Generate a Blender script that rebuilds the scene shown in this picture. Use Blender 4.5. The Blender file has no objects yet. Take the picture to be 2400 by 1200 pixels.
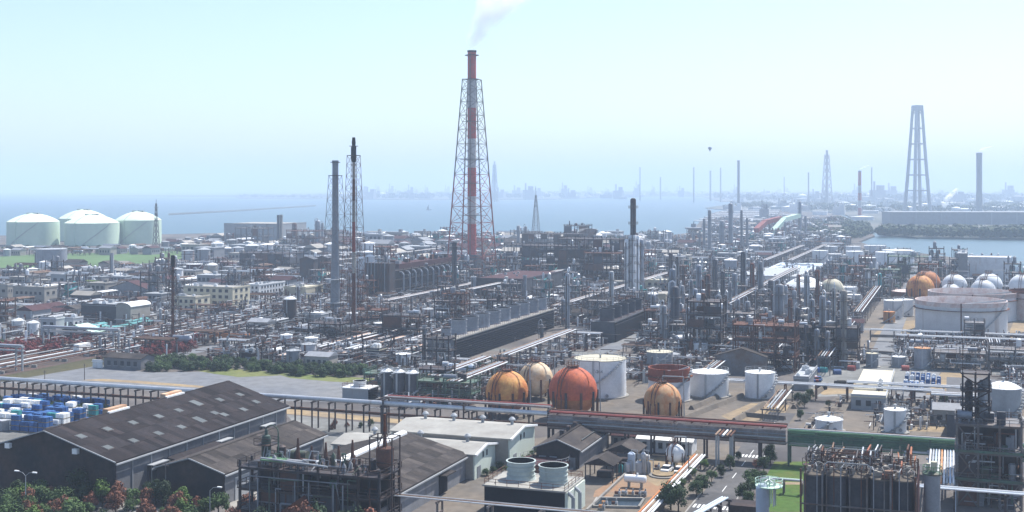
import bpy, math, random
from mathutils import Vector, Matrix
R = math.radians
rnd = random.Random(11)
sc = bpy.context.scene
COL = sc.collection

# ------------------------------------------------------------------ camera
F, H, V0 = 2900.0, 60.0, 440.0           # focal length in photo pixels, eye height, horizon row
cam = bpy.data.objects.new('camera', bpy.data.cameras.new('camera'))
COL.objects.link(cam); sc.camera = cam
cam.location = (0, 0, H); cam.rotation_euler = (R(90), 0, 0)
cam.data.sensor_width = 36.0; cam.data.lens = 36.0 * F / 2400.0
cam.data.shift_y = -(600.0 - V0) / 2400.0
cam.data.clip_start = 1.0; cam.data.clip_end = 120000.0

# ------------------------------------------------------------------ world, sun, exposure
SUN_AZ, SUN_EL = 43.0, 56.0              # azimuth clockwise from the view direction
w = bpy.data.worlds.new('World'); sc.world = w; w.use_nodes = True
nt = w.node_tree; nt.nodes.clear()
sky = nt.nodes.new('ShaderNodeTexSky'); sky.sky_type = 'NISHITA'; sky.sun_disc = False
sky.sun_elevation = R(SUN_EL); sky.sun_rotation = R(SUN_AZ); sky.altitude = 0.0
sky.air_density = 1.05; sky.dust_density = 1.1; sky.ozone_density = 2.8
bg = nt.nodes.new('ShaderNodeBackground'); bg.inputs[1].default_value = 0.122
wo = nt.nodes.new('ShaderNodeOutputWorld')
nt.links.new(sky.outputs[0], bg.inputs[0]); nt.links.new(bg.outputs[0], wo.inputs[0])
sd = bpy.data.lights.new('sun', 'SUN'); sd.energy = 5.0; sd.angle = R(0.6); sd.color = (1.0, 0.97, 0.92)
sun = bpy.data.objects.new('sun', sd); COL.objects.link(sun)
sv = Vector((math.sin(R(SUN_AZ)) * math.cos(R(SUN_EL)), math.cos(R(SUN_AZ)) * math.cos(R(SUN_EL)), math.sin(R(SUN_EL))))
sun.rotation_euler = sv.to_track_quat('Z', 'Y').to_euler(); sun.location = (0, 0, 400)
vs = sc.view_settings; vs.view_transform = 'Standard'; vs.look = 'None'; vs.exposure = 0.68; vs.gamma = 1.0
vs.use_curve_mapping = False
sc.cycles.use_denoising = True; sc.cycles.max_bounces = 16; sc.cycles.diffuse_bounces = 3
sc.cycles.volume_bounces = 14; sc.cycles.transparent_max_bounces = 8
sc.cycles.use_adaptive_sampling = True; sc.cycles.adaptive_threshold = 0.02
sc.cycles.volume_max_steps = 256

# ------------------------------------------------------------------ pixel <-> place
GA = R(-19.6)                            # the whole plant stands on one street grid
ax, ay = math.cos(GA), math.sin(GA)      # a: along the street that runs to the right
bx, by = -ay, ax                         # b: along the street that runs away
def P(u, v, z=0.0):
    Y = F * (H - z) / (v - V0); return Vector(((u - 1200) / F * Y, Y, z))
def at(u, v, Y): return Vector(((u - 1200) / F * Y, Y, H - (v - V0) / F * Y))
def pix(p):
    return 1200 + F * p[0] / p[1], V0 + F * (H - (p[2] if len(p) > 2 else 0)) / p[1]
def G(s, t, z=0.0): return Vector((s * ax + t * bx, s * ay + t * by, z))
def ST(p): return p[0] * ax + p[1] * ay, p[0] * bx + p[1] * by
def reach(p, u, dx, dy):                 # distance from p along (dx,dy) to the sight line of column u
    k = (u - 1200) / F
    return (k * p[1] - p[0]) / (dx - k * dy)
OCC = []
def occupy(p, hs, ht):
    s, t = ST(p); OCC.append((s, t, hs, ht))
def free(p, hs, ht):
    s, t = ST(p)
    return all(abs(s - o[0]) >= hs + o[2] or abs(t - o[1]) >= ht + o[3] for o in OCC)

# ------------------------------------------------------------------ materials
M = {}
def mat(name, col, rough=0.65, metal=0.0, var=0.25, col2=None, scale=0.35, amt=0.45, streak=None, samt=0.5, bump=0.0, orand=0.22, rust_scale=0.5, wave=None):
    m = bpy.data.materials.new(name); m.use_nodes = True; M[name] = m
    n = m.node_tree.nodes; l = m.node_tree.links; b = n['Principled BSDF']
    b.inputs['Roughness'].default_value = rough; b.inputs['Metallic'].default_value = metal
    b.inputs['Specular IOR Level'].default_value = 0.06 if rough >= 0.74 else 0.2
    tc = n.new('ShaderNodeTexCoord'); oi = n.new('ShaderNodeObjectInfo')
    mw = n.new('ShaderNodeMath'); mw.operation = 'MULTIPLY'; mw.inputs[1].default_value = 57.0
    l.new(oi.outputs['Random'], mw.inputs[0])
    def noise(sc_, det, vec=None):
        t = n.new('ShaderNodeTexNoise'); t.noise_dimensions = '4D'
        t.inputs['Scale'].default_value = sc_; t.inputs['Detail'].default_value = det; t.inputs['Roughness'].default_value = 0.62
        l.new(vec or tc.outputs['Object'], t.inputs['Vector']); l.new(mw.outputs[0], t.inputs['W']); return t
    def ramp(src, lo, hi):
        r = n.new('ShaderNodeMapRange'); r.inputs['From Min'].default_value = lo; r.inputs['From Max'].default_value = hi
        l.new(src, r.inputs['Value']); return r.outputs[0]
    def mix(fac, a, c, mode='MIX'):
        x = n.new('ShaderNodeMix'); x.data_type = 'RGBA'; x.blend_type = mode
        for sock, val in ((0, fac), (6, a), (7, c)):
            if hasattr(val, 'is_linked'): l.new(val, x.inputs[sock])
            else: x.inputs[sock].default_value = val if isinstance(val, float) else (*val, 1.0)
        return x.outputs[2]
    n1 = noise(scale, 5.0)
    c2 = col2 if col2 else tuple(c * (1 - var) for c in col)
    cur = mix(ramp(n1.outputs['Fac'], amt - 0.12 + 0.03, amt + 0.2), tuple(col), c2)
    n2 = noise(scale * 7, 3.0)
    k = mix(ramp(n2.outputs['Fac'], 0.3, 0.7), (1 - var * 0.6,) * 3, (1 + var * 0.25,) * 3)
    cur = mix(1.0, cur, k, 'MULTIPLY')
    if streak:
        mp = n.new('ShaderNodeMapping'); mp.inputs['Scale'].default_value = (1, 1, 0.09)
        l.new(tc.outputs['Object'], mp.inputs['Vector'])
        n3 = noise(rust_scale, 4.0, mp.outputs[0])
        cur = mix(ramp(n3.outputs['Fac'], samt, samt + 0.16), cur, tuple(streak))
    ov = mix(ramp(oi.outputs['Random'], 0.0, 1.0), (1 - orand,) * 3, (1 + orand * 0.5,) * 3)
    cur = mix(1.0, cur, ov, 'MULTIPLY')
    l.new(cur, b.inputs['Base Color'])
    if bump or wave:
        bp = n.new('ShaderNodeBump'); bp.inputs['Strength'].default_value = bump or 0.5
        if wave:
            wv = n.new('ShaderNodeTexWave'); wv.bands_direction = wave[0]; wv.inputs['Scale'].default_value = wave[1]
            wv.inputs['Distortion'].default_value = 0.0; l.new(tc.outputs['Object'], wv.inputs['Vector'])
            l.new(wv.outputs['Fac'], bp.inputs['Height']); bp.inputs['Distance'].default_value = 0.15
        else:
            l.new(n2.outputs['Fac'], bp.inputs['Height']); bp.inputs['Distance'].default_value = 0.3
        l.new(bp.outputs[0], b.inputs['Normal'])
    return m
RUST = (0.23, 0.085, 0.035)
mat('white', (0.74, 0.75, 0.76), 0.55, var=0.16, streak=(0.45, 0.37, 0.30), samt=0.60)
mat('white_clean', (0.80, 0.80, 0.79), 0.5, var=0.06, orand=0.08)
mat('white_rusty', (0.66, 0.65, 0.66), 0.55, var=0.14, streak=(0.34, 0.15, 0.09), samt=0.60)
mat('cream', (0.58, 0.53, 0.40), 0.7, var=0.14, streak=(0.40, 0.35, 0.28), samt=0.62)
mat('beige', (0.36, 0.335, 0.30), 0.75, var=0.16, streak=(0.3, 0.27, 0.24), samt=0.6)
mat('grey', (0.27, 0.28, 0.30), 0.6, var=0.2, streak=(0.18, 0.16, 0.15), samt=0.6)
mat('light_grey', (0.37, 0.385, 0.40), 0.6, var=0.15, streak=(0.33, 0.3, 0.28), samt=0.62)
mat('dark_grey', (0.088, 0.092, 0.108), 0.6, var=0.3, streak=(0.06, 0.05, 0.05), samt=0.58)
mat('steel_dark', (0.048, 0.052, 0.062), 0.6, var=0.35, col2=(0.075, 0.045, 0.035))
mat('steel_grey', (0.165, 0.172, 0.185), 0.55, var=0.3, col2=(0.13, 0.09, 0.07))
mat('steel_rust', (0.16, 0.075, 0.05), 0.75, var=0.35, col2=(0.09, 0.06, 0.055))
mat('steel_green', (0.08, 0.16, 0.12), 0.6, var=0.3, col2=(0.10, 0.09, 0.07))
mat('silver', (0.55, 0.57, 0.60), 0.42, 0.45, var=0.16, streak=(0.3, 0.27, 0.25), samt=0.64)
mat('silver_dull', (0.29, 0.31, 0.35), 0.5, 0.3, var=0.22, streak=(0.15, 0.13, 0.13), samt=0.58)
mat('rust', (0.20, 0.075, 0.04), 0.85, var=0.4, col2=(0.10, 0.05, 0.04))
mat('rust_band', (0.27, 0.085, 0.055), 0.8, var=0.3, streak=(0.60, 0.56, 0.54), samt=0.60, rust_scale=0.9)
mat('rim_red', (0.46, 0.27, 0.22), 0.8, var=0.3, col2=(0.60, 0.52, 0.49), amt=0.36)
mat('tank_stained', (0.74, 0.725, 0.72), 0.6, var=0.12, streak=(0.43, 0.37, 0.34), samt=0.55, rust_scale=0.25)
mat('orange_red', (0.60, 0.15, 0.06), 0.7, var=0.4, col2=(0.40, 0.09, 0.05), scale=.2, amt=.45, streak=(0.28, 0.075, 0.05), rust_scale=.7, samt=.50, orand=0.05)
mat('orange_low', (0.52, 0.20, 0.075), 0.7, var=0.3, orand=0.05)
mat('orange_gold', (0.74, 0.40, 0.12), 0.65, var=0.35, col2=(0.50, 0.17, 0.05), scale=.22, amt=.42, streak=(0.34, 0.10, 0.04), rust_scale=.7, samt=0.48, orand=0.05)
mat('purple_brown', (0.30, 0.12, 0.10), 0.75, var=0.3, col2=(0.40, 0.18, 0.09), orand=0.05)
mat('tan_rust', (0.56, 0.34, 0.19), 0.7, var=0.35, col2=(0.46, 0.25, 0.11), streak=(0.48, 0.16, 0.05), samt=0.47, rust_scale=0.9, orand=0.05)
mat('cream_rust', (0.70, 0.64, 0.50), 0.7, var=0.3, col2=(0.60, 0.38, 0.2), scale=.2, amt=.42, streak=(0.42, 0.18, 0.08), samt=0.55, orand=0.05)
mat('band_red', (0.50, 0.07, 0.055), 0.65, var=0.25, col2=(0.38, 0.10, 0.09), orand=0.05)
mat('band_white', (0.60, 0.57, 0.55), 0.65, var=0.2, col2=(0.42, 0.38, 0.37), orand=0.05)
mat('lng_green', (0.52, 0.64, 0.50), 0.55, var=0.07, orand=0.05)
mat('lng_roof', (0.72, 0.82, 0.66), 0.55, var=0.05, orand=0.04)
mat('roof_brown', (0.046, 0.037, 0.037), 0.85, var=0.4, col2=(0.033, 0.030, 0.033), scale=0.16, wave=('Y', 2.2), bump=0.35, orand=.45)
mat('roof_slate', (0.09, 0.077, 0.07), 0.85, var=0.4, col2=(0.045, 0.04, 0.04), scale=0.2, wave=('Y', 2.2), bump=0.3, orand=.42)
mat('roof_red', (0.085, 0.044, 0.047), 0.8, var=0.25, orand=0.1)
mat('roof_teal', (0.12, 0.33, 0.33), 0.6, var=0.25)
mat('roof_mint', (0.50, 0.66, 0.55), 0.6, var=0.12)
mat('roof_conc', (0.37, 0.36, 0.33), 0.85, var=0.14, col2=(0.29, 0.275, 0.25), scale=0.15, orand=0.06)
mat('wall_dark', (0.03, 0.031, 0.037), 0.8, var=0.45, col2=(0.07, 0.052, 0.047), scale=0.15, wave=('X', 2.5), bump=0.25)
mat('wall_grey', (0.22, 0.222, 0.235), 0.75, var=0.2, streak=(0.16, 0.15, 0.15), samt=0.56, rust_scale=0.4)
mat('wall_mint', (0.60, 0.66, 0.58), 0.7, var=0.08, streak=(0.35, 0.40, 0.36), samt=0.60, rust_scale=0.25, orand=0.05)
mat('mint_grey', (0.44, 0.50, 0.48), 0.6, var=0.15, streak=(0.30, 0.34, 0.32), samt=0.6, rust_scale=.8)
mat('louver', (0.014, 0.015, 0.022), 0.8, var=0.4, orand=0.05)
mat('pale_blue', (0.50, 0.58, 0.68), 0.55, var=0.12)
mat('skylight', (0.115, 0.125, 0.122), 0.45, var=0.1)
mat('glass', (0.045, 0.055, 0.07), 0.15, var=0.3, orand=0.4)
mat('blue', (0.05, 0.14, 0.36), 0.5, var=0.25, orand=0.4)
mat('teal', (0.05, 0.28, 0.29), 0.5, var=0.25, orand=0.3)
mat('green_net', (0.09, 0.17, 0.115), 0.85, var=0.5, col2=(0.05, 0.11, 0.085), scale=0.25)
mat('green_trim', (0.14, 0.26, 0.15), 0.8, var=0.3)
mat('duct_grey', (0.30, 0.27, 0.265), 0.8, var=0.4, col2=(0.18, 0.14, 0.13), scale=0.3, streak=(.28, .14, .10), samt=.6)
mat('pipe_red', (0.30, 0.07, 0.06), 0.6, var=0.25)
mat('orange', (0.62, 0.17, 0.05), 0.7, var=0.2)
mat('yellow', (0.72, 0.52, 0.06), 0.6, var=0.2)
mat('concrete', (0.34, 0.325, 0.30), 0.9, var=0.25, scale=0.12)
mat('asphalt', (0.095, 0.094, 0.098), 0.9, var=0.42, col2=(0.125, 0.12, 0.118), scale=0.05, orand=0.05)
mat('yard_grey', (0.165, 0.172, 0.188), 0.9, var=0.42, col2=(0.20, 0.20, 0.20), scale=0.035, orand=0.05)
mat('yard_pale', (0.235, 0.235, 0.225), 0.9, var=0.42, scale=0.06, orand=0.05)
mat('paint', (0.78, 0.78, 0.76), 0.7, var=0.2, orand=0.05)
mat('tan', (0.33, 0.245, 0.145), 0.95, var=0.42, col2=(0.22, 0.175, 0.125), scale=0.08, orand=0.08)
mat('tan_grey', (0.185, 0.155, 0.125), 0.95, var=0.42, col2=(0.13, 0.118, 0.105), scale=0.06, orand=0.08)
mat('brick_floor', (0.30, 0.17, 0.10), 0.9, var=0.3, col2=(0.24, 0.18, 0.13), scale=0.12, orand=0.05)
mat('lawn', (0.07, 0.125, 0.032), 0.95, var=0.4, col2=(0.13, 0.13, 0.045), scale=0.10, amt=.55, bump=0.4, orand=0.05)
mat('field', (0.105, 0.17, 0.07), 0.95, var=0.2, col2=(0.09, 0.14, 0.06), scale=0.03, orand=0.05)
mat('dry_grass', (0.19, 0.19, 0.08), 0.95, var=0.4, col2=(0.12, 0.15, 0.055), scale=0.07, orand=0.05)
mat('land', (0.17, 0.15, 0.135), 0.95, var=0.35, col2=(0.075, 0.072, 0.075), scale=0.03, orand=0.0)
mat('far_land', (0.09, 0.105, 0.10), 0.95, var=0.35, col2=(0.19, 0.18, 0.16), scale=0.004, orand=0.0)
mat('rail_bed', (0.13, 0.085, 0.07), 0.95, var=0.35, col2=(0.08, 0.07, 0.065), scale=0.08)
mat('olive', (0.11, 0.10, 0.055), 0.95, var=0.35, col2=(0.075, 0.075, 0.045), scale=0.12)
mat('silo_blue', (0.07, 0.07, 0.08), 0.6, var=0.35, col2=(0.04, 0.042, 0.05), streak=(0.09, 0.06, 0.05), samt=.58, rust_scale=.6)
mat('vent_orange', (0.50, 0.26, 0.15), 0.8, var=0.3, col2=(0.55, 0.40, 0.28), scale=.4)
mat('lattice_red', (0.34, 0.09, 0.07), 0.7, var=0.3)
mat('old_pipe', (0.32, 0.235, 0.17), 0.75, var=0.35, col2=(0.2, 0.12, 0.09))
mat('vessel_green', (0.06, 0.095, 0.08), 0.65, var=0.35, streak=(.10, .07, .05), samt=.55)
mat('pond', (0.02, 0.034, 0.045), 0.25, var=0.3, scale=.3).node_tree.nodes['Principled BSDF'].inputs['Specular IOR Level'].default_value = 0.12
mat('rock', (0.12, 0.12, 0.12), 0.95, var=0.3)
mat('bark', (0.07, 0.05, 0.035), 0.9, var=0.3)
def leaf(name, c, c2):
    m = mat(name, c, 0.7, var=0.18, col2=c2, scale=0.45, orand=0.3, amt=0.5)
    m.node_tree.nodes['Principled BSDF'].inputs['Specular IOR Level'].default_value = 0.15
leaf('leaf', (0.075, 0.125, 0.04), (0.04, 0.07, 0.026))
leaf('leaf_bright', (0.12, 0.20, 0.045), (0.05, 0.095, 0.022))
leaf('leaf_dark', (0.04, 0.07, 0.03), (0.022, 0.038, 0.02))
leaf('leaf_red', (0.27, 0.115, 0.075), (0.15, 0.075, 0.05))
leaf('leaf_crimson', (0.24, 0.06, 0.06), (0.09, 0.03, 0.03))
mat('soot_and_shade_black', (0.02, 0.02, 0.022), 0.8, var=0.3)
mw_ = mat('water', (0.03, 0.085, 0.11), 0.34, var=0.1, scale=0.004, orand=0.0)
b = mw_.node_tree.nodes['Principled BSDF']; b.inputs['Specular IOR Level'].default_value = 0.32
_n = mw_.node_tree.nodes; _l = mw_.node_tree.links
_t = _n.new('ShaderNodeTexNoise'); _t.inputs['Scale'].default_value = 0.12; _t.inputs['Detail'].default_value = 4
_c = _n.new('ShaderNodeTexCoord'); _l.new(_c.outputs['Object'], _t.inputs['Vector'])
_b = _n.new('ShaderNodeBump'); _b.inputs['Strength'].default_value = 0.6; _b.inputs['Distance'].default_value = 1.0
_l.new(_t.outputs['Fac'], _b.inputs['Height']); _l.new(_b.outputs[0], b.inputs['Normal'])

# ------------------------------------------------------------------ mesh building
class MB:
    def __init__(s): s.v = []; s.f = []; s.mi = []; s.m = 0
    def _a(s, vs, fs):
        o = len(s.v); s.v += [tuple(p) for p in vs]
        for f in fs: s.f.append(tuple(i + o for i in f)); s.mi.append(s.m)
    def box(s, x0, x1, y0, y1, z0, z1):
        s._a([(x0,y0,z0),(x1,y0,z0),(x1,y1,z0),(x0,y1,z0),(x0,y0,z1),(x1,y0,z1),(x1,y1,z1),(x0,y1,z1)],
             [(3,2,1,0),(4,5,6,7),(0,1,5,4),(1,2,6,5),(2,3,7,6),(3,0,4,7)]); return s
    def cb(s, x, y, z, sx, sy, sz): return s.box(x-sx/2, x+sx/2, y-sy/2, y+sy/2, z, z+sz)
    def quad(s, *p): s._a(p, [tuple(range(len(p)))]); return s
    def cyl(s, p0, p1, r0, r1=None, n=10, cap=True):
        r1 = r0 if r1 is None else r1
        p0 = Vector(p0); p1 = Vector(p1); d = (p1 - p0)
        if d.length < 1e-6: return s
        d.normalize(); e = d.orthogonal().normalized(); g = d.cross(e)
        vs = []
        for p, r in ((p0, r0), (p1, r1)):
            for i in range(n):
                t = 2 * math.pi * i / n; vs.append(p + e * (r * math.cos(t)) + g * (r * math.sin(t)))
        fs = [(i, (i + 1) % n, n + (i + 1) % n, n + i) for i in range(n)]
        if cap: fs += [tuple(range(n))[::-1], tuple(range(n, 2 * n))]
        s._a(vs, fs); return s
    def bar(s, p0, p1, w): return s.cyl(p0, p1, w * 0.707, n=4)
    def tube(s, pts, r, n=6):
        for a, c in zip(pts[:-1], pts[1:]): s.cyl(a, c, r, n=n)
        return s
    def lathe(s, prof, n=24, c=(0, 0, 0), ring=False):
        vs = []; fs = []
        for r, z in prof:
            for i in range(n):
                t = 2 * math.pi * i / n; vs.append((c[0] + r * math.cos(t), c[1] + r * math.sin(t), c[2] + z))
        for j in range(len(prof) - 1):
            for i in range(n):
                k = (i + 1) % n; fs.append((j*n+i, j*n+k, (j+1)*n+k, (j+1)*n+i))
        if ring:
            for i in range(n): k = (i + 1) % n; j = len(prof) - 1; fs.append((j*n+i, j*n+k, k, i))
            s._a(vs, fs); return s
        if prof[-1][0] > 1e-4: fs.append(tuple((len(prof)-1)*n + i for i in range(n)))
        if prof[0][0] > 1e-4: fs.append(tuple(range(n))[::-1])
        s._a(vs, fs); return s
    def ball(s, c, r, n=10):
        return s.lathe([(max(1e-5, r * math.sin(math.pi * k / (n // 2 + 1))), -r * math.cos(math.pi * k / (n // 2 + 1))) for k in range(n // 2 + 2)], n, c)
    def prism_x(s, prof, x0, x1):          # prof in (y,z)
        n = len(prof); vs = [(x0, y, z) for y, z in prof] + [(x1, y, z) for y, z in prof]
        s._a(vs, [(i, (i+1) % n, n+(i+1) % n, n+i) for i in range(n)] + [tuple(range(n))[::-1], tuple(range(n, 2*n))]); return s
    def prism_y(s, prof, y0, y1):          # prof in (x,z)
        n = len(prof); vs = [(x, y0, z) for x, z in prof] + [(x, y1, z) for x, z in prof]
        s._a(vs, [(i, (i+1) % n, n+(i+1) % n, n+i)[::-1] for i in range(n)] + [tuple(range(n)), tuple(range(n, 2*n))[::-1]]); return s
    def rail(s, pts, h=1.1, w=0.07):
        for a, c in zip(pts[:-1], pts[1:]):
            a = Vector(a); c = Vector(c)
            s.bar(a + Vector((0, 0, h)), c + Vector((0, 0, h)), w); s.bar(a + Vector((0, 0, h * .5)), c + Vector((0, 0, h * .5)), w * .8)
            k = max(1, int((c - a).length / 2.2))
            for i in range(k): p = a + (c - a) * (i / k); s.bar(p, p + Vector((0, 0, h)), w)
        return s
    def mesh(s, name, mats, smooth=True):
        m = bpy.data.meshes.new(name); m.from_pydata(s.v, [], s.f)
        for x in (mats if isinstance(mats, (list, tuple)) else [mats]): m.materials.append(M[x])
        if any(s.mi): m.polygons.foreach_set('material_index', s.mi)
        if smooth:
            m.polygons.foreach_set('use_smooth', [True] * len(s.f)); m.set_sharp_from_angle(angle=R(35))
        m.update(); return m

def link(name, data, parent=None, loc=None):
    o = bpy.data.objects.new(name, data); COL.objects.link(o)
    if parent: o.parent = parent
    if loc is not None: o.location = loc
    return o
def tag(o, label, cat, group=None, kind=None):
    o['label'] = label; o['category'] = cat
    if group: o['group'] = group
    if kind: o['kind'] = kind
    return o
def thing(name, label, cat, loc=(0, 0, 0), rz=GA, group=None):
    o = link(name, None, None, loc); o.rotation_euler = (0, 0, rz); o.empty_display_size = 1.0
    return tag(o, label, cat, group)
def part(parent, name, mb, mats, smooth=True, loc=None):
    return link(name, mb.mesh(name, mats, smooth), parent, loc)
def single(name, label, cat, mb, mats, loc=(0, 0, 0), rz=GA, group=None, smooth=True, kind=None):
    o = link(name, mb.mesh(name, mats, smooth), None, loc); o.rotation_euler = (0, 0, rz); return tag(o, label, cat, group, kind)
def copy_thing(root, loc, rz=GA, scale=(1, 1, 1), label=None, group=None):
    r = root.copy(); COL.objects.link(r); r.location = loc; r.rotation_euler = (0, 0, rz); r.scale = scale
    if label: r['label'] = label
    if group: r['group'] = group
    for ch in root.children:
        c = ch.copy(); COL.objects.link(c); c.parent = r
        for g in ch.children: d = g.copy(); COL.objects.link(d); d.parent = c
    return r
def sheet(name, pts, z, m, pixel=True):
    q = [P(u, v, 0) for u, v in pts] if pixel else [Vector((x, y, 0)) for x, y in pts]
    c = sum(q, Vector()) / len(q)
    mb = MB(); vs = [(p.x - c.x, p.y - c.y, 0) for p in q]
    area = sum(vs[i][0] * vs[(i+1) % len(vs)][1] - vs[(i+1) % len(vs)][0] * vs[i][1] for i in range(len(vs)))
    mb._a(vs if area > 0 else vs[::-1], [tuple(range(len(vs)))])
    o = link(name, mb.mesh(name, m, False), None, (c.x, c.y, z)); o['kind'] = 'structure'; return o
def strip(name, s0, t0, s1, t1, z, m):   # grid aligned sheet
    q = [G(s0, t0), G(s1, t0), G(s1, t1), G(s0, t1)]
    return sheet(name, [(p.x, p.y) for p in q], z, m, False)
LAND = []                                # landmarks for the words of the labels
def landmark(phrase, p): LAND.append((phrase, p[0], p[1]))
def near(p): return min(LAND, key=lambda l: (l[1] - p[0]) ** 2 + (l[2] - p[1]) ** 2)[0]

# ------------------------------------------------------------------ the setting: water, land, yards, roads
W = 60000.0
sea = MB(); sea.quad((-W, -3000, 0), (W, -3000, 0), (W, 42000, 0), (-W, 42000, 0))
o = link('water', sea.mesh('water', 'water', False), None, (0, 0, -2.0)); o['kind'] = 'structure'
def land(name, pts, m, extra=()):
    q = [P(u, v) for u, v in pts] + [Vector((x, y, 0)) for x, y in extra]
    top = [(p.x, p.y, 0.0) for p in q]; n = len(top)
    ar = sum(top[i][0]*top[(i+1) % n][1] - top[(i+1) % n][0]*top[i][1] for i in range(n))
    if ar < 0: top = top[::-1]
    mb = MB(); mb._a(top + [(x, y, -2.9) for x, y, z in top], [tuple(range(n))] + [(i, i+n, (i+1) % n+n, (i+1) % n) for i in range(n)])
    o = link(name, mb.mesh(name, m, False)); o['kind'] = 'structure'; return o
land('ground', [(-250, 552), (140, 552), (380, 549), (520, 546), (760, 553), (1000, 553), (1300, 557), (1560, 553), (1618, 545), (1640, 520),
                (1668, 500), (1690, 494), (1850, 493), (1960, 500), (2010, 520), (2050, 552), (2012, 566), (2065, 584), (2150, 592), (2240, 604), (2400, 648), (2560, 700)],
     'land', [(1100, -400), (-1100, -400)])
land('far_peninsula', [(2062, 548), (2150, 556), (2700, 561), (3600, 561), (3600, 478), (2000, 477), (1700, 480), (1652, 487), (1700, 491), (1860, 491), (1970, 498), (2020, 520)], 'far_land')
land('far_shore', [(560, 465), (1000, 468), (1300, 467), (1540, 459.5), (1640, 460), (1690, 472), (1760, 474.5), (2000, 475), (4200, 475), (4200, 450), (3000, 446), (800, 448), (540, 458)], 'far_land')
land('breakwater', [(188, 459), (330, 457), (560, 456.5), (990, 460), (990, 463), (560, 461), (330, 459.6), (188, 460.4)], 'rock')
land('breakwater', [(395, 500), (560, 491.5), (740, 480.5), (740, 482), (560, 493.5), (395, 502.5)], 'rock')

sheet('grass_field', [(-60, 604), (90, 596), (430, 588), (520, 592), (430, 606), (300, 622), (150, 628), (-60, 630)], 0.06, 'field')
sheet('asphalt_yard', [(10, 893), (235, 855), (345, 873), (600, 870), (892, 888), (895, 945), (660, 940), (300, 912), (0, 897)], 0.012, 'yard_grey')
sheet('olive_verge', [(-20, 893), (-20, 878), (250, 832), (345, 822), (345, 845), (235, 856), (10, 894)], 0.02, 'olive')
sheet('grass_strip', [(445, 866), (540, 864), (640, 872), (655, 880), (560, 884), (500, 876)], 0.03, 'dry_grass')
sheet('grass_strip', [(640, 874), (760, 880), (888, 888), (886, 900), (770, 894), (680, 886)], 0.03, 'dry_grass')
sheet('bare_strip', [(240, 888), (330, 893), (480, 905), (470, 909), (300, 897), (190, 891)], 0.03, 'tan')
sheet('storage_yard', [(-60, 945), (230, 950), (330, 972), (250, 1000), (60, 1045), (-60, 1060)], 0.012, 'yard_pale')
sheet('concrete_yard', [(672, 972), (930, 998), (1010, 990), (1000, 1025), (860, 1060), (770, 1062), (700, 1005)], 0.016, 'yard_pale')
sheet('kerb_strip', [(672, 958), (960, 985), (960, 995), (672, 970)], 0.02, 'tan')
sheet('loading_yard', [(520, 1140), (620, 1110), (640, 1190), (560, 1230)], 0.012, 'concrete')
sheet('path', [(-40, 1150), (300, 1182), (640, 1225), (640, 1245), (300, 1198), (-40, 1164)], 0.012, 'concrete')
sheet('works_yard', [(1060, 1100), (1240, 1030), (1430, 1000), (1760, 1050), (1620, 1250), (1000, 1260)], 0.010, 'tan_grey')
sheet('brick_paving', [(1395, 1150), (1470, 1105), (1560, 1110), (1550, 1160), (1500, 1168), (1390, 1165)], 0.018, 'brick_floor')
sheet('sand_patch', [(1500, 1075), (1640, 1065), (1620, 1110), (1540, 1140), (1490, 1110)], 0.020, 'tan')
sheet('tank_yard', [(1130, 985), (1280, 905), (1480, 880), (1860, 905), (1870, 985), (1820, 1010), (1300, 1000)], 0.008, 'tan_grey')
sheet('sand_patch', [(1690, 975), (1760, 945), (1850, 950), (1830, 985), (1720, 990)], 0.020, 'tan')
sheet('gravel_yard', [(1880, 925), (1930, 862), (2130, 866), (2170, 890), (2060, 925), (1920, 930)], 0.010, 'yard_pale')
sheet('sand_patch', [(1905, 912), (2000, 898), (2090, 900), (2060, 918), (1930, 926)], 0.018, 'tan')
sheet('service_road', [(2090, 935), (2140, 868), (2205, 868), (2180, 935)], 0.014, 'yard_grey')
sheet('sand_patch', [(2170, 925), (2210, 868), (2260, 868), (2240, 930)], 0.016, 'tan')
sheet('works_yard', [(1870, 1000), (1960, 930), (2330, 940), (2420, 960), (2420, 1050), (2200, 1045), (1880, 1020)], 0.009, 'tan_grey')
sheet('sand_patch', [(2130, 985), (2340, 985), (2340, 1020), (2130, 1010)], 0.016, 'tan')
sheet('tank_yard', [(1990, 840), (2040, 720), (2150, 690), (2420, 690), (2420, 850)], 0.010, 'tan_grey')
sheet('sand_patch', [(2040, 790), (2080, 755), (2155, 750), (2145, 795)], 0.02, 'tan')
sheet('sand_patch', [(2360, 790), (2380, 745), (2420, 745), (2420, 795)], 0.02, 'tan')
sheet('lawn', [(1783, 1165), (1785, 1135), (1815, 1082), (1900, 1082), (1900, 1200), (1790, 1200)], 0.024, 'lawn')
sheet('footpath', [(1795, 1130), (1900, 1130), (1900, 1136), (1792, 1136)], 0.03, 'tan')
# receding road between the tank yards and the works, with its crossings
s0, t0 = ST(P(1668, 1185)); rs = s0
strip('road', rs - 3.4, 150, rs + 3.6, 335, 0.030, 'asphalt')
strip('cross_road', -10, ST(P(1700, 1062))[1] - 3.2, rs + 40, ST(P(1700, 1062))[1] + 3.0, 0.026, 'asphalt')
strip('cross_road', rs - 40, ST(P(1930, 905))[1] - 3, rs + 70, ST(P(1930, 905))[1] + 3, 0.026, 'asphalt')
def zebra(tc, n=9, flip=False):
    for i in range(n):
        x = rs - 3.0 + 6.3 * i / (n - 1)
        strip('crossing_stripe', x - 0.22, tc - 1.3, x + 0.22, tc + 1.3, 0.036, 'paint')
for vv in (1191, 1072, 1000, 905): zebra(ST(P(1700 + (1185 - vv) * 0.85, vv))[1])
for k in range(14): strip('centre_line', rs - 0.08, 160 + k * 12, rs + 0.08, 165 + k * 12, 0.036, 'paint')
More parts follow.
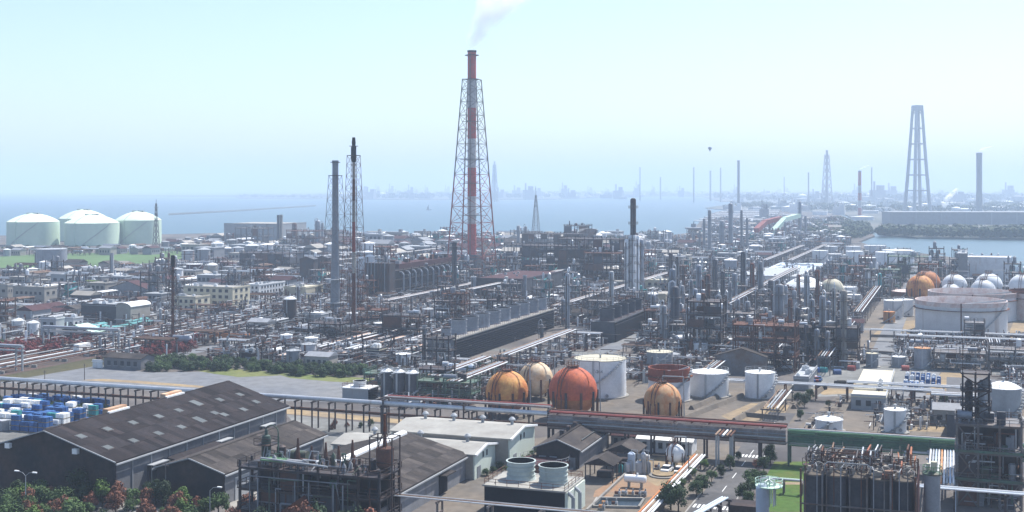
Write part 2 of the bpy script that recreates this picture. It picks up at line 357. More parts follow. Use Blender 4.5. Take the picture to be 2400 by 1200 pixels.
for x_ in (-3.65, 3.75):
    o = link('kerb', MB().box(-.14, .14, 0, 92, 0, .14).mesh('kerb', 'concrete', False), None, G(rs + x_, 150)); o.rotation_euler = (0, 0, GA); o['kind'] = 'structure'
# plant streets farther back
for s_, t0_, t1_, m_ in ((-24, 415, 1000, 'yard_grey'), (60, 350, 900, 'yard_pale'), (-120, 430, 1100, 'yard_grey'), (-262, 330, 1200, 'yard_grey'), (-345, 420, 1200, 'yard_pale'), (172, 380, 800, 'yard_pale'), (290, 400, 820, 'yard_grey')):
    strip('plant_street', s_ - 4, t0_, s_ + 4, t1_, 0.034, m_)
for t_, m_ in ((430, 'yard_pale'), (545, 'yard_grey'), (690, 'yard_pale'), (860, 'yard_grey'), (1080, 'yard_pale')):
    strip('plant_cross_street', -520, t_ - 4, 360, t_ + 4, 0.040, m_)

# ------------------------------------------------------------------ builders
def tank(u, v, w, h, label, shell='white', roofm='white_clean', roof='cone', rise=0.07, name='storage_tank', cat='tank', group=None, stair=True, rail=True, band=None, pipes=True, detail=True):
    Yf = F * H / (v - V0); q = w / 2 / F; r = q * Yf / (1 - q); hm = h * Yf / F
    c = Vector(((u - 1200) / F * (Yf + r), Yf + r, 0)); occupy(c, r + 1, r + 1)
    t = thing(name, label, cat, c, GA, group); n = 48 if w > 60 else 28
    mb = MB()
    nc = max(2, int(hm / 2.2)); prof = []
    for k in range(nc + 1):              # plate courses stand a little proud of each other
        z = hm * k / nc; prof += [(r + 0.02 * (nc - k), z)] if k == 0 else [(r + 0.02 * (nc - k + 1), z), (r + 0.02 * (nc - k), z)]
    if roof == 'float': prof += [(r - 0.25, hm), (r - 0.25, hm - 0.50 * min(hm, 8))]
    part(t, 'shell', mb.lathe(prof, n), shell)
    if band: part(t, 'painted_band', MB().lathe([(r + .05, band[1] * hm), (r + .12, band[1] * hm), (r + .12, band[2] * hm), (r + .05, band[2] * hm)], n, ring=True), band[0])
    if roof == 'cone': rp = [(r + 0.12, hm - 0.05), (r + 0.12, hm + 0.1), (r * .5, hm + .1 + r * rise * .55), (0.3, hm + .1 + r * rise * 1.0), (0.001, hm + .1 + r * rise)]
    elif roof == 'dome': rp = [(r + 0.15, hm - .1), (r + .15, hm + .1)] + [(r * k / 8 if k else .001, hm + .1 + r * rise * 2 * (1 - (k / 8) ** 2)) for k in range(8, -1, -1)]
    elif roof == 'float': rp = [(r - .3, hm - 0.48 * min(hm, 8)), (r - .3, hm - 0.44 * min(hm, 8)), (r * .86, hm - 0.48 * min(hm, 8)), (0.001, hm - .47 * min(hm, 8))]
    else: rp = [(r + .1, hm - .05), (r + .1, hm + .12), (0.001, hm + .15)]
    ro = part(t, 'roof', MB().lathe(rp, n), roofm)
    if roof == 'float':
        rail = False; part(t, 'inner_wall', MB().lathe([(r - .27, hm - .47 * min(hm, 8)), (r - .27, hm + .05), (r + .13, hm + .05), (r + .13, hm - .05)], n, ring=True), band[0] if band else 'rust')
        part(t, 'wind_girder', MB().lathe([(r, hm - .26*hm), (r + .9, hm - .26*hm), (r + .9, hm - .26*hm + .2), (r, hm - .26*hm + .2)], n, ring=True), 'rust')
        part(t, 'rolling_ladder', MB().box(-r * .3, r * .72, -.45, .45, hm - 2.0, hm - 1.8).bar((-r*.3, 0, hm - 2.6), (r * .97, 0, hm + .3), .5), 'light_grey', False)
    if rail and detail:
        pts = [((r + .05) * math.cos(2*math.pi*k/24), (r + .05) * math.sin(2*math.pi*k/24), hm) for k in range(25)]
        part(ro, 'handrail', MB().rail(pts, 1.1, .06), 'light_grey', False)
    if stair and detail:
        a0 = rnd.uniform(-2.4, -1.2); mb = MB(); k = max(6, int(hm * 1.6))
        for i in range(k):
            a1 = a0 + hm * 1.3 / r * i / k
            p = Vector((math.cos(a1) * (r + .5), math.sin(a1) * (r + .5), hm * (i + .5) / k))
            mb.cb(p.x, p.y, p.z, .9, .9, .16)
            if i: mb.bar(pq, p + Vector((0, 0, .08)), .3)
            pq = p + Vector((0, 0, .08))
        part(t, 'stairway', mb, 'light_grey', False)
        part(t, 'ladder', MB().box(-.25, .25, -r - .22, -r - .05, 0, hm), 'steel_rust' if 'rust' in shell or 'stain' in shell else 'light_grey', False)
        part(t, 'manhole', MB().cyl((r*.5, -r*.87, 1.0), (r*.53, -r*.93, 1.0), .45, n=10), 'grey')
        part(ro, 'vent', MB().cyl((0, 0, rp[-1][1] - .2), (0, 0, rp[-1][1] + .8), .25, n=8).cyl((0, 0, rp[-1][1] + .8), (0, 0, rp[-1][1] + 1.0), .45, n=8), 'light_grey')
    part(t, 'foundation', MB().lathe([(r + .8, 0.002), (r + .8, .25), (r, .3)], n), 'concrete')
    return t, c, r, hm

def sphere(u, v, d, Y, label, top, low, group=None, split=0.0, nleg=10, rust=True):
    r = d / 2 * Y / F; c = at(u, v, Y); z = max(c.z, r + .8); base = Vector((c.x, Y, 0)); occupy(base, r + 1, r + 1)
    t = thing('sphere_tank', label, 'sphere tank', base, GA, group); n = 40
    def arc(a0, a1, k, rr=r): return [(max(1e-4, rr * math.cos(a0 + (a1 - a0) * i / k)), z + rr * math.sin(a0 + (a1 - a0) * i / k)) for i in range(k + 1)]
    part(t, 'upper_shell', MB().lathe(arc(split, math.pi / 2, 14), n), top)
    part(t, 'lower_shell', MB().lathe(arc(-math.pi / 2, split, 14), n), low)
    for k in range(8):                   # weld seams between the plates
        a = 2 * math.pi * k / 8 + .3
        part(t, 'seam', MB().tube([(math.cos(a) * (r + .01) * math.cos(b_), math.sin(a) * (r + .01) * math.cos(b_), z + (r + .01) * math.sin(b_)) for b_ in [R(x) for x in range(0, 90, 15)]], .03, 4), top)
    for k in range(nleg):
        a = 2 * math.pi * (k + .5) / nleg
        part(t, 'leg', MB().cyl((math.cos(a) * r, math.sin(a) * r, 0), (math.cos(a) * r, math.sin(a) * r, z + .4), r * .055, n=8), 'steel_dark' if k % 2 else 'steel_rust')
    tp = part(t, 'top_platform', MB().cyl((0, 0, z + r + .1), (0, 0, z + r + .3), r * .26, n=14), 'steel_rust')
    part(tp, 'handrail', MB().rail([(r*.26*math.cos(R(x)), r*.26*math.sin(R(x)), z + r + .3) for x in range(0, 361, 30)], 1.1, .09), 'steel_rust', False)
    a = R(-105); mb = MB(); pr = None
    for b_ in range(-5, 80, 6):
        q = R(b_); p = Vector((math.cos(a) * (r + .5) * math.cos(q), math.sin(a) * (r + .5) * math.cos(q), z + (r + .5) * math.sin(q)))
        if pr is not None:
            for sx in (-.5, .5):
                dx = Vector((-math.sin(a) * sx, math.cos(a) * sx, 0)); mb.bar(pr + dx, p + dx, .16); mb.bar(pr + dx + Vector((0, 0, .9)), p + dx + Vector((0, 0, .9)), .09)
        pr = p
    part(t, 'stairway', mb, 'steel_rust', False)
    p = Vector((math.cos(a) * (r + .5), math.sin(a) * (r + .5), 0))
    part(t, 'stair_tower', MB().bar(p + Vector((.6, 0, 0)), p + Vector((.6, 0, z)), .2).bar(p - Vector((.6, 0, 0)), p + Vector((-.6, 0, z)), .2), 'steel_rust', False)
    part(t, 'pipe', MB().tube([(0, 0, z + r), (0, 0, z + r + 1.6), (r * 1.1, .5, z + r + 1.6), (r * 1.15, .5, 0)], .16, 6), 'light_grey')
    return t

def column(u, vb, vt, w, m, label, plats=None, group=None, top='pipe', pm='steel_grey', Y=None):
    Y = Y or F * H / (vb - V0); r = max(w / 2 * Y / F, .25); zt = H - (vt - V0) / F * Y
    c = Vector(((u - 1200) / F * Y, Y, 0)); occupy(c, r + .5, r + .5)
    t = thing('distillation_vessel', label, 'column', c, GA, group); n = 16 if w > 6 else 10
    part(t, 'vessel', MB().lathe([(r * 1.15, 0), (r, zt * .08), (r, zt * .55), (r * .97, zt * .56), (r * .97, zt - r * .6), (r * .75, zt - r * .22), (r * .3, zt - .02), (.001, zt)], n), m)
    plats = max(2, int(zt / 8)) if plats is None else plats
    for k in range(plats):
        z = zt * (.25 + .73 * (k + .5) / plats); a0 = rnd.uniform(0, 6.28); mb = MB()
        ring = [(r * 1.02, z), (r + 1.0, z), (r + 1.0, z + .14), (r * 1.02, z + .14)]
        mb.lathe(ring, 12); pf = part(t, 'platform', mb, pm, False)
        part(pf, 'handrail', MB().rail([((r + .95) * math.cos(a0 + x), (r + .95) * math.sin(a0 + x), z + .14) for x in [i * .52 for i in range(13)]], 1.05, .09), pm, False)
    part(t, 'ladder', MB().box(-.25, .25, -r - .5, -r - .35, 0, zt * .95), pm, False)
    if top == 'pipe':
        a = rnd.uniform(2.6, 6.0); dx, dy = math.cos(a) * (r + .6), math.sin(a) * (r + .6); pr = max(.12, r * .16)
        part(t, 'overhead_pipe', MB().tube([(0, 0, zt - .3), (0, 0, zt + 1.2), (dx * .4, dy * .4, zt + 1.9), (dx, dy, zt + 1.0), (dx, dy, .3)], pr, 6), 'silver' if m != 'silver' else 'light_grey')
    return t, c, r, zt

def lattice(t, w0, w1, z0, z1, lev, lr, br, legm, brm, lowm=None, lowz=0):
    def W_(z): return (w0 + (w1 - w0) * (z - z0) / (z1 - z0)) / 2
    cs = [(1, 1), (-1, 1), (-1, -1), (1, -1)]
    zm = z0 + (z1 - z0) * lowz
    for sx, sy in cs:
        if lowm:
            part(t, 'leg', MB().cyl((sx*W_(z0), sy*W_(z0), z0), (sx*W_(zm), sy*W_(zm), zm), lr * 1.15, lr, 6), lowm)
            part(t, 'upper_leg', MB().cyl((sx*W_(zm), sy*W_(zm), zm), (sx*W_(z1), sy*W_(z1), z1), lr, lr * .75, 6), legm)
        else: part(t, 'leg', MB().cyl((sx*W_(z0), sy*W_(z0), z0), (sx*W_(z1), sy*W_(z1), z1), lr, lr * .8, 6), legm)
    zs = [z0 + (z1 - z0) * (1 - (1 - k / lev) ** 1.15) for k in range(lev + 1)]
    for k in range(lev):
        a, c = zs[k], zs[k + 1]; mb = MB(); bm = lowm if (lowm and a < zm) else brm
        for i in range(4):
            (x0, y0), (x1, y1) = cs[i], cs[(i + 1) % 4]
            A = Vector((x0*W_(a), y0*W_(a), a)); B = Vector((x1*W_(a), y1*W_(a), a)); C = Vector((x0*W_(c), y0*W_(c), c)); D = Vector((x1*W_(c), y1*W_(c), c))
            mb.cyl(A, D, br, n=4); mb.cyl(B, C, br, n=4); mb.cyl(C, D, br * 1.1, n=4)
        part(t, 'cross_brace', mb, bm, False)
    return W_

def process_frame(loc, la, lb, h, nf, m, label, name='process_structure', cat='steel structure', group=None, nx=3, ny=2, seed=0, dense=1.0, rz=GA, vm=('silver_dull', 'steel_dark', 'light_grey', 'silver', 'steel_rust', 'white'), clad=0.0, occ=True):
    rr = random.Random(seed); t = thing(name, label, cat, loc, rz, group)
    if occ: occupy(loc, la / 2 + .5, lb / 2 + .5)
    xs = [-la/2 + la * i / (nx - 1) for i in range(nx)]; ys = [-lb/2 + lb * i / (ny - 1) for i in range(ny)]
    for x in xs:
        for y in ys: part(t, 'post', MB().cb(x, y, 0, .38, .38, h + 1), m, False)
    for f in range(1, nf + 1):
        z = h * f / nf; fl = MB().cb(0, 0, z - .12, la + .8, lb + .8, .12)
        for x in xs: fl.box(x - .15, x + .15, -lb/2, lb/2, z - .5, z - .12)
        for y in ys: fl.box(-la/2, la/2, y - .15, y + .15, z - .5, z - .12)
        fo = part(t, 'floor', fl, m, False)
        part(fo, 'handrail', MB().rail([(-la/2-.3, -lb/2-.3, z), (la/2+.3, -lb/2-.3, z), (la/2+.3, lb/2+.3, z), (-la/2-.3, lb/2+.3, z), (-la/2-.3, -lb/2-.3, z)], 1.1, .1), m, False)
        for i in range(nx - 1):
            if rr.random() < clad: q0 = z - h/nf + .1 + (rr.random() < .4) * h/nf * .35; part(t, 'cladding', MB().box(xs[i] + .25, xs[i+1] - .25, -lb/2 + .1, -lb/2 + .25, q0, z - .6 - (rr.random() < .4) * h/nf * .25), rr.choice(('steel_dark', 'dark_grey', 'steel_dark', 'steel_rust')), False)
        for j in range(ny - 1):
            if rr.random() < clad: part(t, 'cladding', MB().box(la/2 - .25, la/2 - .1, ys[j] + .25, ys[j+1] - .25, z - h/nf + .1, z - .6 - (rr.random() < .4) * h/nf * .3), rr.choice(('steel_dark', 'dark_grey')), False)
    z1 = h / nf
    for i in range(nx - 1):
        if rr.random() < .7: part(t, 'brace', MB().bar((xs[i], -lb/2, 0), (xs[i+1], -lb/2, z1), .2).bar((xs[i+1], -lb/2, 0), (xs[i], -lb/2, z1), .2), m, False)
    nv = int((la * lb / 22 * nf) * dense) + 1
    for k in range(min(nv, 16)):
        f = rr.randrange(0, nf + 1); z = h * f / nf; x = rr.uniform(-la*.4, la*.4); y = rr.uniform(-lb*.4, lb*.4)
        r = rr.uniform(.35, .95); hh = rr.uniform(1.5, min(h / nf * .85, 4.5)); mv = rr.choice(vm)
        if rr.random() < .6: part(t, 'vessel', MB().lathe([(r, z), (r, z + hh - r * .4), (r * .6, z + hh - .08), (.001, z + hh)], 12, (x, y, 0)), mv)
        else:
            L = rr.uniform(1.5, 4); L = min(L, la * .8); x = max(-la/2 + L/2, min(la/2 - L/2, x))
            part(t, 'drum', MB().cyl((x - L/2, y, z + r + .4), (x + L/2, y, z + r + .4), r, n=12).cb(x - L*.3, y, z, .3, r, r).cb(x + L*.3, y, z, .3, r, r), mv)
    for k in range(int(3 + 5 * dense)):
        z = rr.uniform(.6, h + 2); y = rr.uniform(-lb/2 - .6, lb/2 + .3); x0 = rr.uniform(-la/2, 0); x1 = rr.uniform(0, la/2); zz = rr.uniform(0, h)
        part(t, 'pipe', MB().tube([(x0, y, 0 if rr.random() < .5 else zz), (x0, y, z), (x1, y, z), (x1, y + rr.choice((-1, 1)) * .8, z), (x1, y + .8, max(0, z - rr.uniform(1, 6)))], rr.uniform(.10, .22), 6), rr.choice(('light_grey', 'silver', 'steel_rust', 'grey', 'white')))
    return t

def rack(p0, p1, z, wd, pipes, label, m='steel_grey', spacing=9.0, group=None, name='pipe_rack', cat='pipe rack', posts=True, occ=True):
    p0 = Vector((p0[0], p0[1], 0)); p1 = Vector((p1[0], p1[1], 0)); d = p1 - p0; L = d.length
    t = thing(name, label, cat, p0, math.atan2(d.y, d.x), group)
    if occ:
        k = max(1, int(L / 8)); dd = d.normalized()
        for i in range(k + 1):
            occupy(p0 + dd * (L * i / k), 4 if abs(dd.x * ax + dd.y * ay) > .7 else wd/2 + .3, 4 if abs(dd.x * bx + dd.y * by) > .7 else wd/2 + .3)
    if posts:
        k = max(1, int(L / spacing))
        for i in range(k + 1):
            x = L * i / k
            for y in (-wd/2, wd/2): part(t, 'post', MB().cb(x, y, 0, .3, .3, z - .1), m, False)
            part(t, 'beam', MB().box(x - .16, x + .16, -wd/2 - .5, wd/2 + .5, z - .45, z - .1), m, False)
            if z > 6: part(t, 'lower_beam', MB().box(x - .14, x + .14, -wd/2, wd/2, z - 2.3, z - 2.0), m, False)
    for y, r, pm, dz in pipes:
        part(t, 'pipe', MB().cyl((0, y, z + r + dz), (L, y, z + r + dz), r, n=10), pm)
    return t

def windows(t, face, la, lb, z0, dz, rows, cols, w_, h_, m='glass', x0=None, x1=None, name='window'):
    L = la if face in 'FB' else lb; x0 = -L/2 + L*.06 if x0 is None else x0; x1 = L/2 - L*.06 if x1 is None else x1
    for r_ in range(rows):
        for c_ in range(cols):
            x = x0 + (x1 - x0) * (c_ + .5) / cols; z = z0 + dz * r_; mb = MB()
            if face == 'F': mb.box(x - w_/2, x + w_/2, -lb/2 - .06, -lb/2 + .05, z, z + h_); fr = MB().box(x - w_/2 - .1, x + w_/2 + .1, -lb/2 - .16, -lb/2 + .02, z - .12, z - .002)
            else: mb.box(la/2 - .05, la/2 + .06, x - w_/2, x + w_/2, z, z + h_); fr = MB().box(la/2 - .02, la/2 + .16, x - w_/2 - .1, x + w_/2 + .1, z - .12, z - .002)
            o = part(t, name, mb, m, False); part(o, 'sill', fr, 'light_grey', False)

def block(u, v, uL, uR, h, label, wall='beige', roof='concrete', wf=None, wr=None, name='plant_building', cat='building', group=None, kit=3, shape='flat', rise=.12, la=None, lb=None, parapet=True, sidem=None):
    """near bottom corner at pixel (u,v); front face reaches column uL, side face reaches column uR"""
    c = P(u, v); la = la or reach(c, uL, -ax, -ay); lb = lb or reach(c, uR, bx, by); hm = h * c.y / F
    ctr = c - Vector((ax, ay, 0)) * (la/2) + Vector((bx, by, 0)) * (lb/2); occupy(ctr, la/2 + .5, lb/2 + .5)
    t = thing(name, label, cat, ctr, GA, group)
    if shape == 'flat':
        part(t, 'wall', MB().box(-la/2, la/2, -lb/2, lb/2, 0, hm), wall, False)
        part(t, 'roof', MB().box(-la/2 - .2, la/2 + .2, -lb/2 - .2, lb/2 + .2, hm + .002, hm + .25), roof, False)
        if parapet: part(t, 'parapet', MB().box(-la/2 - .1, la/2 + .1, -lb/2 - .1, -lb/2 + .2, hm + .25, hm + .8).box(la/2 - .2, la/2 + .1, -lb/2 + .2, lb/2 + .1, hm + .25, hm + .8), wall, False)
    elif shape in ('gb', 'ga'):
        rz_ = hm + rise * (la if shape == 'gb' else lb)
        if shape == 'gb':
            part(t, 'wall', MB().prism_y([(-la/2, 0), (la/2, 0), (la/2, hm), (0, rz_ - .05), (-la/2, hm)], -lb/2, lb/2), wall, False)
            for sx in (-1, 1): part(t, 'roof', MB().prism_y([(0, rz_), (sx*(la/2 + .4), hm - .06), (sx*(la/2 + .4), hm + .1), (0, rz_ + .16)], -lb/2 - .4, lb/2 + .4), roof, False)
        else:
            part(t, 'wall', MB().prism_x([(-lb/2, 0), (lb/2, 0), (lb/2, hm), (0, rz_ - .05), (-lb/2, hm)], -la/2, la/2), wall, False)
            for sy in (-1, 1): part(t, 'roof', MB().prism_x([(0, rz_), (sy*(lb/2 + .4), hm - .06), (sy*(lb/2 + .4), hm + .1), (0, rz_ + .16)], -la/2 - .4, la/2 + .4), roof, False)
    elif shape == 'vault':
        pr = [(-la/2, 0), (la/2, 0), (la/2, hm)] + [(la/2 * math.cos(R(x)), hm + la * rise * math.sin(R(x))) for x in range(15, 180, 15)] + [(-la/2, hm)]
        part(t, 'wall', MB().prism_y(pr, -lb/2, lb/2), wall, False)
        out = [((la/2 + .3) * math.cos(R(x)), hm + .05 + (la * rise + .25) * math.sin(R(x))) for x in range(0, 181, 12)]
        mb = MB()
        for (xa, za), (xb, zb) in zip(out[:-1], out[1:]): mb.quad((xa, -lb/2-.3, za), (xb, -lb/2-.3, zb), (xb, lb/2+.3, zb), (xa, lb/2+.3, za))
        part(t, 'roof', mb, roof)
    if wf: windows(t, 'F', la, lb, hm * .15 + .6, (hm - 1) / max(1, wf[0]), wf[0], wf[1], la / wf[1] * .45, min(1.5, hm / wf[0] * .45))
    if wr: windows(t, 'R', la, lb, hm * .15 + .6, (hm - 1) / max(1, wr[0]), wr[0], wr[1], lb / wr[1] * .4, min(1.5, hm / wr[0] * .45))
    if shape == 'flat':
        for k in range(kit):
            x = rnd.uniform(-la*.4, la*.4); y = rnd.uniform(-lb*.4, lb*.4); q = rnd.uniform(.7, 1.6)
            part(t, 'roof_unit', MB().cb(x, y, hm + .25, q * 1.4, q, q * .9).cyl((x, y, hm + .25 + q * .9), (x, y, hm + .5 + q * .9), q * .35, n=8), rnd.choice(('white', 'light_grey', 'silver')), False)
        if kit > 1: part(t, 'door', MB().box(-1 + la*.2, 1 + la*.2, -lb/2 - .09, -lb/2 + .05, 0.01, min(2.6, hm * .6)), 'grey', False)
    return t, ctr, la, lb, hm

def warehouse(corner, la, lb, eave, ridge, label, roof, front, side, name='warehouse', vents=0, overhang=.5, axis='b', group=None):
    """corner: ground point of the near corner (right end of the front); la runs to the left, lb runs away"""
    corner = Vector((corner[0], corner[1], 0))
    ctr = corner - Vector((ax, ay, 0)) * (la/2) + Vector((bx, by, 0)) * (lb/2); occupy(ctr, la/2 + 1, lb/2 + 1)
    t = thing(name, label, 'warehouse', ctr, GA, group); ov = overhang
    if axis == 'b':
        for y0, y1 in ((-lb/2, -lb/2 + .3), (lb/2 - .3, lb/2)):
            part(t, 'gable_wall', MB().prism_y([(-la/2, 0), (la/2, 0), (la/2, eave), (0, ridge - .08), (-la/2, eave)], y0, y1), front, False)
        for sx in (-1, 1):
            part(t, 'side_wall', MB().box(sx*la/2 - .3*(sx > 0) , sx*la/2 + .3*(sx < 0), -lb/2 + .302, lb/2 - .302, 0, eave - .02), side, False)
            part(t, 'roof', MB().prism_y([(0, ridge), (sx*(la/2 + ov), eave - (ridge - eave) * ov / (la/2)), (sx*(la/2 + ov), eave - (ridge - eave) * ov / (la/2) + .2), (0, ridge + .2)], -lb/2 - ov, lb/2 + ov), roof, False)
            part(t, 'gutter', MB().box(sx*(la/2 + ov + .16) - .14, sx*(la/2 + ov + .16) + .14, -lb/2 - ov, lb/2 + ov, eave - .5, eave - .22), 'light_grey', False)
            part(t, 'verge_trim', MB().bar((0, -lb/2 - ov - .06, ridge + .12), (sx*(la/2 + ov), -lb/2 - ov - .06, eave + .02), .22), 'light_grey', False)
        part(t, 'ridge_cap', MB().box(-.3, .3, -lb/2 - ov, lb/2 + ov, ridge + .12, ridge + .3), roof, False)
    else:
        for x0, x1 in ((-la/2, -la/2 + .3), (la/2 - .3, la/2)):
            part(t, 'gable_wall', MB().prism_x([(-lb/2, 0), (lb/2, 0), (lb/2, eave), (0, ridge - .08), (-lb/2, eave)], x0, x1), side, False)
        for sy in (-1, 1):
            part(t, 'side_wall', MB().box(-la/2 + .302, la/2 - .302, sy*lb/2 - .3*(sy > 0), sy*lb/2 + .3*(sy < 0), 0, eave - .02), front, False)
            part(t, 'roof', MB().prism_x([(0, ridge), (sy*(lb/2 + ov), eave), (sy*(lb/2 + ov), eave + .25), (0, ridge + .25)], -la/2 - ov, la/2 + ov), roof, False)
            part(t, 'verge_trim', MB().bar((la/2 + ov + .1, 0, ridge + .12), (la/2 + ov + .1, sy*(lb/2 + ov), eave + .12), .4), 'white_clean', False)
    return t, ctr
def roof_sheets(t, la, lb, eave, ridge, m, nb, ns, seed, ov=.5):
    rr = random.Random(seed); w_ = la/2 + ov; dz = (ridge - eave) * w_ / (la/2); L = lb + 2*ov
    for i in range(nb):
        for j in range(ns):
            y0 = -L/2 + L*i/nb + .03; y1 = -L/2 + L*(i+1)/nb - .03; f0, f1 = j/ns, (j+1)/ns + (.012 if j < ns-1 else 0); up = .215 + .02*(ns-j) + rr.uniform(0, .02)
            mb = MB(); mb.quad((w_*f0, y0, ridge - dz*f0 + up), (w_*f1, y0, ridge - dz*f1 + up), (w_*f1, y1, ridge - dz*f1 + up), (w_*f0, y1, ridge - dz*f0 + up))
            mb.quad((w_*f1, y0, ridge - dz*f1 + up), (w_*f1, y0, ridge - dz*f1 + up - .05), (w_*f1, y1, ridge - dz*f1 + up - .05), (w_*f1, y1, ridge - dz*f1 + up))
            part(t, 'roof_sheet', mb, m, False)
def on_slope(ctr, la, eave, ridge, u, v, sx=1):
    """where the sight line of pixel (u,v) meets a roof slope; local x,y"""
    d = Vector(((u - 1200) / F, 1, -(v - V0) / F)); o_ = Vector((0, 0, H))
    n = Vector((ax * sx * (ridge - eave), ay * sx * (ridge - eave), la/2)); p = Vector((ctr.x, ctr.y, ridge + .2))
    q = o_ + d * ((p - o_).dot(n) / d.dot(n)); e = q - ctr
    return e.x * ax + e.y * ay, e.x * bx + e.y * by, q.z

ORD = ('first', 'second', 'third', 'fourth', 'fifth', 'sixth', 'seventh', 'eighth', 'ninth', 'tenth', 'eleventh', 'twelfth')
# ------------------------------------------------------------------ landmarks used in labels
for ph, u_, v_ in (('the red and white lattice chimney', 1106, 640), ('the grey chimney with the lattice', 785, 735), ('the flare tower', 829, 775), ('the long ten-fan cooling tower', 1150, 800),
                   ('the five-fan cooling tower', 1470, 780), ('the rusty floating roof tank', 1568, 940), ('the big stained open-top tank', 2252, 780), ('the green domed gas tanks', 220, 590),
                   ('the white sphere tanks', 2290, 705), ('the tall black and white column', 1484, 715), ('the long furnace structure', 960, 680), ('the red-roofed hall', 1220, 690),
                   ('the yellow-walled office block', 550, 722), ('the vault-roofed hall', 310, 757), ('the red conveyor gallery', 1800, 560), ('the white tank row by the canal', 2030, 630),
                   ('the big grey coastal shed', 620, 575), ('the red-banded domed tank', 1887, 720), ('the green field', 260, 615), ('the dark steel tower', 2310, 1100), ('the drum yard', 2150, 900),
                   ('the white pipe bundle', 300, 800), ('the orange sphere tanks', 1270, 940), ('the shrub belt', 620, 862), ('the quay on the bay', 1350, 570), ('the quay on the bay', 850, 570), ('the dark inclined conveyor', 1390, 620), ('the dark-red column group', 1640, 740)):
    landmark(ph, P(u_, v_))

# ------------------------------------------------------------------ main chimney: banded flue inside a lattice tower
def banded(t, x, y, r0, r1, bands, n=28, name='flue_band'):
    zt = bands[-1][1]
    for i, (z0, z1, m) in enumerate(bands):
        ra = r0 + (r1 - r0) * z0 / zt; rb = r0 + (r1 - r0) * z1 / zt
        part(t, name, MB().lathe([(ra, z0), (rb, z1)], n, (x, y, 0)), m)
Y = 870.0; c = Vector(((1106 - 1200) / F * Y, Y, 0)); occupy(c, 15, 15)
def zz(v): return H - (v - V0) / F * Y
t = thing('lattice_chimney', 'tall red and white banded chimney inside a steel lattice tower', 'chimney', c)
banded(t, 0, 0, 3.1, 3.0, [(0, zz(525), 'band_red'), (zz(525), zz(460), 'band_white'), (zz(460), zz(393), 'band_red'), (zz(393), zz(325), 'band_white'), (zz(325), zz(253), 'band_red'), (zz(253), zz(186), 'band_white'), (zz(186), zz(121), 'band_red')])
lattice(t, 27.5, 10.2, 0, zz(186), 13, .48, .17, 'steel_grey', 'steel_grey', 'lattice_red', .5)
for v_ in (186, 285, 375, 430, 505): 
    z = zz(v_); wz = 27.5 + (10.2 - 27.5) * z / zz(186)
    part(t, 'platform', MB().box(-wz/2, wz/2, -.5, .5, z, z + .3).box(-.5, .5, -wz/2, -.501, z, z + .3).box(-.5, .5, .501, wz/2, z, z + .3).lathe([(3.1, z - .1), (4.6, z - .1), (4.6, z + .2), (3.1, z + .2)], 16), 'steel_grey', False)
part(t, 'top_gallery', MB().lathe([(3.05, zz(130)), (5.0, zz(130)), (5.0, zz(130) + .3), (3.05, zz(130) + .3)], 20), 'steel_dark')
part(t, 'flue_rim', MB().lathe([(3.2, zz(122.5)), (3.3, zz(118.5)), (2.7, zz(118.5)), (2.7, zz(125))], 28), 'soot_and_shade_black')
part(t, 'ladder', MB().box(-.3, .3, -3.7, -3.4, 5, zz(125)), 'steel_grey', False)
part(t, 'base_duct', MB().box(-6, 5, -6, 6, 0, 13), 'dark_grey', False)

# grey chimney beside the flare
Y = 590.0; c = Vector(((786 - 1200) / F * Y, Y, 0)); occupy(c, 8, 8)
t = thing('lattice_chimney', 'plain grey steel chimney with a slim lattice support', 'chimney', c)
part(t, 'flue', MB().lathe([(2.3, 0), (2.1, 20), (1.55, 40), (1.45, zz(383)), (1.6, zz(383)), (1.6, zz(376)), (1.2, zz(376)), (1.2, zz(390))], 24), 'silver_dull')
lattice(t, 11.5, 4.6, 0, zz(412), 9, .14, .06, 'steel_grey', 'steel_grey')
part(t, 'gallery', MB().lathe([(1.5, zz(412)), (3.4, zz(412)), (3.4, zz(412) + .25), (1.5, zz(412) + .25)], 16), 'steel_dark')
part(t, 'top_gallery', MB().lathe([(1.5, zz(381)), (2.4, zz(381)), (2.4, zz(381) + .25), (1.5, zz(381) + .25)], 16), 'steel_dark')
for v_ in (655, 710): part(t, 'ring_beam', MB().lathe([(2.2, zz(v_)), (6.0, zz(v_)), (6.0, zz(v_) + .3), (2.2, zz(v_) + .3)], 4), 'light_grey', False)
# flare tower
Y = 519.0; c = Vector(((829 - 1200) / F * Y, Y, 0)); occupy(c, 6, 6)
t = thing('flare_tower', 'slim red and white flare stack in a lattice with a black tip', 'flare stack', c)
banded(t, 0, 0, .75, .6, [(0, zz(640), 'rust'), (zz(640), zz(590), 'beige'), (zz(590), zz(520), 'lattice_red'), (zz(520), zz(470), 'beige'), (zz(470), zz(420), 'rust'), (zz(420), zz(380), 'beige')], 14, 'riser_band')
part(t, 'flare_tip', MB().lathe([(.7, zz(380)), (1.15, zz(372)), (1.15, zz(345)), (.7, zz(341)), (.85, zz(335)), (.62, zz(322)), (.5, zz(322)), (.5, zz(326))], 16), 'soot_and_shade_black')
lattice(t, 9.0, 4.1, 0, zz(365), 13, .13, .06, 'steel_rust', 'steel_rust')
for v_ in (365, 343): part(t, 'gallery', MB().lathe([(.7, zz(v_)), (2.9 if v_ > 350 else 1.9, zz(v_)), (2.9 if v_ > 350 else 1.9, zz(v_) + .2), (.7, zz(v_) + .2)], 14), 'steel_dark')
part(t, 'steam_pipe', MB().cyl((1.1, 0, 0), (1.1, 0, zz(345)), .18, n=6), 'silver')
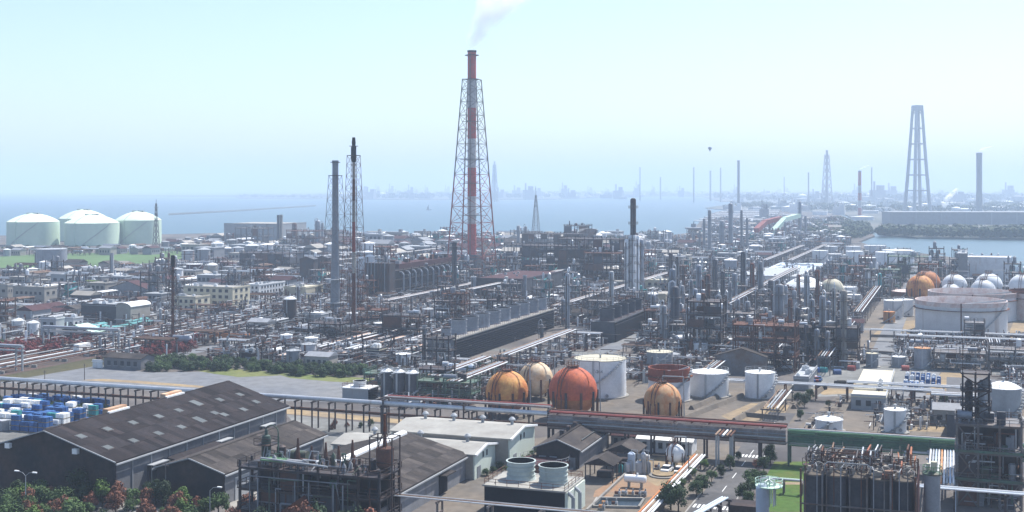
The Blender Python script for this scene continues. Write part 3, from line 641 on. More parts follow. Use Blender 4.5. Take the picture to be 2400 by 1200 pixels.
# small derrick stack on the left
Y = 470.0; c = Vector(((405 - 1200) / F * Y, Y, 0)); occupy(c, 3, 3)
t = thing('derrick_stack', 'narrow rusty lattice stack with a black top beside the pipe bundle', 'stack', c)
part(t, 'riser', MB().lathe([(.55, 0), (.5, zz(625))], 12), 'rust')
part(t, 'tip', MB().lathe([(.62, zz(625)), (.75, zz(615)), (.7, zz(599)), (.5, zz(598))], 12), 'soot_and_shade_black')
lattice(t, 5.0, 1.5, 0, zz(630), 9, .12, .06, 'steel_dark', 'steel_dark')
for v_ in (720, 660, 632): part(t, 'gallery', MB().lathe([(.6, zz(v_)), (1.7, zz(v_)), (1.7, zz(v_) + .15), (.6, zz(v_) + .15)], 12), 'steel_dark')
def stack(u, vb, vt, w_, m, label, cap=None, Y=None, name='steel_stack', gal=1, band=None):
    Y = Y or F * H / (vb - V0); r = w_ / 2 * Y / F; z1 = H - (vt - V0) / F * Y
    c = Vector(((u - 1200) / F * Y, Y, 0)); occupy(c, r + 1, r + 1); t = thing(name, label, 'stack', c)
    if band:
        n = len(band)
        for i, bm in enumerate(band): part(t, 'flue_band', MB().lathe([(r * (1.25 - .25 * i / n), z1 * i / n), (r * (1.25 - .25 * (i + 1) / n), z1 * (i + 1) / n)], 16), bm)
    else: part(t, 'flue', MB().lathe([(r * 1.2, 0), (r * 1.15, z1 * .15), (r, z1 * .4), (r, z1 * .97)], 16), m)
    part(t, 'rim', MB().lathe([(r * 1.02, z1 * .968), (r * 1.08, z1 * .97), (r * 1.08, z1), (r * .8, z1), (r * .8, z1 * .97)], 16), cap or m)
    for k in range(gal):
        z = z1 * (.93 - .3 * k); part(t, 'gallery', MB().lathe([(r, z), (r + 1.1, z), (r + 1.1, z + .2), (r, z + .2)], 14), 'steel_grey')
    part(t, 'ladder', MB().box(-.25, .25, -r - .55, -r - .3, 0, z1 * .95), 'steel_grey', False)
    return t
stack(1065, 712, 568, 12, 'dark_grey', 'dark brown steel stack standing before the long furnace structure', gal=2)
stack(1066, 722, 684, 11, 'white', 'short white stub stack before the dark brown one', gal=0)
stack(995, 868, 762, 10, 'grey', 'slim grey stack at the end wall of the ten-fan cooling tower', gal=1)
stack(1110, 700, 648, 12, 'silver_dull', 'short grey stack with a white cap beside the red-roofed hall', 'white', gal=0)
stack(1230, 705, 645, 9, 'silver_dull', 'thin grey stack in front of the red-roofed hall', gal=0)
stack(1171, 716, 676, 9, 'orange_red', 'small orange stack with a white cap behind the fans', 'white', gal=0)
stack(262, 655, 593, 9, 'light_grey', 'plain pale grey stack beside the green field', gal=0)
stack(652, 578, 504, 6, 'dark_grey', 'dark twin stack with a hooded top before the grey coastal shed', gal=1)
stack(659, 578, 503, 7, 'beige', 'sunlit beige twin stack before the grey coastal shed', gal=1)

# ------------------------------------------------------------------ gas tanks, spheres, storage tanks
for u_, v_, w_, h_, rs_, lb_ in ((78, 577, 117, 56, .16, 'green domed gas tank with a dark seam, end of the row by the control tank'), (196, 566, 111, 53, .18, 'green domed gas tank half hidden behind another'),
                                 (216, 577, 123, 53, .155, 'green domed gas tank with a sunlit flank, standing before another'), (324, 573, 105, 56, .19, 'green domed gas tank beside the small radio mast')):
    t, c, r, hm = tank(u_, v_, w_, h_, lb_, 'lng_green', 'lng_roof', 'dome', rs_, 'gas_tank', 'gas tank', 'green domed gas tanks', True, True)
    part(t, 'roof_walkway', MB().box(-r*.3, r*.3, -1.4, 1.4, hm + r * rs_ * 2 - .9, hm + r * rs_ * 2 + .9), 'light_grey', False)
    part(t, 'roof_pipe', MB().tube([(0, -r * a / 9, hm + .3 + r * rs_ * 2 * (1 - (a / 9) ** 2)) for a in range(0, 10)] + [(0, -r - .5, hm), (0, -r - .5, 0)], .5, 6), 'lng_green')
t = thing('radio_mast', 'thin lattice mast beside a green domed gas tank', 'mast', P(366, 578)); lattice(t, 5, .9, 0, 44, 8, .3, .14, 'steel_dark', 'steel_dark')
part(t, 'aerial', MB().bar((0, 0, 44), (0, 0, 48), .3).bar((-2.5, 0, 40), (2.5, 0, 40), .35), 'steel_dark')
tank(121, 632, 69, 47, 'tall blue-grey metal tank standing on the green field edge', 'silver_dull', 'light_grey', 'cone', .05)
tank(93, 630, 22, 38, 'narrow dark tank tucked behind the tall blue-grey one', 'dark_grey', 'grey', 'flat')
sphere(122, 563, 27, 1330, 'small white sphere tank in front of the green gas tanks', 'white_clean', 'white')

sphere(1188, 920, 100, 325, 'golden orange rusting sphere tank with a purple-brown lower half', 'orange_gold', 'purple_brown', 'large rusting sphere tanks', R(-12))
sphere(1343, 919, 114, 322, 'deep orange-red sphere tank with a paler orange underside', 'orange_red', 'orange_low', 'large rusting sphere tanks', R(-14))
sphere(1553, 940, 88, 313, 'tan sphere tank streaked with orange rust', 'tan_rust', 'tan_rust', 'large rusting sphere tanks')
sphere(1256, 897, 80, 352, 'cream sphere tank stained with rust behind the two orange ones', 'cream_rust', 'cream_rust', 'large rusting sphere tanks')
sphere(1582, 1064, 45, 266, 'small clean white sphere tank on short legs', 'white_clean', 'white_clean', nleg=6)
for u_, v_, d_, Y_, l_, m1 in ((2157, 678, 64, 640, 'orange rusty sphere tank before the brown low tank', 'orange_gold'), (2172, 676, 62, 672, 'orange-brown sphere tank half hidden by its twin', 'orange_low'),
                               (2237, 676, 58, 660, 'white sphere tank with a brown stair beside the orange pair', 'white'), (2228, 694, 50, 625, 'white sphere tank whose cap just shows over the open-top tank', 'white'),
                               (2317, 675, 64, 650, 'white sphere tank with dark ribs before the canal building', 'white'), (2304, 684, 58, 622, 'white sphere tank standing in front of a ribbed one', 'white'), (2398, 678, 66, 640, 'white sphere tank at the end of the sphere row', 'white'),
                               (1950, 700, 56, 640, 'cream white sphere tank beside the domed tank with the red band', 'cream')):
    sphere(u_, v_, d_, Y_, l_, m1, m1, 'sphere tanks in the far row')

t1 = tank(1407, 936, 120, 88, 'large white storage tank with a flat pale roof behind the orange sphere', 'white', 'cream', 'flat', rise=.03)
tt, tc_, tr_, th_ = t1; fc = bpy.data.curves.new('tank_number', 'FONT'); fc.body = 'T-204'; fc.size = 1.3; fc.extrude = .01; fo = bpy.data.objects.new('tank_number', fc)
COL.objects.link(fo); bpy.context.view_layer.update(); fm = bpy.data.meshes.new_from_object(fo.evaluated_get(bpy.context.evaluated_depsgraph_get())); bpy.data.objects.remove(fo); fm.materials.clear(); fm.materials.append(M['dark_grey'])
no = link('tank_number', fm, tt); aa = R(-90 + 19.6 - 22); no.location = (math.cos(aa) * (tr_ + .16), math.sin(aa) * (tr_ + .16), th_ * .70); no.rotation_euler = (R(90), 0, aa + R(90))
tank(1568, 944, 96, 76, 'white storage tank with a rusted dark-red top band and open roof', 'white_rusty', 'rust', 'float', band=('rust_band', .62, 1.0))
tank(1662, 934, 90, 56, 'white storage tank with a white cone roof and brown ladder', 'white', 'white_clean', 'cone', .16)
tank(1781, 937, 68, 60, 'smaller white storage tank with a railing round its flat roof', 'white', 'white_clean', 'cone', .03)
tank(1546, 872, 61, 44, 'grey storage tank with a pale roof on the grassy bank', 'grey', 'cream', 'flat')
tank(2098, 1018, 50, 54, 'white upright tank behind the green-netted pipe bridge', 'white', 'white_clean', 'cone', .06)
tank(1943, 1016, 62, 28, 'squat white tank behind the green-netted pipe bridge', 'white', 'white_clean', 'dome', .10)
tank(2352, 986, 78, 72, 'pale blue-grey tank with a white ribbed dome beside the steel tower', 'light_grey', 'white_clean', 'dome', .17)
tank(2162, 866, 38, 48, 'tall blue-grey tank with a rusty rim', 'silver_dull', 'tan_rust', 'flat')
tank(2044, 862, 28, 32, 'dull grey tank with a cream top', 'grey', 'cream', 'flat')
tank(2107, 862, 31, 24, 'squat grey tank with a white top', 'grey', 'white_clean', 'flat')
tank(2252, 788, 203, 76, 'huge open-top tank with pale stained walls and a rusty red rim', 'tank_stained', 'white', 'float', band=('rim_red', .86, 1.0), name='floating_roof_tank')
tank(2278, 757, 196, 66, 'huge open-top tank partly hidden behind the one with the red rim', 'tank_stained', 'white', 'float', band=('rim_red', .84, 1.0), name='floating_roof_tank')
tank(2424, 755, 110, 70, 'rust-red open-top tank beside the pair of huge pale ones', 'rim_red', 'rust', 'float', name='floating_roof_tank')
tank(2136, 706, 92, 20, 'low brown ring-walled tank before the orange sphere', 'rust', 'rim_red', 'flat')
tank(2094, 748, 44, 42, 'white tank with a grey ladder beside the small orange tank', 'white', 'white_clean', 'flat')
tank(2118, 742, 44, 38, 'white tank standing behind another white one', 'white', 'white_clean', 'flat')
tank(2084, 758, 27, 26, 'small cream tank with an orange rusted roof', 'tan_rust', 'orange_gold', 'flat')
tank(1887, 706, 96, 32, 'wide white domed tank with a dark red band round its foot', 'white', 'white_clean', 'dome', .22, band=('roof_red', 0, .3))
for u_, v_, w_, h_, m_ in ((1922, 622, 36, 34, 'white'), (1957, 628, 32, 32, 'light_grey'), (1984, 626, 20, 28, 'white'), (2003, 628, 40, 38, 'white'), (2033, 645, 40, 40, 'grey'), (2075, 632, 46, 40, 'white'),
                           (2105, 628, 72, 40, 'white'), (1948, 600, 30, 22, 'white'), (2000, 602, 34, 24, 'white'), (2040, 602, 30, 26, 'white'), (2062, 598, 28, 22, 'white'), (1985, 700, 44, 26, 'white'), (2000, 716, 34, 24, 'light_grey')):
    tank(u_, v_, w_, h_, {'white': 'white storage tank', 'light_grey': 'pale grey storage tank', 'grey': 'darker grey storage tank'}[m_] + (' with a wide low body' if w_ > 60 else ' in the white tank row by the canal'), m_, 'white_clean', 'flat', group='storage tanks by the canal')
for u_, v_, w_, h_, l_, m_ in ((42, 785, 28, 32, 'white upright tank beside the grey gabled house', 'white'), (77, 792, 27, 34, 'white upright tank with a sunlit edge beside the grey gabled house', 'white'), (456, 652, 38, 32, 'dark red tank with a white roof near the yellow-walled office block', 'roof_red'),
                               (497, 652, 26, 30, 'brown tank with a white roof beside a dark red one', 'beige'), (867, 660, 22, 58, 'rusty orange and silver tank beside the furnace structure', 'white_rusty'), (847, 662, 18, 56, 'silver upright tank beside the rusty orange one', 'silver'),
                               (680, 760, 30, 58, 'black upright cylinder beside the white ribbed box', 'steel_dark'), (1402, 600, 22, 48, 'white silo at the head of the inclined conveyor', 'light_grey'), (1411, 575, 22, 28, 'white domed tank on the quay behind the conveyor', 'white'), (1550, 566, 18, 18, 'pale tank with a white lid on the quay', 'light_grey'),
                               (907, 938, 28, 66, 'grey silo with a white dome, first of the row behind the pipe bridge', 'dark_grey'), (936, 940, 28, 66, 'grey silo with a white dome, second of the row behind the pipe bridge', 'dark_grey'), (966, 942, 30, 66, 'grey silo with a white dome, third of the row behind the pipe bridge', 'dark_grey'), (1530, 730, 24, 40, 'grey drum tank behind the five-fan cooling tower', 'grey')):
    tank(u_, v_, w_, h_, l_, m_, 'white_clean', 'dome' if w_ < 32 else 'cone', .2 if w_ < 32 else .06)

# ------------------------------------------------------------------ near warehouses
E = Vector((-75.2, 234.5, 0)); LA, LB, EV, RG = 32.4, 64.0, 8.0, 12.85
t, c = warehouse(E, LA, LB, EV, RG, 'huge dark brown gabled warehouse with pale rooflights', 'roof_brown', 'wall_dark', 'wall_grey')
big, bigc = t, c; roof_sheets(t, LA, LB, EV, RG, 'roof_brown', 38, 4, 1)
sl = math.atan2(RG - EV, LA / 2)
for i, (u_, v_) in enumerate(((190, 1024), (252, 1007), (312, 992), (372, 977), (419, 963), (515, 938), (562, 926), (253, 1050), (313, 1034), (371, 1017), (425, 1002), (525, 973), (571, 961), (460, 946), (467, 985), (600, 943), (503, 969))):
    x, y, z = on_slope(c, LA, EV, RG, u_, v_); q = (2.8, 2.0) if i in (13, 14) else (1.5, 1.7)
    o = part(t, 'skylight', MB().box(-q[0]/2, q[0]/2, -q[1]/2, q[1]/2, 0, .12), 'skylight', False, (x, y, z + .10)); o.rotation_euler = (0, sl, 0)
    part(o, 'frame', MB().box(-q[0]/2 - .12, q[0]/2 + .12, -q[1]/2 - .12, q[1]/2 + .12, -.06, .06), 'steel_grey', False)
for y0 in (-13, 7): part(t, 'ridge_vent', MB().box(-1.5, -.1, y0, y0 + 6.2, RG - .1, RG + .95), 'vent_orange', False); part(t, 'vent_hood', MB().box(-.1, .5, y0 - .3, y0 + 6.5, RG + .1, RG + .5), 'white_clean', False)
for x in (-8.5, 7.5): part(t, 'flood_lamp', MB().cb(x, -LB/2 - .5, RG - 3.8, 1.1, .8, 1.0), 'white_clean', False)
for y0, w_ in ((-22, 4.5), (2, 4), (20, 4)):
    d = part(t, 'door', MB().box(LA/2 - .1, LA/2 + .12, y0, y0 + w_, .02, 5.2), 'dark_grey', False); part(d, 'canopy', MB().box(LA/2 + .12, LA/2 + 1.6, y0 - .4, y0 + w_ + .4, 5.3, 5.5), 'light_grey', False)
for y0 in range(-27, 28, 6): part(t, 'downpipe', MB().box(LA/2 + .01, LA/2 + .2, y0, y0 + .2, 0, EV - .6), 'light_grey', False)
for x, y in ((-10, 6), (-14, 20)): part(t, 'wall_panel', MB().box(LA/2 + .0, LA/2 + .09, y, y + 2.4, 2.2, 4.2), 'white_clean', False)
# lean-to between the warehouses
lc = E + Vector((bx, by, 0)) * 24 + Vector((ax, ay, 0)) * 3.9
t = thing('lean_to', 'dark lean-to porch with two pale rooflights between the warehouses', 'porch', lc); L2 = 17
part(t, 'roof', MB().prism_y([(-3.2, 5.6), (3.4, 4.2), (3.4, 4.4), (-3.2, 5.8)], -L2/2, L2/2), 'roof_brown', False)
for y in (-L2/2 + .4, 0, L2/2 - .4): part(t, 'post', MB().cb(3.0, y, 0, .3, .3, 4.25), 'steel_dark', False)
for y in (-3, 3): o = part(t, 'skylight', MB().box(-.9, .9, -.8, .8, 5.02, 5.14), 'skylight', False); o.location = (0, y, 0); o.rotation_euler = (0, math.atan2(1.4, 6.6), 0); o.location.z = 0.0
for k in range(2): part(t, 'back_wall', MB().box(-3.2, 3.2, (-1 + 2 * k) * L2/2 * .98 - .1, (-1 + 2 * k) * L2/2 * .98 + .1, 0, 4.1), 'wall_dark', False)
# second and third warehouses
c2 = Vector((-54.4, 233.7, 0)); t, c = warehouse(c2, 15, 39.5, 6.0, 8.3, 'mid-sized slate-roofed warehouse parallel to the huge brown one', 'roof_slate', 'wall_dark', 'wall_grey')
roof_sheets(t, 15, 39.5, 6.0, 8.3, 'roof_slate', 24, 2, 2)
for y0, w_ in ((-16, 5), (9, 4)): part(t, 'door', MB().box(7.4, 7.62, y0, y0 + w_, .02, 4.4), 'light_grey', False)
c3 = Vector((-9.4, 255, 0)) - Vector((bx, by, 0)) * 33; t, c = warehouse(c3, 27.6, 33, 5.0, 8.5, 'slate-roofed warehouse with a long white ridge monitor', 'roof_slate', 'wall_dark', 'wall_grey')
roof_sheets(t, 27.6, 33, 5.0, 8.5, 'roof_slate', 18, 4, 3)
part(t, 'ridge_monitor', MB().prism_y([(-.9, 8.4), (.9, 8.4), (.9, 9.0), (0, 9.35), (-.9, 9.0)], -16.5, 15.5), 'white_clean', False)
d = part(t, 'door', MB().box(13.7, 13.95, 2, 6, .02, 3.6), 'louver', False); part(d, 'canopy', MB().box(13.95, 15.6, 1.5, 6.5, 3.8, 4.0), 'roof_slate', False)
# cream twin halls
for cr, la_, lb_, ev, rg, l_, nv in ((Vector((-.5, 265, 0)), 27.9, 16.8, 6.0, 7.3, 'long pale hall with four roof ventilators and a mint end wall', 4), (Vector((-7.7, 254, 0)), 32.6, 12.3, 5.0, 6.1, 'lower pale hall with a mint end wall joined to a taller one', 3)):
    t, c = warehouse(cr, la_, lb_, ev, rg, l_, 'roof_conc', 'beige', 'wall_mint', axis='a', overhang=.35)
    for k in range(nv):
        x = -la_/2 + la_ * (k + .6) / nv; y = 1.0
        o = part(t, 'ventilator', MB().lathe([(.35, 0), (.35, .9), (.75, .95), (.75, 1.25), (.3, 1.7), (.001, 1.75)], 12), 'light_grey', True, (x, y, rg + .1))
    for y in (-1.2, 1.0): part(t, 'window', MB().box(la_/2 - .02, la_/2 + .07, y - .35, y + .35, ev - 1.3, ev - .1), 'glass', False)
    part(t, 'door', MB().box(la_/2 - .02, la_/2 + .08, -lb_*.3 - 1, -lb_*.3 + 1, .02, 2.4), 'grey', False)
# dark gabled house with rooflights, sheds, small houses
t, c = warehouse(Vector((14.3, 264, 0)), 9.6, 24.3, 4.0, 5.9, 'dark timber-fronted gabled house with a weathered grey roof', 'roof_slate', 'wall_dark', 'wall_grey', name='gabled_house')
for y0 in (-6, -1, 4): part(t, 'ridge_vent', MB().cb(-.9, y0, 5.5, .9, .9, 1.3), 'steel_dark', False)
part(t, 'roof_patch', MB().box(-.1, .1, -6, 6, 0, .1), 'skylight', False, (3.6, 0, 4.9))
for x in (-3.4, -1.0, 3.2): part(t, 'front_door', MB().box(x - .8, x + .8, -12.25, -12.13, .02, 2.3), 'grey', False)
def shed(corner, la, lb, eave, ridge, label, m='roof_slate'):
    corner = Vector(corner); ctr = corner - Vector((ax, ay, 0)) * (la/2) + Vector((bx, by, 0)) * (lb/2); occupy(ctr, la/2 + .5, lb/2 + .5)
    t = thing('open_shed', label, 'shed', ctr)
    for sx in (-1, 1):
        part(t, 'roof', MB().prism_y([(0, ridge), (sx*la/2, eave), (sx*la/2, eave + .12), (0, ridge + .12)], -lb/2, lb/2), m, False)
        for y in (-lb/2 + .3, 0, lb/2 - .3): part(t, 'post', MB().cb(sx*(la/2 - .3), y, 0, .2, .2, eave), 'steel_dark', False)
    part(t, 'gable_board', MB().prism_y([(-la/2, eave), (la/2, eave), (0, ridge)], -lb/2 + .02, -lb/2 + .12), 'wall_dark', False)
    part(t, 'stored_crate', MB().cb(0, lb*.2, .02, la*.5, lb*.3, 1.2), 'steel_dark', False)
    return t
shed((20.6, 251, 0), 6.3, 7.5, 3.4, 4.8, 'open dark-roofed shed on posts beside the paved yard')
shed((26.6, 261.5, 0), 7.2, 8.5, 3.8, 5.3, 'open shed with one pale rooflight behind another shed')
block(1487, 1052, 1432, 1500, 28, 'small grey house with a red-brown roof', 'light_grey', 'roof_red', (1, 3), None, 'small_house', 'house', kit=0, shape='ga', rise=.2)
block(1621, 1067, 1494, 1630, 30, 'long low white house with three dark windows', 'white', 'white_clean', (1, 6), None, 'small_house', 'house', kit=0, shape='ga', rise=.16, lb=6)
tank(1276, 1112, 118, 20, 'round tank with a flat dark red roof behind the two-fan cooling tower', 'steel_rust', 'roof_red', 'cone', .05, stair=False)

# ------------------------------------------------------------------ cooling towers
def cooling(corner, la, lb, h, fans, fr, fh, label, deck, face_f, face_r, shellm, fanm=None):
    corner = Vector((corner[0], corner[1], 0)); ctr = corner - Vector((ax, ay, 0)) * (la/2) + Vector((bx, by, 0)) * (lb/2); occupy(ctr, la/2 + 2, lb/2 + 2)
    t = thing('cooling_tower', label, 'cooling tower', ctr)
    part(t, 'casing', MB().box(-la/2, la/2, -lb/2, lb/2, 0, h), face_f, False)
    nl = max(5, int(h / .8))
    for k in range(nl):                   # louvres along the long side
        z = h * .92 * (k + .3) / nl; part(t, 'louver', MB().prism_y([(la/2, z), (la/2 + .5, z - .12), (la/2 + .5, z - .02), (la/2, z + .5)], -lb/2 + .3, lb/2 - .3), face_r, False)
    dk = part(t, 'deck', MB().box(-la/2 - .3, la/2 + .3, -lb/2 - .3, lb/2 + .3, h + .002, h + .3), deck, False)
    part(dk, 'handrail', MB().rail([(-la/2, -lb/2, h + .3), (la/2, -lb/2, h + .3), (la/2, lb/2, h + .3), (-la/2, lb/2, h + .3), (-la/2, -lb/2, h + .3)], 1.1, .08), 'steel_rust', False)
    for x, y, k in fans:
        fs = part(t, 'fan_stack', MB().lathe([(fr * 1.05, 0), (fr * .93, fh * .3), (fr * .92, fh * .55), (fr * 1.0, fh), (fr * 1.05, fh), (fr * 1.05, fh + .12), (fr * .945, fh + .12), (fr * .945, .2)], 30), shellm, True, (x, y, h + .3)); fs.scale = (k, k, k)
        part(fs, 'fan_throat', MB().lathe([(fr * .86, fh * .45), (fr * .86, fh * .55), (fr * .935, fh + .1), (fr * .935, fh + .12), (fr * .90, fh + .12), (fr * .83, fh * .5)], 30), 'soot_and_shade_black')  # near-black lining: shade inside the fan stack put into the colour
        part(fs, 'fan', MB().cyl((0, 0, fh * .55), (0, 0, fh * .7), fr * .15, n=8).box(-fr * .8, fr * .8, -.25, .25, fh * .6, fh * .66).box(-.25, .25, -fr*.8, -.251, fh*.6, fh*.66).box(-.25, .25, .251, fr*.8, fh*.6, fh*.66), 'steel_dark', False)
        if k == 1 and fr > 2.5:
            for q in range(1, 4): part(fs, 'hoop', MB().lathe([(fr * .96, fh*q/4), (fr * 1.01, fh*q/4), (fr * 1.01, fh*q/4 + .1), (fr * .96, fh*q/4 + .1)], 30, ring=True), shellm)
    part(t, 'side_panel', MB().box(la/2, la/2 + .02, -lb/2 + .3, lb/2 - .3, 0, h * .95), face_r, False)
    return t, ctr
pE = Vector((9.5, 223, 0)); t, c = cooling(pE, 15.5, 11.3, 5.0, [(-2.9, 1.0, 1), (4.0, -.6, 1)], 2.7, 3.3, 'two-fan cooling tower with pale grey-green fan stacks', 'roof_conc', 'louver', 'white', 'mint_grey')
part(t, 'end_wall', MB().box(7.76, 8.3, -5.6, 5.6, 0, 4.95), 'wall_mint', False)
for y in (-5.2, -1): part(t, 'riser_pipe', MB().tube([(9.2, y, 0), (9.2, y, 4.2), (8.2, y, 5.0)], .35, 8), 'light_grey')
pC = P(1063, 850); n = 10
t, c = cooling(pC, 9.8, 113, 7.7, [(.3, -52 + 104 * i / (n - 1), .62 if i == 0 else 1) for i in range(n)], 3.0, 5.0, 'very long cooling tower with ten fan stacks and a black louvred side', 'concrete', 'wall_grey', 'louver', 'silver_dull'); CLEAR = [(ST(c)[0] + 13, ST(c)[1], 8.5, 62)]; OCC.append(CLEAR[0])
pC = P(1440, 803)
t, c = cooling(pC, 9.5, 57, 7.6, [(.3, -23 + 46 * i / 4, 1) for i in range(5)], 2.9, 4.6, 'shorter dark cooling tower with five fan stacks', 'dark_grey', 'dark_grey', 'louver', 'dark_grey')
pC = P(862, 940); t, c = cooling(pC, 8.0, 6, 3.2, [(0, 0, 1)], 1.9, 1.5, 'small single-fan cooling unit behind the pipe bridge', 'white_clean', 'light_grey', 'louver', 'white')

# ------------------------------------------------------------------ the pipe bridge across the works
R0 = Vector((8.9, 287, 0))
def rb(s): return R0 + Vector((ax, ay, 0)) * s
rack(rb(-170), rb(0), 7.2, 3.2, [(-1.0, .55, 'silver', 0), (.35, .42, 'silver', 0), (1.3, .25, 'light_grey', 0), (-.2, .2, 'steel_rust', -2.6), (.8, .25, 'steel_rust', -2.6)], 'long pipe bridge on thin posts carrying bright silver pipes past the big warehouse', spacing=4.6, m='steel_dark')
rack(rb(-42), rb(0) , 8.9, 3.4, [(1.2, .3, 'pipe_red', 0), (.4, .22, 'light_grey', 0), (-.6, .25, 'duct_grey', 0)], 'upper tier of red and grey pipes on the bridge before the spheres', spacing=14, m='steel_dark', occ=False)
t = thing('duct_bridge', 'box-clad brown pipe bridge with red pipes along its top', 'pipe bridge', rb(0)); L = 54.0
n = 9
for k in range(n):
    x0, x1 = L * k / n + .03, L * (k + 1) / n - .03
    part(t, 'side_panel', MB().box(x0, x1, -1.9, -1.75, 4.6, 6.0), 'duct_grey', False); part(t, 'side_panel', MB().box(x0, x1, -1.98, -1.83, 6.06, 7.5), 'duct_grey', False)
    part(t, 'roof_panel', MB().box(x0, x1, -1.98, 1.9, 7.6, 7.75), 'duct_grey', False)
    for y in (-1.6, 1.6): part(t, 'post', MB().cb(x0 + .2, y, 0, .4, .4, 4.6), 'steel_dark', False)
part(t, 'floor', MB().box(0, L, -1.7, 1.8, 4.4, 4.58), 'steel_dark', False)
for y, r_, m_ in ((-1.2, .22, 'pipe_red'), (-.5, .25, 'pipe_red'), (.3, .2, 'duct_grey'), (1.2, .3, 'steel_rust')): part(t, 'pipe', MB().cyl((0, y, 8.0 + r_), (L, y, 8.0 + r_), r_, n=8), m_)
for z_, r_, m_ in ((5.3, .13, 'steel_rust'), (6.02, .16, 'light_grey'), (6.8, .12, 'grey')): part(t, 'side_pipe', MB().cyl((0, -2.2, z_), (L, -2.2, z_), r_, n=8), m_)
for k in range(14): part(t, 'pipe_saddle', MB().box(2 + k * 3.9, 2.25 + k * 3.9, -1.7, 1.7, 7.75, 8.0), 'steel_rust', False)
t = thing('duct_bridge', 'pipe bridge screened with dark green netting', 'pipe bridge', rb(54.3)); L = 58.0; n = 10
for k in range(n):
    x0, x1 = L * k / n + .03, L * (k + 1) / n - .03
    part(t, 'net_panel', MB().box(x0, x1, -1.95, -1.85, 5.15, 6.9), 'green_net', False); part(t, 'inner_pipe', MB().cyl((x0, -1.2, 4.85), (x1, -1.2, 4.85), .2, n=8), 'light_grey'); part(t, 'upper_pipe', MB().cyl((x0, -1.5, 7.15), (x1, -1.5, 7.15), .18, n=8), 'green_trim')
    for z in (4.5, 5.5, 6.5, 7.6): part(t, 'rail_tube', MB().bar((x0, -2.02, z), (x1, -2.02, z), .12), 'green_trim' if z > 7 or z < 5 else 'steel_green', False)
    for y in (-1.7, 1.7): part(t, 'post', MB().cb(x0 + .2, y, 0, .4, .4, 7.6), 'steel_green', False)
    part(t, 'back_panel', MB().box(x0, x1, 1.85, 1.95, 5.2, 6.8), 'green_net', False)
part(t, 'floor', MB().box(0, L, -1.84, 1.84, 4.3, 4.5), 'steel_green', False)
for y, r_, m_ in ((-1.2, .25, 'green_trim'), (0, .3, 'light_grey'), (1.1, .25, 'steel_rust')): part(t, 'pipe', MB().cyl((0, y, 7.3 + r_), (L, y, 7.3 + r_), r_, n=8), m_)
t = thing('pipe_portal', 'pale steel portal tower carrying rusty striped pipes up to the bridge', 'steel structure', rb(41.5) - Vector((bx, by, 0)) * 6.5)
for x in (-1.5, 1.5):
    for y in (-1.4, 1.4): part(t, 'post', MB().cb(x, y, 0, .35, .35, 6.6), 'light_grey', False)
for k in range(5): part(t, 'pipe', MB().cyl((-1.6 + k * .8, -2, 6.9), (-1.6 + k * .8, 5.5, 6.9), .22, n=8), ('old_pipe', 'steel_rust', 'white')[k % 3])
# pipes along the road
q0, q1 = P(1450, 1235), P(1705, 1075); sA = ST(P(1590, 1140))[0]
rack(G(sA, 195), G(sA, 268), 1.6, 2.6, [(-1.1, .2, 'white', 0), (-.5, .22, 'white', 0), (.1, .2, 'old_pipe', 0), (.6, .18, 'white', 0), (1.1, .2, 'orange_low', 0)], 'low run of white and rusty pipes along the shrubby roadside', spacing=6)
# front pipe rack from the dark reactor frame to the cooling tower
p = Vector((-21, 214.5, 0)); rack(p, p + Vector((ax, ay, 0)) * 46, 6.8, 2.2, [(-.8, .12, 'white', 0), (-.1, .13, 'old_pipe', 0), (.6, .12, 'light_grey', 0)], 'pale pipe run on posts leaving the dark reactor frame', spacing=9, m='steel_grey', occ=False)
for u_, v_, k, l_, m_ in ((1700, 925, 60, 'red-brown pipe rack crossing the tank yard', 'steel_rust'), (1985, 930, 70, 'pale pipe rack behind the white flat-roofed building', 'steel_grey'), (2130, 845, 90, 'white-piped rack before the big stained tank', 'steel_grey'), (2100, 812, 90, 'grey-piped rack before the big stained tank', 'steel_grey'), (2040, 798, 80, 'narrow rack of pale pipes beside the sandy dike', 'steel_grey')):
    p = P(u_, v_); rack(p, p + Vector((ax, ay, 0)) * k, 4.2, 3.4, [(-1.3, .22, 'white', 0), (-.6, .3, 'light_grey', 0), (.2, .2, 'old_pipe', 0), (.9, .26, 'silver', 0), (1.4, .16, 'steel_rust', 0)], l_, m_, 8)
for u_, v_, k, z_, l_ in ((1180, 880, 75, 6.5, 'pipe rack with a handrailed walkway beside the ten-fan cooling tower'), (1650, 905, 40, 4, 'pipe rack between the white storage tanks'), (1805, 985, 30, 3, 'rusty pipe run climbing to the bridge'), (2010, 770, 150, 7, 'pale double pipe rack running to the canal tanks'), (1930, 880, 110, 6, 'pale pipe rack beside the gravel yard'),
                          (1015, 935, 42, 6.5, 'green-grey pipe rack beside the grey silos'), (1060, 950, 40, 6.5, 'green-grey pipe rack with six thin pipes'), (1100, 720, 260, 9, 'high pipe rack running past the red-roofed hall'), (1300, 760, 230, 8, 'high pipe rack behind the five-fan cooling tower'), (1700, 760, 260, 9, 'high pipe rack through the refinery columns'), (1850, 640, 260, 9, 'long white pipe rack along the canal tanks'), (1790, 640, 240, 9, 'second long white pipe rack along the canal tanks'), (900, 740, 180, 7, 'pipe rack behind the flare tower'), (760, 640, 300, 8, 'pipe rack behind the office blocks')):
    p = P(u_, v_); rack(p, p + Vector((bx, by, 0)) * k, z_, 4.0, [(-1.7, .2, 'white', 0), (-.8, .22, 'steel_rust', 0), (-.1, .18, 'silver', 0), (.7, .2, 'light_grey', 0), (1.7, .16, 'old_pipe', 0)], l_, 'steel_grey' if 'green' not in l_ else 'steel_green', 10)
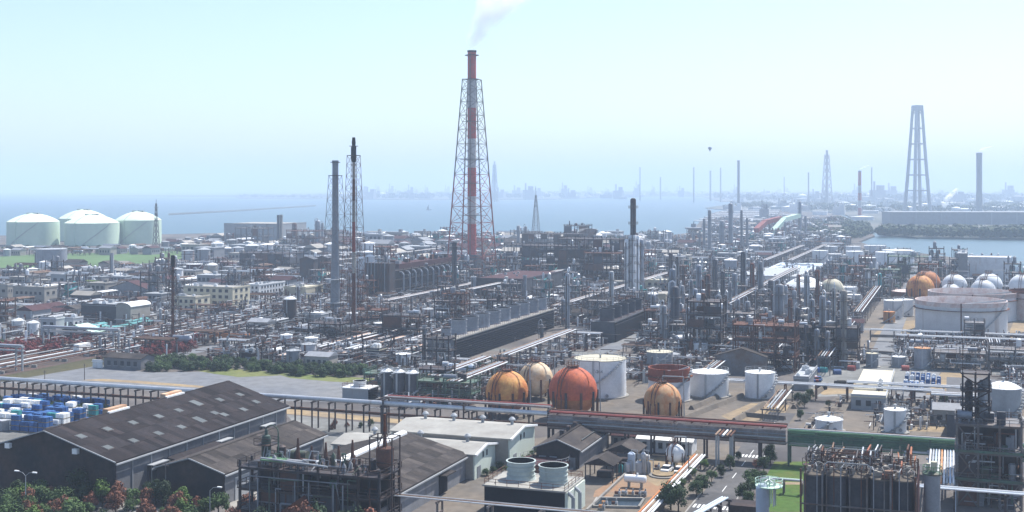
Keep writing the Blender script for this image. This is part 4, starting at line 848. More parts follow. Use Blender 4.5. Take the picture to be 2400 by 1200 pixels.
for k in range(8):
    p = P(655 + 48 * k, 852 - 2 * k); rack(p, p + Vector((bx, by, 0)) * (70 + 9 * (k % 3)), 2.6, 2.6, [(-1.0, .17, ('white', 'steel_rust', 'light_grey')[k % 3], 0), (-.3, .2, ('tan_rust', 'white', 'steel_rust')[k % 3], 0), (.5, .15, 'silver', 0), (1.0, .15, 'steel_rust', 0)], f'{ORD[k]} low pipe run from the shrub belt end towards the flare tower', 'steel_rust', 9, 'low pipe runs before the flare tower', occ=(k % 2 == 0))
# long white pipe bundle on the left
for i in range(11):
    s_ = -320 + 3.0 * i + (1.5 if i > 5 else 0)
    t = thing('pipeline', f'{ORD[i]} pipeline from the crimson shrub side, {"white" if i % 2 else "brownish"}, in the long bundle', 'pipeline', G(s_, 290), GA + R(90), 'pipelines of the long bundle')
    part(t, 'pipe', MB().cyl((0, 0, 1.5), (285, 0, 1.5), (.24 if i % 2 else .2), n=8), 'light_grey' if i % 4 == 1 else 'white' if i % 2 else 'steel_rust')
    for k in range(0, 285, 15): part(t, 'sleeper', MB().box(k, k + .6, -1.0, 1.0, 0, 1.0), 'concrete', False)
occupy(G(-304, 430), 18, 145); strip('pipe_track_bed', -322, 285, -285, 578, 0.05, 'rail_bed')
for u_, v_, l_ in ((228, 822, 'pale pipe gantry spanning the white pipe bundle'), (30, 868, 'rusty pipe gantry spanning the near end of the pipe bundle')):
    p = P(u_, v_); s_, tt = ST(p); t = thing('pipe_gantry', l_, 'gantry', G(-304, tt))
    for x in (-17, -14.5, 14.5, 17): part(t, 'post', MB().cb(x, 0, 0, .5, .5, 7.5), 'light_grey', False)
    for z in (6.4, 7.6): part(t, 'beam', MB().box(-17.5, 17.5, -.6, .6, z, z + .4), 'light_grey', False)
    for y in (-.3, .3): part(t, 'pipe', MB().cyl((-17, y, 8.3), (17, y, 8.3), .25, n=8), 'silver')

# ------------------------------------------------------------------ near process structures
Dc = Vector((-21 - 13.5 * ax, 208 - 13.5 * ay + 4, 0))
t = process_frame(Dc, 27, 8, 11.2, 3, 'steel_dark', 'dark open reactor frame with vessels and pipes along its deck', 'reactor_structure', nx=8, ny=3, seed=5, dense=1.3, clad=.28, vm=('steel_dark', 'steel_rust', 'steel_green', 'dark_grey', 'grey'))
part(t, 'back_wall', MB().box(-13.3, 13.3, 2.4, 2.6, .1, 10.6), 'steel_dark', False)  # added dark sheet, painted shade for the deep interior under the deck
for k in range(26): x = rnd.uniform(-12.5, 9.5); z = rnd.uniform(.8, 3.0); q = rnd.uniform(.3, 1.5); part(t, 'deck_pipe', MB().tube([(x, rnd.uniform(-3.6, 3), 11.2), (x, -1, 11.2 + z), (x + q, -1, 11.2 + z), (x + q, -1.5, 11.2)], rnd.uniform(.06, .13), 6), rnd.choice(('steel_dark', 'steel_rust', 'grey', 'steel_green', 'light_grey')))
for k in range(14): x = rnd.uniform(-12, 9); part(t, 'deck_vessel', MB().lathe([(.4, 11.2), (.4, 11.2 + .8 + k % 4 * .35), (.001, 11.8 + .8 + k % 4 * .35)], 10, (x, rnd.uniform(-3.2, 3.0), 0)), rnd.choice(('steel_rust', 'steel_dark', 'grey', 'steel_green')))
for k in range(20): x = rnd.uniform(-13, 13); z = rnd.uniform(1, 10.5); part(t, 'front_pipe', MB().tube([(x, -4.3, 0), (x, -4.3, z), (min(13, x + rnd.uniform(1, 6)), -4.3, z)], rnd.uniform(.07, .15), 6), rnd.choice(('grey', 'steel_rust', 'steel_green', 'steel_grey')))
v = part(t, 'tall_vessel', MB().lathe([(.85, 11.2), (.85, 15.4), (.7, 15.9), (.3, 16.1), (.25, 17.0), (.001, 17.05)], 16, (-10.6, 0, 0)), 'vessel_green')
part(t, 'loop_pipe', MB().tube([(-10.6 + 1.3 * math.cos(R(a)) + 1.0, .2, 16.6 + 1.2 * math.sin(R(a))) for a in range(180, -1, -20)] + [(-8.3, .2, 11.2)], .11, 8), 'steel_green')
part(t, 'vessel_cage', MB().rail([(-12.2, -1.5, 14.5), (-8.9, -1.5, 14.5), (-8.9, 1.5, 14.5), (-12.2, 1.5, 14.5), (-12.2, -1.5, 14.5)], 1.1, .1).box(-12.2, -8.9, -1.5, 1.5, 14.35, 14.5), 'steel_dark', False)
part(t, 'green_deck', MB().cb(-7.6, -2.2, 12.22, 4.4, 2.6, .25), 'green_trim', False)
for x, h_ in ((-4.5, 3.6), (1.0, 3.2), (3.5, 2.8), (6.2, 4.0), (-1.8, 2.4)): part(t, 'vent_stack', MB().cyl((x, .5, 12.2), (x, .5, 12.2 + h_), .42, .16, 8), 'steel_rust')
part(t, 'front_pipe', MB().tube([(-9, -4.5, 13.0), (4, -4.5, 12.4)], .17, 8), 'light_grey')
for x in (-9.5, -2.2, .5, 5.2, 7.0): part(t, 'downpipe', MB().tube([(x, -4.7, 0), (x, -4.7, 9.5)], .13, 6), 'grey')
part(t, 'stair', MB().box(-.8, .8, -.06, .06, 0, 6.5), 'rust', False, (-5, -4.9, 3)).rotation_euler = (0, R(55), 0)
Hc = Dc + Vector((ax, ay, 0)) * 12.4 + Vector((bx, by, 0)) * .5
t = thing('cone_hopper', 'rust-brown cone-bottomed hopper held in a tall thin frame', 'hopper', Hc)
part(t, 'hopper', MB().lathe([(.25, 10.8), (1.5, 12.4), (1.55, 15.2), (1.5, 15.3), (.001, 15.6)], 20), 'steel_rust')
for x in (-2.1, 2.1):
    for y in (-1.6, 1.6): part(t, 'post', MB().cb(x, y, 0, .2, .2, 17.4), 'steel_dark', False)
for z in (10.2, 13.0, 17.3): part(t, 'ring_beam', MB().tube([(-2.1, -1.6, z), (2.1, -1.6, z), (2.1, 1.6, z), (-2.1, 1.6, z), (-2.1, -1.6, z)], .1, 4), 'steel_dark', False)
part(t, 'vent', MB().cyl((0, 0, 15.5), (0, 0, 19.0), .4, .25, 10).cyl((0, 0, 19), (0, 0, 21), .22, n=8), 'rust')
for a in range(0, 360, 60): part(t, 'guy_bar', MB().bar((0, 0, 18.6), (1.4*math.cos(R(a)), 1.4*math.sin(R(a)), 15.4), .1), 'steel_dark', False)
# silo block
T0 = at(1880, 1112, 200.0); T0.z = 0; S_, D_ = 3.45, 3.3
proto = None
for j in range(4):
    for i in range(5):
        p = T0 + Vector((ax, ay, 0)) * (S_ * (i + .5)) + Vector((bx, by, 0)) * (S_ * (j + .5))
        lab = f'{ORD[i]} silo from the lawn in the {ORD[j]} row of the dark silo block'
        if proto is None:
            proto = thing('silo', lab, 'silo', p, GA, 'silos of the dark silo block')
            part(proto, 'shell', MB().lathe([(1.68, 0), (1.68, 4.5), (1.71, 4.55), (1.68, 4.6), (1.68, 9), (1.71, 9.05), (1.68, 9.1), (1.68, 13.6)], 24), 'silo_blue')
            part(proto, 'roof', MB().lathe([(1.7, 13.5), (1.7, 13.7), (.5, 14.3), (.001, 14.35)], 20), 'tan_grey')
            part(proto, 'inlet_pipe', MB().tube([(0, 0, 14.2), (0, 0, 15.0), (.5, 0, 15.5), (1.2, 0, 15.4), (1.6, 0, 14.9), (1.72, 0, 14)], .11, 8), 'beige')
            part(proto, 'filter', MB().cyl((.6, .7, 14), (.6, .7, 15.3), .4, n=10).cyl((-.7, -.5, 14), (-.7, -.5, 14.9), .3, n=8), 'beige')
            part(proto, 'hatch', MB().cb(-.4, .7, 14.0, .7, .5, .6), 'steel_rust', False)
            part(proto, 'handrail', MB().rail([(-1.7, -1.7, 13.7), (1.7, -1.7, 13.7), (1.7, 1.7, 13.7)], 1.1, .08), 'steel_grey', False)
        else: copy_thing(proto, p, GA + R(rnd.choice((0, 90, 180, 270))) * (j > 0), (1, 1, rnd.uniform(.97, 1.03)), lab)
t = thing('silo_structure', 'rusty steel frame with catwalks wrapped round the silo block', 'steel structure', T0 + Vector((ax, ay, 0)) * (S_*2.5) + Vector((bx, by, 0)) * (S_*2)); LX, LY = S_*5 + .4, S_*4 + .4
occupy(t.location, LX/2, LY/2)
for x in (-LX/2, -LX/2 + 3.4, -LX/2 + 10.3, -LX/2 + 13.9, LX/2):
    for y in (-LY/2, LY/2): part(t, 'post', MB().cb(x, y, 0, .28, .28, 14.6), 'steel_rust' if abs(x) > LX/2 - 1 else 'steel_grey', False)
part(t, 'side_sheet', MB().box(LX/2 + .16, LX/2 + .26, -LY/2, LY/2, 0, 13.4), 'roof_red', False)
for y in (-4, 0, 4): part(t, 'catwalk', MB().box(-LX/2, LX/2, y - .5, y + .5, 14.6, 14.75).rail([(-LX/2, y - .5, 14.75), (LX/2, y - .5, 14.75)], 1.1, .08), 'steel_dark', False)
for k in range(12): part(t, 'front_riser', MB().tube([(-LX/2 + LX * (k + .5 + .3 * math.sin(k)) / 12, -LY/2 - .15, 0), (-LX/2 + LX * (k + .5 + .3 * math.sin(k)) / 12, -LY/2 - .15, 15.2), (-LX/2 + LX * (k + .5) / 12, -LY/2 + 1.2, 15.5)], .09, 6), ('steel_rust', 'grey', 'steel_grey')[k % 3])
for z in (4.5, 9.0): part(t, 'front_beam', MB().box(-LX/2, LX/2, -LY/2 - .3, -LY/2 - .1, z, z + .22), 'steel_grey', False)
for k in range(28):
    x = -LX/2 + LX * (k + .5) / 28; y = rnd.uniform(-5, 3); L_ = rnd.uniform(2.5, 8); z = rnd.uniform(15.2, 16.8)
    part(t, 'pipe', MB().tube([(x, y, 14.3), (x, y, z), (x + rnd.uniform(-.3, .3), min(y + L_, LY/2), z), (x, min(y + L_, LY/2), 14.3)], rnd.uniform(.09, .17), 6), rnd.choice(('steel_rust', 'beige', 'silver', 'purple_brown', 'grey', 'steel_dark', 'old_pipe')))
for k in range(15):
    y = -LY/2 + LY * (k + .5) / 15; x = rnd.uniform(-LX/2, 0); L_ = rnd.uniform(4, 9); z = rnd.uniform(14.9, 16.6)
    part(t, 'pipe', MB().tube([(x, y, 14.4), (x, y, z - .5), (x + .5, y, z), (x + L_, y, z), (x + L_ + .5, y, z - .5), (x + L_ + .5, y, 14.4)], rnd.uniform(.08, .15), 6), rnd.choice(('steel_dark', 'light_grey', 'steel_rust')))
for k in range(38): part(t, 'top_equipment', MB().cb(rnd.uniform(-LX*.47, LX*.47), rnd.uniform(-LY*.47, LY*.47), 13.9, rnd.uniform(.4, 1.3), rnd.uniform(.4, 1.1), rnd.uniform(.4, 1.3)), rnd.choice(('beige', 'steel_rust', 'old_pipe', 'grey', 'steel_dark', 'steel_grey')), False)
p = T0 + Vector((ax, ay, 0)) * (S_ * 5 + 2.6) + Vector((bx, by, 0)) * 3.0
t = thing('silo', 'single grey silo with a green-railed top standing apart from the block', 'silo', p)
part(t, 'shell', MB().lathe([(1.25, 0), (1.25, 14.6)], 24), 'grey'); part(t, 'roof', MB().lathe([(1.5, 14.6), (1.5, 14.8), (.4, 15.2), (.001, 15.25)], 20), 'steel_green')
part(t, 'handrail', MB().rail([(1.45*math.cos(R(a)), 1.45*math.sin(R(a)), 14.8) for a in range(0, 361, 40)], 1.1, .08), 'green_trim', False); part(t, 'filter', MB().cyl((.3, 0, 15), (.3, 0, 16.6), .5, n=10).cyl((-.6, .3, 15), (-.6, .3, 16.2), .3, n=8), 'cream')
# dark steel tower on the right
Uc = P(2318, 1192); Uc += Vector((bx, by, 0)) * 4.5
t = process_frame(Uc, 11.3, 8.5, 15.6, 3, 'steel_grey', 'dark steel process tower with crossbraced floors and a narrow head', 'process_tower', nx=4, ny=3, seed=21, dense=1.4, clad=.22, vm=('steel_dark', 'steel_dark', 'silver_dull', 'steel_rust', 'grey'))
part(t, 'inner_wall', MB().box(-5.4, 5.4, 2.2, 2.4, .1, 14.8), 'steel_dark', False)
for k in range(34): x = rnd.uniform(-5.4, 5.0); z = rnd.uniform(.5, 15); part(t, 'pipe', MB().tube([(x, rnd.uniform(-4.5, -1), max(0, z - rnd.uniform(1, 5))), (x, -4.2, z), (min(5.5, x + rnd.uniform(.5, 4)), -4.2, z)], rnd.uniform(.06, .14), 6), rnd.choice(('grey', 'light_grey', 'steel_rust', 'silver_dull', 'steel_green')))
for k in range(16): q = 5.2 * (k // 4) + .02; part(t, 'machine', MB().cb(rnd.uniform(-4.6, 4.6), rnd.uniform(-3.4, 1), q, rnd.uniform(.7, 1.8), rnd.uniform(.7, 1.5), rnd.uniform(.8, 2.6)), rnd.choice(('grey', 'silver_dull', 'steel_green', 'steel_rust', 'dark_grey')), False)
for f in range(3): part(t, 'brace', MB().bar((-5.6, -4.3, 5.2*f), (-1.9, -4.3, 5.2*f + 5), .2).bar((-1.9, -4.3, 5.2*f), (-5.6, -4.3, 5.2*f + 5), .2), 'steel_grey', False)
part(t, 'beam', MB().box(-5.9, 5.9, -4.75, -4.55, 5.0, 5.5), 'steel_green', False); part(t, 'beam', MB().box(-5.9, 5.9, -4.75, -4.55, 10.3, 10.75), 'steel_green', False)
for i, x in enumerate((-4.6, -2.3, .1)):
    for y in (-2, 2.2): part(t, 'head_post', MB().cb(x, y, 15.6, .3, .3, 9.4), 'steel_dark', False)
for z in (18.5, 21.4, 24.6): part(t, 'head_floor', MB().box(-5.0, .5, -2.4, 2.6, z, z + .25).rail([(-5, -2.4, z + .25), (.5, -2.4, z + .25), (.5, 2.6, z + .25)], 1.1, .1), 'steel_dark', False)
for z in (15.6, 18.6, 21.5): part(t, 'brace', MB().bar((-4.6, -2.2, z), (.1, -2.2, z + 2.8), .22).bar((.1, -2.2, z), (-4.6, -2.2, z + 2.8), .22), 'steel_dark', False)
for x, m_ in ((-3.5, 'steel_dark'), (-1.2, 'silver_dull')): part(t, 'column', MB().lathe([(.75, 15.6), (.75, 22.6), (.3, 23.3), (.001, 23.4)], 14, (x, .3, 0)), m_)
part(t, 'top_drum', MB().lathe([(.001, 21.8), (.7, 22.2), (.7, 23.6), (.001, 24.2)], 14, (-.2, -1, 0)), 'grey'); part(t, 'aerial', MB().bar((-4.6, -2, 24.6), (-4.6, -2, 31), .12), 'steel_dark', False)
# blue-white pipe terraces between silos and tower
p = P(2205, 1205); rack(p, p + Vector((bx, by, 0)) * 38, 5.5, 5.0, [(-2.2 + .55 * k, .2, ('white', 'pale_blue', 'light_grey', 'white', 'tan_rust')[k % 5], 0) for k in range(9)], 'broad rack of pale blue and white pipes beside the silo block', 'pale_blue', 7)
p = G(*ST(P(2120, 1215))); rack(p, p + Vector((ax, ay, 0)) * 34, 6.0, 2.4, [(-1.0, .16, 'white', 0), (-.4, .15, 'pale_blue', 0), (.3, .14, 'light_grey', 0), (1.0, .14, 'white', 0)], 'bright white pipe run in front of the dark steel tower', 'steel_dark', 8, occ=False)
p = P(2120, 1110); rack(p, p + Vector((ax, ay, 0)) * 16, 4.5, 2.0, [(-.7, .22, 'white', 0), (0, .2, 'pale_blue', 0), (.6, .25, 'white', 0)], 'short white pipe run under the green-netted bridge', 'pale_blue', 5)
# silver vessel with white valves near the lawn
p = P(1787, 1240); t = thing('filter_vessel', 'silver upright vessel crowned with white pipes beside the lawn', 'vessel', p)
part(t, 'shell', MB().lathe([(1.15, 0), (1.15, 7.3), (.7, 7.9), (.001, 8.0)], 20), 'pale_blue')
for k in range(10):
    a = k * .63; part(t, 'pipe', MB().tube([(1.3*math.cos(a) + .8, 1.3*math.sin(a) + 1.2, 4), (1.3*math.cos(a) + .8, 1.3*math.sin(a) + 1.2, 8.0 + .3 * (k % 3)), (.3 + .8, 1.2, 8.4 + .3 * (k % 3))], .13, 6), 'white' if k % 2 else 'roof_mint')
part(t, 'platform', MB().cyl((1.0, 1.0, 7.4), (1.0, 1.0, 7.55), 2.4, n=16).rail([(1 + 2.4*math.cos(R(a)), 1 + 2.4*math.sin(R(a)), 7.55) for a in range(0, 361, 30)], 1.1, .08), 'roof_mint', False)
p = P(1745, 1215); single('pump_house', 'small flat-roofed dark pump house by the crossing', 'building', MB().box(-2.6, 2.6, -2, 2, 0, 2.6).box(-2.9, 2.9, -2.3, 2.3, 2.602, 2.8), 'wall_dark', p)
p = P(1625, 1262); rack(p, p + Vector((bx, by, 0)) * 14 + Vector((ax, ay, 0)) * 3, 3.8, 1.6, [(-.5, .18, 'pale_blue', 0), (0, .16, 'white', 0), (.5, .18, 'pale_blue', 0)], 'short pale blue pipe run by the crossing', 'steel_dark', 4, occ=False)
p = P(1880, 1160) ; rack(p - Vector((ax, ay, 0)) * 7, p, 2.6, 1.4, [(-.3, .2, 'light_grey', 0), (.3, .2, 'roof_mint', 0)], 'low pipe run from the silos to the silver vessel', 'steel_grey', 3)

# ------------------------------------------------------------------ small yard equipment between sheds and road
def drum(p, L, r, label, m='white_clean', rz=GA, lg=1.0):
    t = thing('horizontal_drum', label, 'drum', p, rz); z = r + lg; occupy(p, L/2, r + .5)
    part(t, 'shell', MB().cyl((-L/2 + r*.4, 0, z), (L/2 - r*.4, 0, z), r, n=20, cap=False), m)
    for sx in (-1, 1):
        part(t, 'end_cap', MB().cyl((sx*(L/2 - r*.4), 0, z), (sx*(L/2 - r*.1), 0, z), r, r*.75, 20).cyl((sx*(L/2 - r*.1), 0, z), (sx*L/2, 0, z), r*.75, r*.2, 20), m)
        part(t, 'saddle', MB().cb(sx*L*.28, 0, 0, .35, r*1.5, z - r*.6), 'concrete', False)
    part(t, 'nozzle', MB().cyl((L*.1, 0, z + r - .05), (L*.1, 0, z + r + .4), .18, n=8), m)
    return t
drum(P(1489, 1143), 4.6, .78, 'white horizontal drum on two dark saddles above the paving')
drum(P(1075, 886) , 10.5, 1.2, 'long pale blue horizontal drum with a white end', 'pale_blue', lg=2.2)
drum(P(1600, 815), 9, 2.0, 'grey horizontal drum lying beside the refinery frame', 'silver_dull', GA + R(60))
drum(P(1505, 1088), 3.4, .6, 'small white drum beside the low white house', 'white')
for k, (u_, v_, h_, w_, m_) in enumerate(((1480, 1108, 4.0, .8, 'pale_blue'), (1497, 1113, 2.6, .7, 'light_grey'), (1508, 1112, 4.3, .55, 'silver'), (1470, 1110, 2.0, .6, 'white'), (1520, 1110, 2.2, .5, 'grey'), (1455, 1112, 1.8, .5, 'teal'))):
    t = thing('small_vessel', ('pale blue', 'light grey', 'slim silver', 'short white', 'short grey', 'teal')[k] + ' upright vessel in the cluster beside the sheds', 'vessel', P(u_, v_))
    part(t, 'shell', MB().lathe([(w_, .5), (w_, h_), (w_ * .5, h_ + .35), (.001, h_ + .4)], 14), m_); part(t, 'skirt', MB().lathe([(w_ * 1.1, 0), (w_ * 1.02, .5)], 14), 'concrete')
    part(t, 'pipe', MB().tube([(0, 0, h_ + .3), (0, 0, h_ + .8), (w_ + .5, 0, h_ + .8), (w_ + .5, 0, 0)], .1, 6), 'light_grey')
for k, (u_, v_) in enumerate(((1447, 1163), (1463, 1162), (1479, 1163), (1495, 1164), (1508, 1163), (1417, 1186), (1440, 1187), (1572, 1100), (1410, 1195), (1540, 1100))):
    t = thing('pump_set', 'rust and grey pump set on a small plinth in the paved yard', 'pump', P(u_, v_), GA, 'pump sets in the paved yard')
    part(t, 'plinth', MB().cb(0, 0, 0, 1.3, .8, .3), 'concrete', False); part(t, 'motor', MB().cyl((-.5, 0, .7), (.2, 0, .7), .32, n=10), ('steel_rust', 'grey', 'tan_rust')[k % 3]); part(t, 'casing', MB().cyl((.2, 0, .65), (.6, 0, .65), .4, n=12).cyl((.4, 0, .7), (.4, 0, 1.5), .13, n=8), 'light_grey')
pool = [P(1400, 1170), P(1510, 1172), P(1497, 1192), P(1388, 1190)]
sheet('basin_water', [(p.x, p.y) for p in pool], 0.05, 'pond', False)
for k in range(4):
    a, b_ = pool[k], pool[(k + 1) % 4]; d = (b_ - a); single('basin_kerb', 'low concrete kerb round the dark water basin', 'kerb', MB().box(-.2, d.length + .2, -.22, .22, 0, .45), 'concrete', a, math.atan2(d.y, d.x), 'kerbs of the water basin')
tank(1554, 1121, 48, 5, 'low round concrete basin wall beside the small white sphere', 'tan_rust', 'tan', 'flat', stair=False, rail=False, name='round_basin', cat='basin')
for u0, v0, u1, v1 in ((1375, 1200, 1468, 1112), (1545, 1170, 1640, 1070), (1600, 1082, 1650, 1075)):
    a, b_ = P(u0, v0), P(u1, v1); d = b_ - a; single('dike_wall', 'low concrete dike wall round the paved yard', 'wall', MB().box(0, d.length, -.2, .2, 0, .55), 'concrete', a, math.atan2(d.y, d.x), 'dike walls of the paved yard')
for u0, v0, u1, v1 in ((1600, 985, 1740, 930), (1620, 960, 1700, 925), (1740, 975, 1840, 985), (1720, 990, 1790, 950), (1860, 958, 1940, 905), (2130, 995, 2345, 1000), (2040, 790, 2150, 792), (1990, 825, 2150, 835)):
    a, b_ = P(u0, v0), P(u1, v1); d = b_ - a; single('dike_wall', 'earth-coloured concrete dike wall in the tank yards', 'wall', MB().prism_x([(-.9, 0), (.9, 0), (.25, 1.1), (-.25, 1.1)], 0, d.length), 'tan_grey', a, math.atan2(d.y, d.x), 'dike walls of the tank yards', False)

# ------------------------------------------------------------------ buildings of the middle ground: u, v, uL, uR, h, label, wall, roof, front windows, side windows, shape
BL = [
 (155, 684, 119, 190, 38, 'grey flat-roofed block with a pale sunlit side near the control tank', 'light_grey', 'light_grey', (2, 2), (2, 2), 'flat'),
 (104, 722, 30, 134, 46, 'wide beige plant block with pipes along its roof', 'beige', 'concrete', (2, 6), (2, 2), 'flat'),
 (180, 706, 134, 216, 24, 'low grey block beneath the bright green canopy', 'light_grey', 'grey', (1, 4), (1, 3), 'flat'),
 (18, 716, -30, 30, 46, 'pale block with pipework at the edge of the pipe bundle', 'beige', 'light_grey', (2, 3), (2, 2), 'flat'),
 (45, 745, -20, 60, 24, 'low cream plant office with a rusty roof edge', 'beige', 'concrete', (1, 5), None, 'flat'),
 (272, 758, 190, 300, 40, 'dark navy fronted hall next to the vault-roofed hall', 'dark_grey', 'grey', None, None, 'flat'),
 (131, 798, 95, 151, 50, 'grey gable-fronted house with a white roof beside two white tanks', 'light_grey', 'white_clean', (2, 2), (1, 1), 'flat'),
 (172, 770, 150, 195, 22, 'small white house with two windows behind the grey one', 'white', 'grey', (1, 2), (1, 2), 'flat'),
 (218, 799, 135, 246, 19, 'long low shed with a pale mint roof', 'dark_grey', 'roof_mint', None, None, 'gb'),
 (330, 868, 243, 362, 26, 'weathered brown gabled workshop beside the asphalt yard', 'wall_grey', 'roof_slate', (1, 5), None, 'ga'),
 (545, 724, 430, 586, 47, 'three-storey office block with a yellow sunlit end wall', 'cream', 'concrete', (3, 7), (3, 3), 'flat'),
 (458, 733, 402, 492, 34, 'two-storey cream annex in front of the yellow-walled office block', 'cream', 'concrete', (2, 4), (2, 2), 'flat'),
 (607, 708, 586, 668, 38, 'white three-storey block with rows of windows', 'white', 'light_grey', (3, 2), (3, 8), 'flat'),
 (716, 706, 665, 757, 30, 'cream workshop with a broad pale roof beside the grey chimney', 'cream', 'cream', (1, 4), (1, 4), 'flat'),
 (752, 758, 712, 777, 20, 'white ribbed container-like box beside the black cylinder', 'light_grey', 'white_clean', None, (1, 3), 'flat'),
 (790, 790, 672, 830, 16, 'long low grey shed before the flare tower', 'grey', 'grey', None, None, 'flat'),
 (735, 660, 702, 745, 52, 'black gabled boiler house behind the grey chimney', 'steel_dark', 'dark_grey', None, None, 'gb'),
 (768, 655, 742, 776, 50, 'second black gabled boiler house behind the grey chimney', 'steel_dark', 'dark_grey', None, None, 'gb'),
 (650, 578, 525, 718, 52, 'big grey coastal shed with a sunlit white end', 'light_grey', 'beige', None, None, 'flat'),
 (345, 700, 255, 368, 22, 'dark red gabled shed with white roof stripes', 'grey', 'roof_red', None, None, 'gb'),
 (480, 655, 450, 496, 14, 'small hut with a pale pink roof near a dark red tank', 'dark_grey', 'beige', None, None, 'gb'),
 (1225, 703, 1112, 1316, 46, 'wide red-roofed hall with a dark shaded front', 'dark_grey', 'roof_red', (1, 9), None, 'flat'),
 (1575, 690, 1512, 1590, 30, 'cream stepped office block beside the tall column', 'cream', 'cream', (2, 4), (2, 4), 'flat'),
 (1560, 720, 1512, 1580, 28, 'low cream office wing with a dark window band', 'cream', 'beige', (1, 3), None, 'flat'),
 (1870, 675, 1725, 1905, 24, 'very wide white low-roofed store before the canal tanks', 'white', 'light_grey', (1, 8), None, 'flat'),
 (1905, 650, 1790, 1935, 14, 'flat white store with a broad roof behind a wider one', 'white', 'pale_blue', None, None, 'flat'),
 (2370, 664, 2264, 2372, 62, 'tall pale canal building with rows of small windows', 'white', 'white_clean', (3, 9), None, 'flat'),
 (2266, 664, 2246, 2268, 78, 'narrow grey stair tower on the canal building', 'grey', 'light_grey', (3, 1), None, 'flat'),
 (2076, 964, 1995, 2096, 30, 'white flat-roofed switch house with a rusty roof edge', 'light_grey', 'cream', (1, 3), (1, 2), 'flat'),
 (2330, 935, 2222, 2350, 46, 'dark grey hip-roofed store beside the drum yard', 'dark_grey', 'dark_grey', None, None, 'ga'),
 (1895, 915, 1860, 1915, 26, 'grey pump shed with a teal door beside the gravel yard', 'grey', 'light_grey', None, None, 'flat'),
 (985, 955, 900, 1000, 12, 'low flat roof with white pipes behind the pipe bridge', 'light_grey', 'white_clean', None, None, 'flat'),
 (1400, 1000, 1300, 1410, 12, 'low dark store under the brown clad bridge', 'dark_grey', 'grey', None, None, 'flat'),
 (1795, 880, 1680, 1800, 42, 'shed with a low dark gable before the refinery columns', 'steel_grey', 'roof_slate', None, None, 'gb'),
 (240, 863, 217, 241, 14, 'small white box hut beside the brown workshop', 'white', 'white_clean', None, None, 'flat'),
 (820, 830, 745, 835, 16, 'blue-walled hut with a pale roof before the shrub belt', 'pale_blue', 'light_grey', (1, 3), None, 'flat'),
 (888, 848, 858, 905, 26, 'tall hut with a yellow-cream roof beside the long cooling tower', 'dark_grey', 'cream', None, None, 'flat'),
 (990, 838, 930, 1000, 10, 'long container with a bright teal roof beside the cooling tower', 'teal', 'roof_teal', None, None, 'flat'),
 (925, 768, 890, 932, 26, 'dark red steel cabin near the flare tower', 'pipe_red', 'roof_red', None, None, 'flat'),
 (590, 850, 560, 600, 22, 'dark square cabin before the shrub belt', 'steel_dark', 'grey', None, None, 'flat'),
 (575, 800, 490, 585, 12, 'long shed with an orange sunlit wall', 'orange_low', 'tan_rust', None, None, 'flat'),
 (585, 743, 520, 592, 10, 'long white canopy roof beside the office block', 'grey', 'white_clean', None, None, 'flat'),
]
for (u_, v_, uL, uR, h_, l_, wm, rm, wf, wr, shp) in BL:
    far_ = v_ < 640
    block(u_, v_, uL, uR, h_, l_, wm, rm, wf, wr, kit=0 if ('white_clean' == rm or far_) else 4, shape=shp, rise=.16)
block(306, 760, 272, 352, 40, 'hall with a bright white vaulted roof', 'beige', 'white_clean', name='vault_hall', shape='vault', rise=.2, kit=0)
p = P(194, 690); single('canopy', 'small bright green canopy roof above a low grey block', 'canopy', MB().box(-4, 4, -3, 3, 6.6, 6.9).cb(-3.5, -2.5, 0, .3, .3, 6.6).cb(3.5, -2.5, 0, .3, .3, 6.6).cb(-3.5, 2.5, 0, .3, .3, 6.6).cb(3.5, 2.5, 0, .3, .3, 6.6), 'lawn', p + Vector((0, 12, 0)))
for k in range(15):
    s_, tt = ST(P(215 + 165 * rnd.random(), 762 + 22 * rnd.random())); p = G(s_, tt)
    if not free(p, 2.2, 6): continue
    occupy(p, 2.2, 6); t = thing('teal_shed', 'long narrow teal-roofed shelter in the parking rows', 'shelter', p, GA, 'teal-roofed parking shelters')
    part(t, 'roof', MB().prism_y([(-2.2, 2.5), (2.2, 2.3), (2.2, 2.42), (0, 2.9), (-2.2, 2.62)], -7, 7), 'roof_teal', False)
    for x in (-1.9, 1.9):
        for y in (-6, 6): part(t, 'post', MB().cb(x, y, 0, .2, .2, 2.4), 'steel_grey', False)

# the long furnace structure
p = P(925, 700); L = 88.0; c = p + Vector((bx, by, 0)) * (L/2) - Vector((ax, ay, 0)) * 7; occupy(c, 9, L/2 + 2)
t = process_frame(c, 14, L, 15, 3, 'steel_dark', 'long dark furnace structure under a rusty brown roof duct', 'furnace_structure', nx=3, ny=9, seed=3, dense=.5, occ=False)
part(t, 'roof_duct', MB().box(-5, 5, -L/2 + 10, L/2, 15.2, 18), 'roof_red', False)
for k in range(12): part(t, 'roof_machine', MB().cb(rnd.uniform(-4, 4), -L/2 + 8 + k * 6.6, 18.01 if k > 0 else 15.2, rnd.uniform(1.5, 4), rnd.uniform(1.5, 4), rnd.uniform(.8, 3.0)), rnd.choice(('steel_dark', 'steel_rust', 'grey', 'dark_grey')), False)
for k in range(8): part(t, 'end_pipe', MB().tube([(-7 + 2 * k, -L/2 - 8.4, 0), (-7 + 2 * k, -L/2 - 8.4, 6 + k * 1.6), (-7 + 2 * k, -L/2 - 8, 20)], .25, 6), rnd.choice(('grey', 'steel_rust', 'silver_dull')))
part(t, 'end_block', MB().box(-7.4, 7.6, -L/2 - 8, -L/2 - .5, 0, 19.5), 'steel_dark', False)
